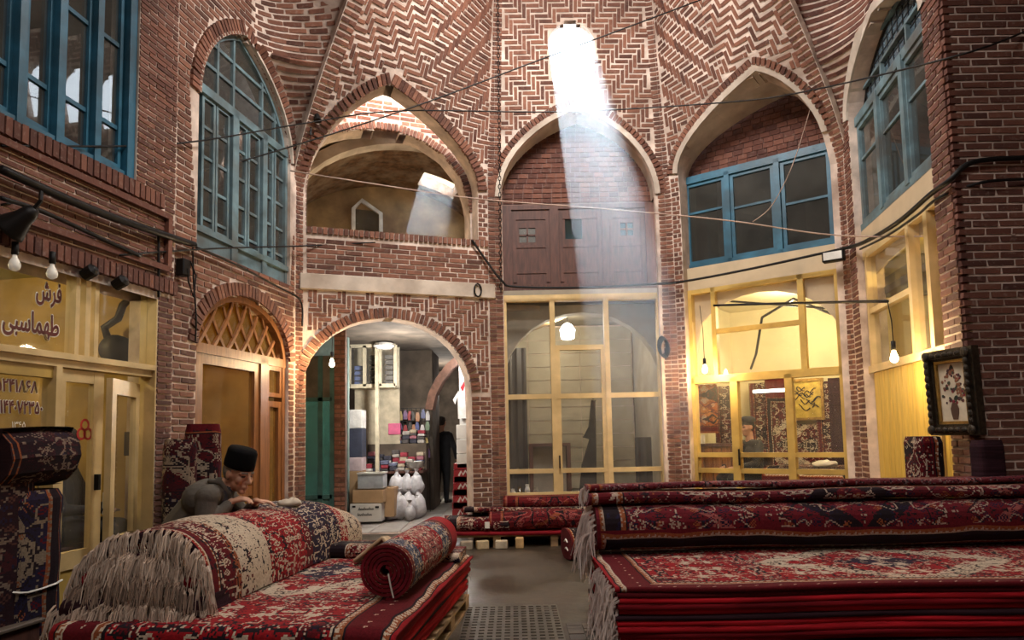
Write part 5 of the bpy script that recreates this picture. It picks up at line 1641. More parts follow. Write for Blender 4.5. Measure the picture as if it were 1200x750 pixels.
COAT = M('grey_brown_coat', (0.085, 0.072, 0.058), .9, var=.25, scale=9, bump=.3)
BLACKC = M('black_cloth', (0.014, 0.014, 0.017), .9, var=.3, scale=9)
DARKV = M('dark_waistcoat', (0.045, 0.042, 0.05), .9)
HAIRG = M('grey_hair', (0.16, 0.14, 0.12), .8, scale=40)
HAIRB = M('black_hair', (0.02, 0.016, 0.014), .7)
PUPIL = M('dark_eye', (0.012, 0.009, 0.008), .3)
I3 = Matrix.Identity(3)
def head(c_, rot, hair='hair', s_=1.0, brow=True):
    """face looks along +x of rot"""
    c_ = V(c_)
    P = lambda x, y, z: c_ + rot @ (V((x, y, z)) * s_)
    E_ = lambda t, p, r: (t, 'ell', P(*p), tuple(q * s_ for q in r), rot)
    K = lambda t, p, r, q, r2: (t, 'cap', P(*p), r * s_, P(*q), r2 * s_)
    L = [E_('skin', (0, 0, .02), (.097, .076, .105)), E_('skin', (.032, 0, -.06), (.058, .055, .062)), E_('skin', (.072, 0, -.105), (.026, .026, .022)),
         K('skin', (.096, 0, .012), .009, (.119, 0, -.030), .014), E_('skin', (.108, 0, -.036), (.016, .021, .011)),
         E_('skin', (.098, 0, -.066), (.010, .024, .006)), E_('skin', (.095, 0, -.079), (.010, .021, .007)),
         E_(hair, (-.022, 0, .012), (.094, .081, .088)), E_(hair, (-.005, 0, .05), (.101, .080, .080))]
    for y in (-1, 1):
        L += [E_('skin', (-.004, y * .079, -.012), (.018, .009, .031)), E_('skin', (.066, y * .042, -.028), (.026, .026, .026)),
              K('skin', (.090, y * .014, .022), .011, (.076, y * .052, .022), .010), E_('eye', (.085, y * .031, .004), (.009, .013, .007)),
              K(hair, (.099, y * .016, .027), .0055, (.086, y * .052, .027), .005)]
    return L
def hand(w_, fwd, up, side, s_=1.0, curl=.6, tag='skin'):
    """palm from the wrist w_ along fwd; back of the hand faces up; side: where the thumb is"""
    w_, f, u_ = V(w_), V(fwd).normalized(), V(up).normalized()
    u_ = (u_ - f * u_.dot(f)).normalized(); t_ = V(side).normalized()
    L = []
    for k in range(4):
        x = (1.5 - k) * .021 * s_
        kn = w_ + f * .088 * s_ + t_ * x
        L.append((tag, 'cap', w_ + t_ * x * .7, .015 * s_, kn, .012 * s_))
        ln = (.036, .043, .040, .030)[k] * s_
        d1 = (f - u_ * curl * .5).normalized(); d2 = (f - u_ * curl * 1.6).normalized()
        m1 = kn + d1 * ln
        L += [(tag, 'cap', kn, .0105 * s_, m1, .0095 * s_), (tag, 'cap', m1, .0095 * s_, m1 + d2 * ln * .9, .008 * s_)]
    b = w_ + f * .02 * s_ + t_ * .028 * s_
    m1 = b + (f * .6 + t_ * .8).normalized() * .045 * s_
    L += [(tag, 'cap', b, .015 * s_, m1, .012 * s_), (tag, 'cap', m1, .011 * s_, m1 + (f - u_ * .4).normalized() * .033 * s_, .0095 * s_)]
    return L
# the man leaning on the carpet roll; +x is towards his right in the picture, he faces +x
hd = on_y(279, 554, 5.22)
rotH = (Matrix.Rotation(math.radians(-24), 3, 'Z') @ Matrix.Rotation(math.radians(18), 3, 'Y'))
X0, Y0, Z0 = hd
sr, sl = V((X0 - .14, Y0 - .20, Z0 - .16)), V((X0 - .20, Y0 + .20, Z0 - .15))
hip = V((X0 - .50, Y0 + .03, .62))
chest = (sr + sl) / 2 + V((-.06, 0, -.03))
er, el = V((X0 - .15, Y0 - .26, Z0 - .40)), V((X0 - .06, Y0 + .30, Z0 - .36))
wr, wl_ = V((X0 + .0, Y0 - .11, Z0 - .205)), V((X0 + .14, Y0 + .0, Z0 - .215))
pr_ = [('coat', 'cap', hip, .165, hip.lerp(chest, .55), .165), ('coat', 'cap', hip.lerp(chest, .5), .165, chest, .15),
       ('coat', 'cap', sr, .085, sl, .085), ('coat', 'cap', chest + V((-.02, -.08, 0)), .13, chest + V((-.02, .08, 0)), .13),
       ('coat', 'cap', chest, .12, chest + V((.09, 0, .08)), .075),
       ('vest', 'cap', chest + V((.09, 0, -.03)), .10, chest + V((.13, -.01, .05)), .065),
       ('skin', 'cap', chest + V((.11, 0, .08)), .058, V(hd) + rotH @ V((-.02, 0, -.06)), .056),
       ('coat', 'cap', sr, .078, er, .060), ('coat', 'cap', er, .058, wr + (er - wr) * .16, .043), ('skin', 'cap', wr + (er - wr) * .15, .030, wr, .026),
       ('coat', 'cap', sl, .078, el, .060), ('coat', 'cap', el, .058, wl_ + (el - wl_) * .2, .043), ('skin', 'cap', wl_ + (el - wl_) * .2, .030, wl_, .026)]
for y, kx in ((-.10, .02), (.10, -.03)):
    h_ = hip + V((-.02, y, -.06)); kn_ = V((hip.x + .26 + kx, hip.y + y * 1.3, .46)); an_ = V((hip.x + .02 + kx * 2, hip.y + y * 1.3, .09))
    pr_ += [('trousers', 'cap', h_, .125, kn_, .078), ('trousers', 'cap', kn_, .075, an_, .058), ('shoe', 'cap', an_ + V((0, 0, -.045)), .045, an_ + V((.17, 0, -.052)), .037)]
pr_ += head(hd, rotH, s_=1.14)
pr_ += hand(wr, (wr - er).normalized() * .4 + V((.8, -.25, -.05)), (0, -.3, 1), (-.2, .9, .2), 1.0, 1.1) + hand(wl_, (1, -.25, -.05), (0, 0, 1), (.2, -.95, 0), 1.0, .35)
man = figure('person', 'elderly man in black cap and grey-brown jacket, leaning over the big carpet roll', pr_, {'coat': COAT, 'vest': DARKV, 'skin': SKIN, 'hair': HAIRG, 'eye': PUPIL, 'trousers': BLACKC, 'shoe': IRON}, .0075, Matrix())
hat = MB().lathe([(.092, .036), (.104, .040), (.105, .075), (.100, .150), (.090, .168), (.04, .174)], 28)
hat.v = [tuple(V(hd) + rotH @ V((x * 1.04 - .006, y * .88, z)) * 1.13) for x, y, z in hat.v]
hat.build('cap', M('black_felt', (.004, .004, .0045), .95, bump=.4, spec=.1), man, Matrix(), smooth=True)
m = MB()
for y in (-1, 1):
    c_ = chest + V((.10, 0, .085))
    m.tube([c_ + V((-.06, y * .085, .05)), c_ + V((.03, y * .07, .03)), c_ + V((.075, y * .035, -.05)), c_ + V((.06, y * .03, -.12))], [.016, .02, .02, .010], 8)
m.build('collar', COAT, man, Matrix(), smooth=True)

def standing(label, p, yaw, s_, mats, arms, voxel=.012, hair='hair', sit=False, extra=None):
    """upright or seated person; faces +x before yaw"""
    H = lambda x, y, z: V((x * s_, y * s_, z * s_))
    hz = .0 if not sit else -.44
    L = [('coat', 'cap', H(0, -.07, .98 + hz), .125 * s_, H(0, -.07, 1.28 + hz), .13 * s_), ('coat', 'cap', H(0, .07, .98 + hz), .125 * s_, H(0, .07, 1.28 + hz), .13 * s_),
         ('coat', 'cap', H(0, -.165, 1.40 + hz), .075 * s_, H(0, .165, 1.40 + hz), .075 * s_), ('skin', 'cap', H(0, 0, 1.42 + hz), .058 * s_, H(.01, 0, 1.56 + hz), .055 * s_)]
    for y in (-1, 1):
        e_, w__ = arms[0 if y < 0 else 1]
        sh = H(0, y * .19, 1.39 + hz); el_ = H(*e_) + V((0, 0, hz * s_)); wr_ = H(*w__) + V((0, 0, hz * s_))
        L += [('coat', 'cap', sh, .068 * s_, el_, .052 * s_), ('coat', 'cap', el_, .050 * s_, wr_, .036 * s_)]
        dr = (wr_ - el_).normalized()
        L += hand(wr_, dr, (0, y, .3), (1, 0, .1) if abs(dr.z) > .5 else (0, -y, .1), s_, .5)
        if not sit:
            L += [('trousers', 'cap', H(0, y * .09, .95), .115 * s_, H(.015, y * .10, .5), .075 * s_), ('trousers', 'cap', H(.015, y * .10, .5), .072 * s_, H(-.02, y * .11, .10), .052 * s_),
                  ('shoe', 'cap', H(-.03, y * .11, .05), .044 * s_, H(.15, y * .12, .04), .036 * s_)]
        else:
            L += [('trousers', 'cap', H(0, y * .09, .50), .115 * s_, H(.42, y * .12, .50), .075 * s_), ('trousers', 'cap', H(.42, y * .12, .5), .072 * s_, H(.40, y * .12, .10), .052 * s_),
                  ('shoe', 'cap', H(.39, y * .12, .05), .044 * s_, H(.56, y * .12, .04), .036 * s_)]
    L += head(H(.03, 0, 1.66 + hz), Matrix.Rotation(math.radians(8), 3, 'Y'), hair, s_)
    return figure('person', label, L, mats, voxel, Matrix.Translation(p) @ Matrix.Rotation(yaw, 4, 'Z'))
pm_ = on_z(518, 590, 0.01)
k_ = (proj(pm_)[1] - proj(pm_ + V((0, 0, 1.78)))[1])
standing('person in black jacket and trousers seen from behind, walking off down the passage', pm_, PI / 2 - .35, min(1.06, 102 / k_), {'coat': BLACKC, 'skin': SKIN, 'hair': HAIRB, 'eye': PUPIL, 'trousers': BLACKC, 'shoe': IRON},
         (((.06, -.27, 1.12), (.20, -.24, .92)), ((.02, .28, 1.10), (.10, .27, .84))), .012)
# the shopkeeper in the lit shop, seated behind his desk
q_ = FE.at(878, 500, 1.0); pe = FE.mw @ V((q_[0], 1.0, 0))
zh = q_[1]
ps = standing('seated shopkeeper in black cap and dark jacket, inside the lit shop', (pe.x, pe.y, zh - 1.22), math.radians(200), 1.0, {'coat': BLACKC, 'skin': SKIN, 'hair': HAIRB, 'eye': PUPIL, 'trousers': BLACKC, 'shoe': IRON},
         (((.14, -.26, 1.14), (.36, -.14, 1.10)), ((.14, .26, 1.14), (.36, .14, 1.10))), .012, sit=True)
MB().lathe([(.09, 0), (.104, .0), (.10, .06), (.06, .085)], 20).build('cap', BLACKC, ps, Matrix.Translation((.02, 0, 1.285)), smooth=True)
ch_ = thing('chair', 'dark chair under the seated shopkeeper in the lit shop', 'chair', (0, 0, 0), Matrix.Translation((pe.x, pe.y, .4)) @ Matrix.Rotation(math.radians(200), 4, 'Z'))
sz = zh - 1.22 + .36 - .4
MB().box(-.2, .22, -.21, .21, sz - .04, sz).build('seat', WOOD_DARK, ch_)
MB().box(-.22, -.19, -.2, .2, sz, sz + .42).build('backrest', WOOD_DARK, ch_)
for x in (-.19, .19):
    for y in (-.19, .19): MB().box(x - .02, x + .02, y - .02, y + .02, 0, sz - .04).build('leg', WOOD_DARK, ch_)
# dark silhouette in the door glass of the left shop, built as a seated figure
q_ = FA.at(72, 515, .62); pa_ = FA.mw @ V((q_[0], .62, 0))
pl_ = standing('dark-clothed figure holding a paper inside the left shop, built for a silhouette in the door glass', (pa_.x, pa_.y, q_[1] - 1.24), rotA - 1.2, 1.0, {'coat': BLACKC, 'skin': M('shaded_skin', (.2, .11, .07), .6), 'hair': HAIRB, 'eye': PUPIL, 'trousers': BLACKC, 'shoe': IRON},
         (((.12, -.26, 1.12), (.34, -.08, 1.10)), ((.12, .26, 1.12), (.34, .08, 1.10))), .013, sit=True)
MB().box(.36, .38, -.10, .10, .62, .80).build('paper', WHITE_LET, pl_, Matrix())
st_ = thing('stool', 'dark stool under the seated figure in the left shop', 'stool', (0, 0, 0), Matrix.Translation((pa_.x, pa_.y, 0)))
sz = q_[1] - 1.24 + .38
MB().lathe([(.19, sz - .04), (.2, sz - .02), (.19, sz)], 20).build('seat', WOOD_DARK, st_)
for k in range(4): MB().tube([(.12 * math.cos(k * PI / 2), .12 * math.sin(k * PI / 2), sz - .03), (.18 * math.cos(k * PI / 2), .18 * math.sin(k * PI / 2), 0)], .018, 6).build('leg', WOOD_DARK, st_)

# ------------------------------------------------------------------ the passage under the gallery
SOOT = M('sooty_plaster', (0.10, 0.078, 0.058), .9, var=.5, scale=3, dirt=(.05, .038, .03))
SOOTB = M('sooty_brick', (0.12, 0.06, 0.04), .9, var=.4, scale=9)
GREYTILE = M('pale_paving', (0.30, 0.28, 0.26), .5, var=.2, scale=4)
PX0, PX1, PY1 = -4.4, -.42, 17.5
MB().box(PX1, PX1 + .25, 9.45, PY1, 0, 3.35).build('wall_passage_right', SOOTB, kind='structure')
MB().box(PX0 - .2, PX0, 9.0, PY1, 0, 3.35).build('wall_passage_left', SOOT, kind='structure')
MB().box(PX0 - .2, PX1 + .25, PY1, PY1 + .2, 0, 3.35).build('wall_passage_end', SOOT, kind='structure')
m = MB().add([(PX0 - .2, 9.0, 3.1), (-2.8, 8.75, 3.1), (PX1 + .3, 9.6, 3.1), (PX1 + .3, PY1 + .2, 3.1), (PX0 - .2, PY1 + .2, 3.1),
              (PX0 - .2, 9.0, 3.3), (-2.8, 8.75, 3.3), (PX1 + .3, 9.6, 3.3), (PX1 + .3, PY1 + .2, 3.3), (PX0 - .2, PY1 + .2, 3.3)],
             [(0, 1, 2, 3, 4), (9, 8, 7, 6, 5)] + [(i, (i + 1) % 5, 5 + (i + 1) % 5, 5 + i) for i in range(5)])
m.build('ceiling_passage', SOOT, kind='structure')
MB().box(PX0 - .2, -2.95, 8.98, 9.1, 0, 3.3).build('wall_passage_near', SOOT, kind='structure')
fp = MB().box(PX0, PX1, 10.2, PY1, 0, .008).build('floor_passage', MORTAR, kind='structure')
for i in range(9):
    for j in range(12):
        MB().box(PX0 + .05 + i * .44, PX0 + .05 + i * .44 + .42, 10.25 + j * .6, 10.25 + j * .6 + .58, .006, .018 + R.uniform(0, .004)).build('tile', GREYTILE, fp)
wx = lambda px, Y: (px - 600) / 800 * Y
WP = lambda px, py, Y: on_y(px, py, Y)
# transverse arch and plastered pier deeper in
for k, (Y, px0, px1) in enumerate(((13.2, 466, 506),)):
    a_, b_ = WP(px0, 400, Y), WP(px1, 400, Y)
    MB().box(a_.x, b_.x, Y, Y + 1.2, 0, 3.2).build('wall_passage_pier', SOOT, kind='structure')
m = MB(); cv = [(WP(x, y, 12.6).x, WP(x, y, 12.6).z) for x, y in ((503, 480), (507, 462), (515, 446), (527, 430), (541, 418), (556, 411))]
m.ribbon(cv, .14, 12.5, 12.9).build('trim_10', SOOTB, kind='structure')
# teal glazed door and brick jamb on the near left
TEAL = M('teal_metal', (0.05, 0.115, 0.105), .4, .2, var=.3)
Yd = 10.3
d5 = thing('door_5', 'teal metal glazed door inside the passage, at its near left', 'door', (0, 0, 0), None, kind='structure')
a_, b_, c_, t_ = WP(353, 590, Yd), WP(389, 590, Yd), WP(371, 468, Yd), WP(371, 440, Yd)
m = MB()
for x in (a_.x, (a_.x + b_.x) / 2 + .05, b_.x): m.box(x - .035, x + .035, Yd, Yd + .06, 0, t_.z + .3)
for z in (.04, .55, c_.z): m.box(a_.x, b_.x, Yd, Yd + .06, z - .03, z + .03)
m.build('frame', TEAL, d5)
for p, q in ((a_.x, (a_.x + b_.x) / 2 + .05), ((a_.x + b_.x) / 2 + .05, b_.x)):
    MB().box(p, q, Yd + .02, Yd + .03, .58, c_.z - .03).build('pane', glass('teal_glass', (.55, .9, .85), .3, dustcol=(.15, .3, .28)), d5)
    MB().box(p, q, Yd + .02, Yd + .03, .06, .52).build('panel', TEAL, d5)
    MB().box(p, q, Yd + .02, Yd + .03, c_.z + .03, t_.z + .3).build('top_pane', SOOT, d5)
MB().box(-4.3, a_.x, Yd, Yd + .1, 0, 3.1).build('wall_passage_side', SOOT, kind='structure')
MB().box(-4.3, b_.x, Yd + 1.0, Yd + 1.1, 0, 3.1).build('wall_passage_side', M('teal_wall', (.16, .22, .20), .8), kind='structure')
FJ = Facet((b_.x + .03, Yd), (1, 0), .17)
wj = FJ.backing([[(0, 0), (0, 3.1), (.17, 3.1), (.17, 0)]], 'wall_passage_jamb', SOOTB, thick=.1)
FJ.running([[(0, 0), (0, 3.1), (.17, 3.1), (.17, 0)]], L=.17, H=.05)
lay(FJ.bricks, wj, BR_RED, 60)

# shop in the passage: cabinet, counter, goods
CARD = M('cardboard', (0.36, 0.23, 0.12), .8, var=.15, scale=4)
CARDW = M('white_carton', (0.58, 0.56, 0.52), .7, var=.08, scale=4)
REDC = M('red_carton', (0.26, 0.012, 0.018), .45)
def carton(label, px0, px1, py0, py1, Y, mat, name='carton', cat='box', dep=.35, z0=None, flap=True, group=None, rot=0.0, yb=None):
    a_, b_ = WP(px0, py1, Y), WP(px1, py0, Y)
    zb = max(0.012, a_.z) if z0 is None else z0
    w_, h_ = b_.x - a_.x, b_.z - zb
    t_ = thing(name, label, cat, (0, 0, 0), Matrix.Translation(((a_.x + b_.x) / 2, Y + dep / 2, zb)) @ Matrix.Rotation(rot, 4, 'Z'), group)
    MB().box(-w_ / 2, w_ / 2, -dep / 2, dep / 2, 0, h_).build('body', mat, t_, bevel=.006)
    if flap:
        MB().box(-w_ / 2 + .004, w_ / 2 - .004, -dep / 2 + .004, -.004, h_, h_ + .004).build('flap', mat, t_)
        MB().box(-w_ / 2 + .004, w_ / 2 - .004, .004, dep / 2 - .004, h_, h_ + .004).build('flap', mat, t_)
    return t_, w_, h_, dep
t_, w_, h_, d_ = carton('white carton with two lines of black lettering on the passage floor', 410, 447, 590, 612, 11.2, CARDW)
for zz, x0, x1 in ((.66, -.22, .26), (.34, -.26, .2)):
    m = MB()
    for k in range(9):
        x = w_ * (x0 + (x1 - x0) * k / 9)
        m.ribbon([(x, h_ * zz), (x + w_ * .02, h_ * (zz + (.09 if k % 3 else .16))), (x + w_ * .045, h_ * zz)], .012, -d_ / 2 - .003, -d_ / 2)
    m.build('lettering', IRON, t_)
MB().box(-w_ * .42, -w_ * .32, -d_ / 2 - .003, -d_ / 2, h_ * .8, h_ * .9).build('mark', IRON, t_); MB().box(w_ * .3, w_ * .42, -d_ / 2 - .003, -d_ / 2, h_ * .75, h_ * .86).build('mark', IRON, t_)
zt_ = WP(430, 590, 11.2).z
carton('brown cardboard carton with taped top, on the white lettered carton', 413, 449, 574, 590, 11.2, CARD, z0=zt_ + .006)
t_, w_, h_, d_ = carton('clear plastic tub of folded clothes on the brown cardboard carton', 419, 449, 555, 574, 11.25, M('clear_plastic', (.30, .33, .36), .25), name='plastic_tub', cat='tub', z0=WP(430, 574, 11.2).z + .012, flap=False)
MB().box(-w_ / 2 - .01, w_ / 2 + .01, -d_ / 2 - .01, d_ / 2 + .01, h_, h_ + .02).build('lid', WHITE, t_)
carton('grey-brown carton behind the white lettered one, beside the plastic bags', 446, 462, 572, 606, 11.45, CARD, dep=.5)
for k, (y0, y1, mt, lab) in enumerate(((536, 552, (.50, .40, .42), 'pale pink folded bale at the foot of the left clothes stack'), (502, 536, (.03, .035, .06), 'navy folded bale in the middle of the left clothes stack'), (480, 502, (.55, .54, .52), 'white folded bale on top of the left clothes stack'))):
    carton(lab, 406, 424, y0, y1, 11.6, M('bale_%d' % k, mt, .9, bump=.4), name='clothes_bale', cat='clothes', z0=WP(415, y1, 11.6).z, flap=False, group='bales at the left of the passage shop')
MB().box(WP(406, 552, 11.6).x, WP(424, 552, 11.6).x, 11.6, 11.95, 0.01, WP(415, 552, 11.6).z - .002).build('crate', CARD, None, label='plain brown crate carrying the left stack of clothes bales', cat='crate', bevel=.01)
# counter of goods
ct = thing('counter', 'goods counter heaped with clothing in the passage shop', 'counter', (0, 0, 0))
ca, cb = WP(424, 590, 12.1), WP(500, 590, 12.6)
cz = WP(460, 552, 12.2).z
MB().box(ca.x, cb.x, 12.1, 13.1, cz - .04, cz).build('top', WOOD_DARK, ct)
MB().box(ca.x + .05, cb.x - .05, 12.3, 13.0, .01, cz - .04).build('body', SOOT, ct)
zc = WP(460, 520, 12.9).z
MB().box(ca.x, cb.x, 12.6, 13.1, cz, zc).build('rear_step', SOOT, ct)
cols = [((.55, .54, .52), 'white'), ((.05, .05, .07), 'black'), ((.30, .04, .06), 'dark red'), ((.12, .14, .22), 'slate blue'), ((.40, .37, .34), 'light grey'), ((.35, .14, .18), 'rose'), ((.10, .09, .09), 'charcoal'), ((.45, .38, .28), 'tan')]
rowpos = (('front row on the goods counter', 12.14, 7, 3, cz), ('second row on the goods counter', 12.40, 7, 5, cz), ('upper row on the counter step', 12.68, 7, 4, zc))
for rn, (row, Y, n, lv, z0) in enumerate(rowpos):
    for k in range(n):
        w_ = (cb.x - ca.x - .06) / n; x0 = ca.x + .03 + w_ * k; z = z0 + .001
        for q in range(lv if (k + rn) % 3 else lv - 1):
            c_, cn = cols[(k * 3 + rn * 5 + q * 2 + (k * q) % 3) % len(cols)]
            h_ = R.uniform(.045, .085)
            j_ = R.uniform(-.012, .012)
            m = MB().box(x0 + .008 + j_, x0 + w_ - .008 + j_, Y + R.uniform(-.015, .015), Y + .22, z, z + h_ - .003)
            m.build('folded_garment', M('garment_%s' % cn.replace(' ', '_'), c_, .9, var=.3, scale=20, bump=.4), None, bevel=.012,
                    label='%s folded garment, %s in the %s stack, %s' % (cn, ('lowest', 'second', 'third', 'fourth', 'fifth')[q], ord_[k], ('front counter row', 'second counter row', 'upper step row')[rn]), cat='clothes', group='folded garments on the passage counter')
            z += h_
carton('bright pink boxed package standing on the counter step', 455, 469, 496, 516, 12.62, M('bright_pink', (.62, .12, .25), .5), name='package', cat='package', dep=.1, z0=zc + .17, flap=False)
# plastic bags of goods before the counter
BAG = M('plastic_bag', (.55, .55, .58), .35, var=.4, scale=7, bump=.6)
bag_l = ['plump white plastic bag beside the grey-brown carton', 'grey plastic bag of goods in the middle of the bag heap', 'bluish plastic bag leaning on the counter front', 'crumpled clear plastic bag at the right end of the heap', 'tall knotted plastic bag on top of the bag heap', 'small pale plastic bag at the front of the heap', 'swollen white bag second in the upper row of the bag heap', 'white bag at the right of the upper row of the bag heap']
for k, (px, py, Y, rr) in enumerate(((457, 585, 11.70, .21), (468, 583, 11.80, .22), (479, 582, 11.86, .22), (490, 582, 11.92, .21), (465, 556, 11.98, .19), (480, 594, 11.55, .13), (477, 556, 12.0, .18), (488, 556, 12.02, .19))):
    p = WP(px, py, Y); z0 = rr * .98 + .02
    m = MB().ball((0, 0, 0), (rr * .72, rr * .6, rr * 1.0), 14)
    m.v = [(x * (1 + .35 * nz1(x * 9 + k, y * 9, z * 6)), y, z + .04 * nz1(x * 12, y * 12, k)) for x, y, z in m.v]
    b_ = m.build('plastic_bag', BAG, None, Matrix.Translation((p.x, Y, z0 if k not in (4, 6, 7) else .40 + rr)), smooth=True, label=bag_l[k], cat='bag', group='plastic bags before the passage counter')
    MB().lathe([(.05, 0), (.02, .05), (.05, .10)], 8).build('knot', BAG, b_, Matrix.Translation((0, 0, rr * .92)))
m = MB().lathe([(.05, 0), (.13, .05), (.17, .10), (.16, .10), (.11, .06)], 20)
for k in range(3):
    p = WP(486, 546, 12.2)
    MB().lathe([(.05, 0), (.13, .05), (.17, .10), (.16, .10), (.11, .06)], 20).build('bowl', WHITE, None, Matrix.Translation((p.x, 12.22, cz + .002 + k * .03 + .0)), label=['white bowl at the bottom of the stack on the counter end', 'white bowl in the middle of the stack on the counter end', 'white bowl on top of the stack on the counter end'][k], cat='bowl', group='white bowls on the passage counter')
# wall cabinet with glazed doors
cbx = thing('display_cabinet', 'white glazed display cabinet high on the passage shop wall', 'cabinet', (0, 0, 0))
Yc = 12.2
a_, b_ = WP(409, 453, Yc), WP(463, 404, Yc)
m = MB()
n = 3
for i in range(n + 1):
    x = a_.x + (b_.x - a_.x) * i / n; m.box(x - .03, x + .03, Yc, Yc + .05, a_.z, b_.z)
m.box(a_.x, b_.x, Yc, Yc + .05, a_.z - .03, a_.z + .04).box(a_.x, b_.x, Yc, Yc + .05, b_.z - .04, b_.z + .03)
CABW = M('cream_cabinet', (.58, .52, .38), .5)
m.build('frame', CABW, cbx)
MB().box(a_.x, b_.x, Yc + .4, Yc + .43, a_.z, b_.z).box(a_.x, b_.x, Yc + .05, Yc + .4, a_.z - .03, a_.z).build('back', CABW, cbx)
for i in range(n):
    x0, x1 = a_.x + (b_.x - a_.x) * i / n + .03, a_.x + (b_.x - a_.x) * (i + 1) / n - .03
    MB().box(x0, x1, Yc + .02, Yc + .026, a_.z + .04, b_.z - .04).build('pane', GLASS, cbx)
    for j in range(6):
        if i == 0 and j > 3: continue
        zz = a_.z + .02 + j * .095
        mt = [M('cabinet_blue', (.10, .15, .35), .6), M('cabinet_black', (.02, .02, .022), .7), M('cabinet_grey', (.12, .12, .12), .7)][i]
        MB().box(x0 + .04, x1 - .03, Yc + .1, Yc + .35, zz, zz + .075).build('shoe_box' if i == 0 else 'folded_shirt', mt, None, bevel=.008, label='%s in the %s bay of the white display cabinet, %s up' % (('blue box', 'black folded shirt', 'dark grey folded shirt')[i], ('left', 'middle', 'right')[i], ord_[j]), cat='clothes', group='stock in the white display cabinet')
MB().box(a_.x, b_.x, Yc + .44, Yc + .5, 0, 3.1).build('wall_passage_shop', M('shop_cream_wall', (.50, .44, .32), .8), kind='structure')
x = WP(442, 430, 12.1).x
MB().box(x - .03, x + .03, 12.05, 12.12, cz, 3.05).build('post', CABW, None, label='cream square post before the white display cabinet', cat='post')
# hanging packets on a grid beyond the counter
Yg = 12.95
pk = ['scarlet', 'royal blue', 'yellow', 'black', 'silver', 'violet', 'orange', 'green']
pkc = [(.35, .03, .04), (.05, .07, .22), (.42, .33, .12), (.02, .02, .02), (.5, .5, .5), (.16, .09, .2), (.38, .18, .08), (.10, .17, .10)]
gd = thing('wire_rack', 'wire display rack hung with small bright packets past the counter', 'rack', (0, 0, 0))
m = MB()
a_, b_ = WP(462, 540, Yg), WP(503, 478, Yg)
for i in range(9): m.box(a_.x + (b_.x - a_.x) * i / 8 - .006, a_.x + (b_.x - a_.x) * i / 8 + .006, Yg, Yg + .012, .01, b_.z)
for j in range(5): m.box(a_.x, b_.x, Yg, Yg + .012, a_.z + (b_.z - a_.z) * j / 4 - .006, a_.z + (b_.z - a_.z) * j / 4 + .006)
m.build('grid', IRON, gd)
for j in range(4):
    for i in range(8):
        c_ = (i * 3 + j * 5) % 8
        x = a_.x + (b_.x - a_.x) * (i + .5) / 8 + R.uniform(-.02, .02); zz = a_.z + (b_.z - a_.z) * (j + .5) / 4 + R.uniform(-.04, .04)
        t_ = MB().prism([(x - .035, zz - .09), (x + .035, zz - .09), (x + .04, zz), (x + .02, zz + .08), (x - .02, zz + .08), (x - .04, zz)], Yg - .05, Yg - .015).build('packet', M('packet_' + pk[c_].replace(' ', '_'), pkc[c_], .4), None,
            label='%s packet on the wire rack, %s row up, %s from the pier' % (pk[c_], ord_[j], ord_[i]), cat='packet', group='packets on the passage wire rack')
# red cartons and white boxes beside the right jamb
for k, (y0, y1) in enumerate(((588, 606), (573, 587), (558, 572), (543, 557))):
    t_, w_, h_, d_ = carton('red carton with a white mark, %s from the floor in the stack beside the arch' % ord_[k], 530 + k * .6, 553, y0, y1, 11.3, REDC, dep=.4, z0=.012 + k * .215, group='red cartons beside the arch', flap=False)
    hh_ = .205
    MB().box(-w_ / 2 - .002, w_ / 2 + .002, -.2, .2, hh_ - .0, hh_ + .008).build('white_lid', CARDW, t_)
    m = MB().ribbon([(-.07, h_ * .35), (-.03, h_ * .6), (0, h_ * .4), (.04, h_ * .62), (.08, h_ * .45)], .03, -d_ / 2 - .003, -d_ / 2); m.build('white_mark', CARDW, t_)
zw = .012 + 4 * .215 + .02
for k, y in enumerate((0, 1, 2)):
    carton('plain white carton, %s above the red cartons beside the arch' % ord_[k], 535, 553, 500, 540, 11.3, CARDW, dep=.38, z0=zw + k * .245, flap=False, group='white cartons above the red ones') if False else None
    x0, x1 = WP(535, 520, 11.3).x, WP(553, 520, 11.3).x
    MB().box(x0, x1, 11.3, 11.68, zw + k * .24, zw + k * .24 + .232).build('carton', CARDW, None, bevel=.006, label='plain white carton, %s above the red cartons beside the arch' % ord_[k], cat='box', group='white cartons above the red ones')
# lit alcove with white and red clothes at the right
Ya = 12.2
a_, b_ = WP(536, 486, Ya), WP(556, 414, Ya)
MB().box(a_.x, PX1, Ya + .5, Ya + .55, 0, 3.0).build('wall_passage_alcove', M('white_wall', (.75, .75, .72), .7), kind='structure')
for k, (px, c_, lab, y0) in enumerate(((540, (.72, .70, .68), 'white shirt hung in the lit alcove right of the passage', 470), (549, (.50, .03, .04), 'red shirt hung in the lit alcove right of the passage', 455))):
    p = WP(px, y0, Ya)
    m = MB().prism([(p.x - .07, p.z - .30), (p.x + .07, p.z - .30), (p.x + .08, p.z + .1), (p.x + .13, p.z - .02), (p.x + .16, p.z + .04), (p.x + .07, p.z + .2), (p.x - .07, p.z + .2), (p.x - .16, p.z + .04), (p.x - .13, p.z - .02), (p.x - .08, p.z + .1)], Ya + .3, Ya + .36)
    m.build('shirt', M('shirt_%d' % k, c_, .9, bump=.4), None, bevel=.008, label=lab, cat='shirt')
lamp('POINT', 'lamp_alcove', (WP(546, 440, Ya).x, Ya + .1, 2.75), 22, (1, 1, .98), .1)
lamp('POINT', 'lamp_passage', (WP(476, 400, 11.2).x, 10.9, 2.35), 110, (1.0, .95, .88), .12)
lamp('POINT', 'fill_passage_far', (-1.5, 15.6, 2.4), 70, (1.0, .92, .82), .12)  # added fill to brighten the far end, no fixture there
p = WP(450, 406, 11.9)
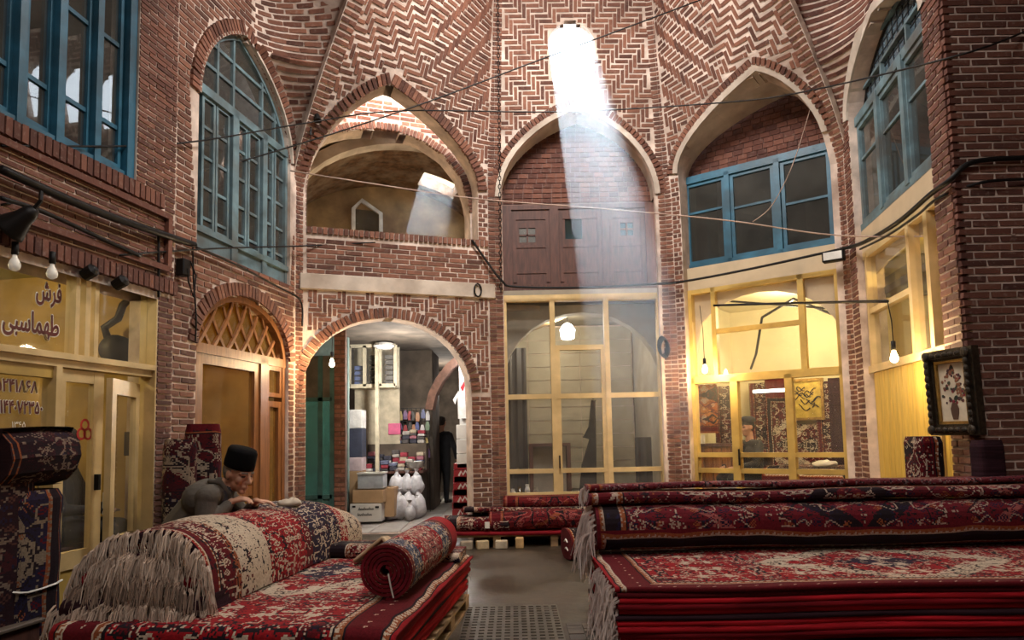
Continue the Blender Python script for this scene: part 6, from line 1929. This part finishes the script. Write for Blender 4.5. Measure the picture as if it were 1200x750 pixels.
cl = thing('ceiling_lamp', 'white oval ceiling lamp over the passage shop', 'lamp', (p.x, 11.9, 2.95))
MB().lathe([(.05, .06), (.16, .05), (.19, .0), (.12, -.05), (.03, -.06)], 20, (p.x, 11.9, 3.02)).build('shade', M('lamp_white', (.8, .8, .78), .3), cl)
# ------------------------------------------------------------------ lamps, cables and other small things
GLOW = {}
def emis(name, col, st):
    t = NT(name)
    t.b.inputs['Base Color'].default_value = (*col, 1)
    t.b.inputs['Emission Color'].default_value = (*col, 1)
    t.b.inputs['Emission Strength'].default_value = st
    return t.m
BULB_ON = emis('glowing_bulb', (1.0, .70, .36), 600)
BULB_OFF = emis('faint_bulb', (.8, .75, .65), .12)  # faint glow put into bulbs that are not lit
def bulb(label, p, top, on=True, r=.032):
    t_ = thing('hanging_bulb', label, 'lamp', (0, 0, 0), Matrix.Translation(p))
    MB().lathe([(.012, .075), (.016, .05), (r * .8, .028), (r, 0), (r * .85, -.022), (r * .3, -.036)], 14).build('bulb', BULB_ON if on else BULB_OFF, t_, Matrix(), smooth=True)
    MB().lathe([(.008, .16), (.02, .155), (.022, .075), (.016, .07)], 12).build('socket', IRON, t_, Matrix(), smooth=True)
    q = V(top) - V(p)
    MB().tube([(0, 0, .155), q * .5 + V((.012, 0, .08)), q], .0045, 5).build('cord', IRON, t_, Matrix())
    return t_
F3 = lambda F, px, py, o: (lambda q: F.mw @ V((q[0], o, q[1])))(F.at(px, py, o))
bulb('glowing bare bulb hanging before the passage arch', F3(FC, 389, 427, -.25), F3(FC, 388, 388, -.10))
bulb('glowing bulb hanging by a dark cord before the lit shop', F3(FE, 826, 434, -.22), F3(FE, 820, 358, -.22))
bulb('glowing bulb before the yellow booth, near the framed picture', F3(FF, 1048, 420, -.25), F3(FF, 1040, 353, -.25))
bulb('unlit white bulb under the left shopfront header, nearer the corner', F3(FA, 61, 321, -.10), F3(FA, 61, 306, -.02), False, .036)
bulb('unlit frosted bulb under the left shopfront header, farther from the corner', F3(FA, 17, 311, -.10), F3(FA, 17, 298, -.02), False, .036)
# lantern in the middle shop
p = F3(FD, 665, 388, 1.2)
t_ = thing('lantern', 'bright white lantern hanging inside the middle shop', 'lamp', (0, 0, 0), Matrix.Translation(p))
MB().lathe([(.03, -.14), (.10, -.12), (.12, .02), (.07, .10), (.02, .13)], 8).build('shade', emis('lantern_glow', (1, .97, .9), 14), t_, Matrix())
MB().tube([(0, 0, .13), (0, 0, .45)], .006, 5).build('cord', IRON, t_, Matrix())
# reflection in the lit shop, imitated by a glowing bar, ceiling ring fan rod
p = F3(FE, 905, 458, 2.2)
t_ = thing('reflection_bar', 'glowing bar imitating a reflection, on the rear wall of the lit shop', 'lamp', (0, 0, 0), FE.mw @ Matrix.Translation((FE.mw.inverted() @ p)))
MB().box(-.30, .30, -.03, .03, -.025, .03).build('housing', WHITE, t_, Matrix())
MB().tube([(-.28, -.05, 0), (.28, -.05, 0)], .016, 8).build('tube', emis('reflection_glow', (.95, 1, .9), 9), t_, Matrix())

def cable(label, pts, r, mat=None, name='cable', cat='cable', sag=0.0):
    P = [V(p) for p in pts]
    out = []
    for i in range(len(P) - 1):
        p0, p1, p2, p3 = P[max(i - 1, 0)], P[i], P[i + 1], P[min(i + 2, len(P) - 1)]
        for k in range(6):
            t = k / 6
            q = .5 * (2 * p1 + (p2 - p0) * t + (2 * p0 - 5 * p1 + 4 * p2 - p3) * t * t + (3 * p1 - p0 - 3 * p2 + p3) * t ** 3)
            out.append(q - V((0, 0, sag * 4 * t * (1 - t))))
    out.append(P[-1])
    return props(MB().tube(out, r, 6).build(name, mat or IRON, None, smooth=True), label, cat)
def at_d(px, py, d):
    r = ray(px, py); return EYE + r * (d / r.y)
cable('thin dark wire stretched level across the court, left window to right pier', [F3(FA, 2, 171, -.04), F3(FB, 210, 168, -.06), at_d(360, 144, 8.0), at_d(468, 130, 8.2), at_d(660, 131, 8.2), at_d(850, 120, 7.6), at_d(940, 108, 7.0), F3(FF, 1112, 68, -.05), F3(FG, 1199, 38, -.04)], .009)
cable('thin dark wire climbing from the left wall to the vault beside the oculus', [F3(FA, 2, 240, -.04), at_d(144, 216, 6.2), at_d(282, 189, 7.4), at_d(474, 129, 8.1), at_d(633, 70, 8.3), at_d(810, 4, 8.0), at_d(870, -20, 7.9)], .009)
cable('pale slack rope strung from the gallery to the right wall', [F3(FB, 340, 200, -.05), at_d(428, 214, 8.2), at_d(560, 233, 8.6), at_d(700, 244, 8.5), at_d(850, 258, 7.9), at_d(985, 276, 7.3), F3(FG, 1190, 275, -.03)], .008, M('pale_rope', (.42, .30, .24), .9))
cable('dark wire from the left corner along the balcony wall', [F3(FA, 140, 299, -.05), F3(FB, 258, 291, -.10), F3(FC, 360, 288, -.10), F3(FC, 440, 284, -.06)], .010)
cable('thick black cable along the left wall above the shopfront', [F3(FA, 1, 198, -.07), F3(FA, 60, 225, -.07), F3(FA, 120, 250, -.07), F3(FA, 183, 272, -.07), F3(FB, 228, 287, -.06)], .030)
cable('second dark cable lower on the left wall', [F3(FA, 1, 232, -.06), F3(FA, 50, 248, -.06), F3(FA, 120, 280, -.06), F3(FA, 165, 300, -.06)], .016)
cable('dark cable under the arched window sill, dropping beside the passage arch', [F3(FB, 226, 288, -.06), F3(FB, 280, 312, -.06), F3(FB, 325, 336, -.06), F3(FC, 352, 352, -.10), F3(FC, 354, 382, -.08)], .012)
cable('thin wire hanging down the brick corner left of the timber door', [F3(FB, 226, 290, -.04), F3(FB, 227, 330, -.04), F3(FB, 230, 372, -.04), F3(FB, 229, 400, -.03)], .008)
cable('conduit drop on the brick corner beside the left shopfront', [F3(FA, 186, 275, -.03), F3(FA, 186, 310, -.03), F3(FA, 186, 348, -.03)], .012)
cable('black cable drooping from the balcony across the timber screen', [F3(FC, 553, 281, -.06), F3(FC, 566, 300, -.06), F3(FD, 588, 329, -.10), F3(FD, 604, 336, -.06), F3(FD, 680, 337, -.03), F3(FD, 764, 333, -.05), F3(FE, 800, 330, -.12), F3(FE, 880, 315, -.04), F3(FE, 985, 292, -.10)], .016)
cable('black cable run along the sill of the pale blue window', [F3(FE, 985, 292, -.10), F3(FF, 1010, 285, -.05), F3(FF, 1050, 262, -.05), F3(FF, 1090, 228, -.05), F3(FF, 1112, 212, -.04), F3(FG, 1140, 190, -.05), F3(FG, 1200, 185, -.05)], .022)
cable('thinner tangled cable under the black one on the right wall', [F3(FF, 1008, 292, -.06), F3(FF, 1040, 276, -.06), F3(FF, 1075, 252, -.06), F3(FF, 1100, 232, -.05), F3(FG, 1150, 214, -.05), F3(FG, 1200, 210, -.05)], .012)
cable('pale cord slanting over the blue window from the arch', [F3(FE, 954, 112, -.06), F3(FE, 930, 190, -.02), F3(FE, 905, 240, -.02), F3(FE, 882, 260, -.02)], .006, M('pale_rope', (.42, .30, .24), .9))
cable('dark straight rod across the top of the lit shop', [F3(FE, 836, 358, -.22), F3(FE, 940, 355, -.22), F3(FF, 1040, 353, -.25)], .016, name='rod', cat='rod')
# chain
t_ = thing('chain', 'long dark chain hanging down beside the rib left of the timber screen', 'chain', (0, 0, 0))
c0, c1 = at_d(583, -30, 8.75), at_d(587, 345, 8.95)
n = int((c0 - c1).length / .055)
lk = MB().tube([(.018 * math.cos(q * PI / 4), 0, .034 * math.sin(q * PI / 4)) for q in range(9)], .006, 4, cap=False).mesh('link', IRON)
for i in range(min(n, 110)):
    o = bpy.data.objects.new('link', lk); C.objects.link(o); o.parent = t_
    o.matrix_basis = Matrix.Translation(c0.lerp(c1, i / n)) @ Matrix.Rotation(PI / 2 * (i % 2), 4, 'Z')
# lamp bracket on the rib by the arched window
p = F3(FC, 364, 158, -.35)
t_ = thing('lamp_bracket', 'small black iron lamp bracket with two spot heads on the vault rib', 'lamp', (0, 0, 0), Matrix.Translation(p))
MB().tube([(0, 0, 0), (0, 0, .42)], .016, 6).build('post', IRON, t_, Matrix())
for z, x in ((.40, .09), (.24, .09)):
    MB().tube([(0, 0, z), (x, -.05, z + .02), (x + .02, -.08, z - .10)], [.012, .02, .05], 8).build('spot_head', IRON, t_, Matrix())
# floodlight at the right corner rib, horn on the left wall
p = F3(FE, 978, 300, -.22)
t_ = thing('floodlight', 'small black floodlight fixed on the corner pier beside the blue window', 'lamp', (0, 0, 0), FE.mw @ Matrix.Translation(FE.mw.inverted() @ p))
MB().box(-.13, .11, -.06, .04, -.07, .06).build('housing', IRON, t_, Matrix(), bevel=.01)
MB().box(-.11, .09, -.066, -.058, -.05, .04).build('lens', WHITE, t_, Matrix())
MB().bar((.0, .05, 0), (.05, .2, .06), .03, .03).build('bracket', IRON, t_, Matrix())
p = F3(FA, 24, 258, -.16)
t_ = thing('old_lamp', 'old black bell-shaped wall lamp over the left shopfront', 'lamp', (0, 0, 0), Matrix.Translation(p) @ Matrix.Rotation(.9, 4, 'Y'))
MB().lathe([(.03, .12), (.05, .08), (.06, .02), (.10, -.08), (.105, -.10)], 14).build('shade', IRON, t_, Matrix(), smooth=True)
MB().tube([(0, 0, .1), (-.02, 0, .18), (-.1, .05, .2)], .014, 6).build('arm', IRON, t_, Matrix())
p = F3(FB, 215, 315, -.08)
t_ = thing('junction_box', 'black junction box with looping wires on the brick corner', 'box', (0, 0, 0), FB.mw @ Matrix.Translation(FB.mw.inverted() @ p))
MB().box(-.05, .05, -.04, .05, -.07, .09).build('housing', IRON, t_, Matrix(), bevel=.01)
MB().tube([(.04, -.04, .08), (.10, -.06, -.05), (.08, -.05, -.25), (.02, -.04, -.12), (0, -.04, 0)], .008, 5).build('wire', IRON, t_, Matrix())
for k, (px, py, lab) in enumerate(((105, 319, 'small black spotlight under the header of the left shopfront, near the mullions'), (141, 331, 'small black spotlight under the header of the left shopfront, near the brick corner'))):
    p = F3(FA, px, py, -.08)
    t_ = thing('spotlight', lab, 'lamp', (0, 0, 0), FA.mw @ Matrix.Translation(FA.mw.inverted() @ p))
    MB().lathe([(.02, -.06), (.045, -.05), (.05, .04), (.02, .06)], 10).build('housing', IRON, t_, Matrix.Rotation(1.1, 4, 'X'))
    MB().tube([(0, .02, .02), (.02, .06, .08)], .01, 5).build('bracket', IRON, t_, Matrix())
# coil on the plaster band, hooks on the middle shopfront
p = F3(FC, 560, 340, -.07)
MB().tube([(.05 * math.cos(q * PI / 6), 0, .09 * math.sin(q * PI / 6)) for q in range(13)], .012, 6).build('cable_coil', IRON, None, FC.mw @ Matrix.Translation(FC.mw.inverted() @ p), smooth=True, label='small oval cable coil hung on the plaster band', cat='cable')
p = F3(FD, 776, 405, -.02)
m = MB()
for k in range(4): m.tube([(.06 * math.cos(q * PI / 6) + .01 * k, -.012 * k, .13 * math.sin(q * PI / 6) - .015 * k) for q in range(13)], .011, 5)
m.build('cable_coil', IRON, None, FD.mw @ Matrix.Translation(FD.mw.inverted() @ p), label='dark coil of cable hung on the right post of the middle shopfront', cat='cable')

# framed flower picture at the pier corner
a_, b_ = at_d(1091, 460, 5.62), at_d(1149, 460, 5.14)
dv = V((b_.x - a_.x, b_.y - a_.y)); W_ = dv.length
zt_, zb_ = at_d(1120, 409, 5.38).z, at_d(1120, 510, 5.38).z
H_ = zt_ - zb_
PM = Matrix.Translation((a_.x, a_.y, zb_)) @ Matrix.Rotation(math.atan2(dv.y, dv.x), 4, 'Z') @ Matrix.Rotation(.03, 4, 'X')
pic = thing('picture_frame', 'ornate black and gold frame with a flower-vase picture at the brick pier', 'picture', (0, 0, 0), PM)
GOLD = M('dull_gold', (.34, .21, .06), .4, .7, var=.4, scale=20)
FRB = M('black_gilt', (.035, .026, .016), .4, .4, var=.6, scale=30, bump=.5)
fw = .088
m = MB()
for k, (w0, w1, d0, d1) in enumerate(((0, .03, -.03, .03), (.03, fw - .02, -.055, .03), (fw - .02, fw, -.03, .03))):
    m.plate([[(w0, w0), (W_ - w0, w0), (W_ - w0, H_ - w0), (w0, H_ - w0)], [(w1, w1), (W_ - w1, w1), (W_ - w1, H_ - w1), (w1, H_ - w1)]], d0, d1)
m.build('frame', FRB, pic, Matrix())
bead = MB()
for i in range(11):
    for x in (fw / 2, W_ - fw / 2): bead.ball((x, -.055, fw * .6 + (H_ - fw * 1.2) * i / 10), (.022, .016, .03), 5)
for i in range(7):
    for z in (fw / 2, H_ - fw / 2): bead.ball((fw * .6 + (W_ - fw * 1.2) * i / 6, -.055, z), (.03, .016, .02), 5)
bead.build('carving', FRB, pic, Matrix(), kind='stuff')
for x in (fw * .5, W_ - fw * .5):
    for z in (fw * .5, H_ - fw * .5): MB().ball((x, -.058, z), (.038, .016, .038), 8).build('corner_boss', FRB, pic, Matrix())
MB().plate([[(fw, fw), (W_ - fw, fw), (W_ - fw, H_ - fw), (fw, H_ - fw)], [(fw + .022, fw + .022), (W_ - fw - .022, fw + .022), (W_ - fw - .022, H_ - fw - .022), (fw + .022, H_ - fw - .022)]], -.02, .01).build('gold_slip', GOLD, pic, Matrix())
MB().box(fw + .01, W_ - fw - .01, .0, .012, fw + .01, H_ - fw - .01).build('ground', M('cream_canvas', (.62, .54, .40), .8), pic, Matrix())
cx, pw, ph = W_ / 2, W_ - 2 * fw, H_ - 2 * fw
z0 = fw
MB().prism([(cx - .022, z0 + ph * .07), (cx + .022, z0 + ph * .07), (cx + .035, z0 + ph * .16), (cx + .04, z0 + ph * .24), (cx + .02, z0 + ph * .33), (cx - .02, z0 + ph * .33), (cx - .04, z0 + ph * .24), (cx - .035, z0 + ph * .16)], -.004, 0).build('printed_vase', M('print_brown', (.10, .05, .03), .8), pic, Matrix())
r_ = random.Random(5)
fcol = [(.20, .02, .03), (.07, .03, .03), (.24, .10, .05), (.05, .06, .04)]
for q in range(4):
    m = MB()
    for i in range(22):
        t_ = r_.random(); ang = r_.uniform(-1, 1)
        z = z0 + ph * (.33 + .58 * t_); x = cx + ang * pw * .40 * math.sin(PI * min(1, .22 + t_ * .8))
        s_ = r_.uniform(.007, .016)
        m.prism([(x + s_ * math.cos(k * PI / 3), z + s_ * 1.2 * math.sin(k * PI / 3)) for k in range(6)], -.003 - .0003 * q, 0)
    m.build('printed_flower', M('print_%d' % q, fcol[q], .8), pic, Matrix(), kind='stuff')

# ------------------------------------------------------------------ inside the shops
# the lit shop: hung carpets, framed calligraphy, desk
RG1 = rug('rug_hung_dark', .5, 1.9, (.07, .012, .012), [BLK, DRED, RUST, CRM], cell=14, bw=.08, seed=51)
RG2 = rug('rug_hung_cream', .7, 1.5, DRED, [BLK, CRM, NAVY, CRM], cell=12, bw=.09, seed=53, border=BLK)
def hung(label, F, px0, px1, py0, py1, o, mat, name='hung_carpet', cat='carpet', th=.03, group=None):
    a_, b_ = F.at(px0, py1, o), F.at(px1, py0, o)
    m = MB()
    x0, x1, z0, z1 = a_[0], b_[0], a_[1], b_[1]
    n = 8
    vs, us = [], []
    for y in (o - th, o):
        for i in range(n + 1):
            for z in (z0, z1): vs.append((x0 + (x1 - x0) * i / n, y - .01 * math.sin(i * 1.9), z)); us.append(((x1 - x0) * i / n + .001, z - z0))
    k = 2 * (n + 1)
    fs = [(2 * i, 2 * i + 2, 2 * i + 3, 2 * i + 1) for i in range(n)] + [(k + 2 * i, k + 2 * i + 1, k + 2 * i + 3, k + 2 * i + 2) for i in range(n)]
    fs += [(0, 1, k + 1, k), (2 * n, k + 2 * n, k + 2 * n + 1, 2 * n + 1)] + [(2 * i + 1, 2 * i + 3, k + 2 * i + 3, k + 2 * i + 1) for i in range(n)]
    m.add(vs, fs, us)
    return m.build(name, mat, None, F.mw, label=label, cat=cat, group=group)
hung('narrow dark carpet hung at the middle of the lit shop rear wall', FE, 884, 903, 448, 576, 2.45, RG1)
hung('black and gold patterned carpet hung left of the framed calligraphy', FE, 903, 926, 440, 576, 2.42, RG2)
hung('cream and black medallion carpet hung under the framed calligraphy', FE, 927, 962, 496, 578, 2.42, RG2)
hung('dark brown carpet hung right of the framed calligraphy', FE, 962, 982, 446, 578, 2.40, RG1)
hung('plain blackish rolled hanging at the right end of the lit shop', FE, 978, 993, 442, 578, 2.1, WOOL_DARK)
hung('orange and black pictorial rug hung at the left of the lit shop', FE, 811, 840, 450, 508, .70, rug('rug_orange', .8, 1.1, (.42, .12, .03), [BLK, (.5, .2, .05), CRM, DRED], cell=6, bw=.1, seed=57))
hung('dark fringed textile hung beside the orange pictorial rug', FE, 841, 857, 452, 545, 1.3, RG1)
cg = thing('calligraphy', 'gold framed calligraphy panel on the rear wall of the lit shop', 'picture', (0, 0, 0), FE.mw)
a_, b_ = FE.at(926, 490, 2.4), FE.at(962, 446, 2.4)
MB().box(a_[0], b_[0], 2.36, 2.40, a_[1], b_[1]).build('panel', M('gold_panel', (.50, .36, .06), .4, .3, var=.3, scale=12), cg)
MB().plate([[(a_[0] - .04, a_[1] - .04), (b_[0] + .04, a_[1] - .04), (b_[0] + .04, b_[1] + .04), (a_[0] - .04, b_[1] + .04)], [a_, (b_[0], a_[1]), b_, (a_[0], b_[1])]], 2.33, 2.40).build('frame', GOLD, cg)
m = MB(); r_ = random.Random(3)
for j in range(16):
    x = a_[0] + .05 + (b_[0] - a_[0] - .14) * r_.random(); z = a_[1] + (b_[1] - a_[1]) * r_.uniform(.25, .8); s_ = r_.uniform(.03, .07)
    m.ribbon([(x + s_ * k / 3 * 1.5, z + s_ * math.sin(k * .9 + j) * (1 - k * .1)) for k in range(6)], .012, 2.350 - .0004 * j, 2.36)
m.build('script', IRON, cg, kind='stuff')
hung('small white framed certificate low on the lit shop wall', FE, 814, 826, 510, 520, .70, WHITE, 'certificate', 'picture', .02)
dk = thing('desk', 'dark wooden desk with a slatted front in the lit shop', 'desk', (0, 0, 0), FE.mw)
a_, b_ = FE.at(814, 520, .8), FE.at(868, 520, .8)
MB().box(a_[0], b_[0], .75, 1.2, a_[1] - .04, a_[1]).build('top', WOOD_DARK, dk)
for i in range(5):
    x = a_[0] + (b_[0] - a_[0]) * i / 5
    MB().box(x + .005, x + (b_[0] - a_[0]) / 5 - .005, .78, .82, .4, a_[1] - .04).build('slat', WOOD, dk)
a_, b_ = FE.at(895, 556, .7), FE.at(990, 548, .7)
folded('folded_carpet', 'dark carpets folded low inside the lit shop, right of the desk', FE.mw, a_[0], b_[0], .6, 1.6, .4, a_[1] + .1, RUG_DARK, seed=201, nu=14, wav=.03)
p = F3(FE, 953, 541, .75)
o = MB().ball((0, 0, 0), (.16, .1, .05), 10); o.v = [(x, y, z + .05 * nz1(x * 20, y * 20)) for x, y, z in o.v]
o.build('white_cloth', M('white_cloth', (.6, .56, .48), .9), None, FE.mw @ Matrix.Translation((a_[0] + .75, .85, a_[1] + .14)), label='crumpled white cloth on the dark carpets in the lit shop', cat='cloth')
# ribs of the shop's vault, the hanging rod
t_ = thing('ceiling_pipe', 'dark pipe bent under the ceiling of the lit shop', 'pipe', (0, 0, 0))
MB().tube([F3(FE, 985, 372, .6), F3(FE, 930, 350, 1.0), F3(FE, 893, 372, 1.5), F3(FE, 886, 415, 2.0), F3(FE, 880, 432, 2.3)], .02, 6).build('pipe', IRON, t_, Matrix())
MB().tube([F3(FE, 842, 352, .6), F3(FE, 980, 362, .6)], .015, 6).build('rod', IRON, t_, Matrix())
# the middle shop: hanging coat, leaning board, low furniture
ct_ = thing('coat', 'black coat hanging from a hook inside the middle shop', 'coat', (0, 0, 0), FD.mw)
o_ = 2.2
g = lambda x, y: FD.at(x, y, o_)
m = MB().prism([g(694, 470), g(690, 500), g(684, 512), g(691, 515), g(682, 545), g(678, 600), g(699, 600), g(698, 510), g(697, 470)], o_ - .06, o_ + .06)
m.build('cloth', BLACKC, ct_, bevel=.015)
q = g(695, 468); MB().tube([(q[0], o_, q[1]), (q[0] + .02, o_, q[1] + .08), (q[0], o_ + .3, q[1] + .1)], .01, 5).build('hook', IRON, ct_)
hung('dark narrow board leaning in the middle shop, right of the coat', FD, 746, 768, 512, 585, 1.6, M('dark_board', (.035, .033, .035), .5), 'leaning_board', 'board', .04)
hung('dark panel standing at the left of the middle shop', FD, 598, 616, 408, 585, 2.2, M('dark_board', (.035, .033, .035), .5), 'dark_partition', 'board', .05)
tb = thing('low_table', 'dark framed low table with pale panel in the middle shop', 'table', (0, 0, 0), FD.mw)
a_, b_ = FD.at(620, 520, 2.0), FD.at(668, 520, 2.0)
MB().box(a_[0], b_[0], 1.9, 2.3, a_[1] - .05, a_[1]).build('top', WOOD_DARK, tb)
for x in (a_[0], b_[0] - .06):
    for y in (1.9, 2.24): MB().box(x, x + .06, y, y + .06, z00 - .0, a_[1] - .05).build('leg', WOOD_DARK, tb)
MB().box(a_[0] + .06, b_[0] - .06, 2.2, 2.22, z00, a_[1] - .05).build('panel', GP, tb)
for k, (px, h_) in enumerate(((601, .10), (609, .13), (618, .16), (628, .12))):
    q = FD.at(px, 574, .4)
    MB().lathe([(.035, 0), (.04, h_ * .5), (.025, h_ * .8), (.03, h_)], 10).build('jar', [WHITE, GLASS_AMBER, WHITE, GP][k], None, FD.mw @ Matrix.Translation((q[0], .4, z00 + .10)), label=['small white jar at the left end of the middle shop sill', 'amber glass jar second on the middle shop sill', 'taller white jar third on the middle shop sill', 'grey pot at the right of the jars on the middle shop sill'][k], cat='jar')
MB().box(.12, .75, .25, .55, z00, z00 + .098).build('shelf', WOOD_DARK, None, FD.mw, label='low dark shelf behind the sill of the middle shop, under the jars', cat='shelf')
# stove drum behind the upper pane of the left shop
p = F3(FA, 140, 412, .48)
t_ = thing('stove', 'dark drum heater with a bent flue behind the upper pane of the left shop', 'heater', (0, 0, 0), Matrix.Translation(p))
m = MB().lathe([(.02, -.17), (.13, -.16), (.14, 0), (.13, .16), (.02, .17)], 18)
m.build('drum', IRON, t_, Matrix.Rotation(PI / 2, 4, 'X') @ Matrix.Rotation(.3, 4, 'Y'), smooth=True)
MB().tube([(-.10, 0, .1), (-.14, 0, .22), (-.02, 0, .30), (.02, 0, .42), (.1, 0, .50), (.35, .2, .52)], .035, 8).build('flue', IRON, t_, Matrix(), smooth=True)

# ------------------------------------------------------------------ on the ground
g0, g1, g2, g3 = on_z(563, 712, 0), on_z(653, 712, 0), on_z(650, 752, 0), on_z(535, 752, 0)
dr = thing('drain_cover', 'worn square metal drain cover with raised studs in the floor', 'drain cover', (g3.x, g3.y, 0), Matrix())
x0, x1, y0, y1 = g3.x + .01, g1.x + .0, g3.y - .25, g0.y
STEEL = M('worn_steel', (.10, .085, .07), .45, .5, var=.4, scale=8)
MB().box(x0, x1, y0, y1, .0, .012).build('plate', STEEL, dr, Matrix.Translation((-g3.x, -g3.y, 0)))
m = MB()
nx, ny = 12, 16
for i in range(nx):
    for j in range(ny):
        cx, cy = x0 + (x1 - x0) * (i + .5) / nx, y0 + (y1 - y0) * (j + .5) / ny
        m.box(cx - .019, cx + .019, cy - .022, cy + .022, .012, .019)
m.build('studs', STEEL, dr, Matrix.Translation((-g3.x, -g3.y, 0)), kind='stuff')
flo = bpy.data.objects['floor']
PAV = [M('paver_%d' % k, c_, .6, var=.3, scale=8) for k, c_ in enumerate(((.09, .07, .055), (.06, .048, .04), (.12, .095, .075)))]
pvm = []
for q in range(3):
    m = MB().box(-.5, .5, -.5, .5, 0, 1).mesh('paver', PAV[q]); pvm.append(m)
for i in range(7):
    for j in range(10):
        x = x1 + .03 + i * .115; y = 4.46 + j * .075 + (0 if i % 2 else .03)
        o = bpy.data.objects.new('paver', R.choice(pvm)); C.objects.link(o); o.parent = flo
        o.matrix_basis = Matrix.Translation((x + .055, y, -.002)) @ Matrix.Diagonal((.105, .066, .010 + R.uniform(0, .006), 1))

# ------------------------------------------------------------------ dust in the light shafts
def haze(name, label, loop, L, dens, mw_dir, strk=7.0):
    """air thick with dust below an opening: a prism along the sun's path, denser near the opening"""
    d = -SUN_TO
    c = sum(loop, V((0, 0, 0))) / len(loop)
    z_ = d; y_ = z_.cross(V((1, 0, 0))).normalized(); x_ = y_.cross(z_)
    mw = Matrix((x_, y_, z_)).transposed().to_4x4(); mw.translation = c
    inv = mw.inverted()
    base = [inv @ p for p in loop]
    flat = [V((p.x, p.y)) * 1.01 for p in base]
    m = MB(); n = len(flat)
    zs = min(p.z for p in base) - .12
    m.add([(p.x, p.y, zs) for p in flat] + [(p.x, p.y, L) for p in flat], [tuple(range(n))[::-1], tuple(range(n, 2 * n))] + [(i, (i + 1) % n, n + (i + 1) % n, n + i) for i in range(n)])
    t = NT(name)
    t.t.nodes.remove(t.b)
    p = t.obj()
    sp = t.n('ShaderNodeSeparateXYZ', (p,))
    k = t.math('MAXIMUM', 0.0, t.math('SUBTRACT', 1.0, t.math('DIVIDE', sp.outputs[2], L)))
    k = t.math('POWER', k, .5)
    st = t.noise(t.vmath('MULTIPLY', p, (strk, strk, .10)), 1.0, 2)
    st = t.math('MULTIPLY_ADD', st, 1.5, .25)
    dn = t.math('MULTIPLY', t.math('MULTIPLY', k, st), dens)
    v = t.n('ShaderNodeVolumeScatter', {'Color': (.86, .93, 1.0, 1), 'Density': dn, 'Anisotropy': .45})
    t.t.links.new(v.outputs[0], t.t.nodes['Material Output'].inputs['Volume'])
    o = m.build(name, t.m, None, mw, kind='stuff')
    bm = bmesh.new(); bm.from_mesh(o.data); bmesh.ops.recalc_face_normals(bm, faces=bm.faces); bm.to_mesh(o.data); bm.free()
    o['label'] = label
    return o
HZ1 = haze('haze', 'dusty shaft of daylight falling from the oculus', [FD.S(u, z) for u, z in ocul], 7.8, .030, None)
HZ2 = haze('haze', 'dusty shaft of daylight in the gallery under its skylight', [FC.mw @ V(p) for p in ((sk0, 2.6, 6.0), (sk1, 2.6, 5.7), (sk1, 3.2, 5.7), (sk0, 3.2, 6.0))], 3.2, .035, None, 4.0)
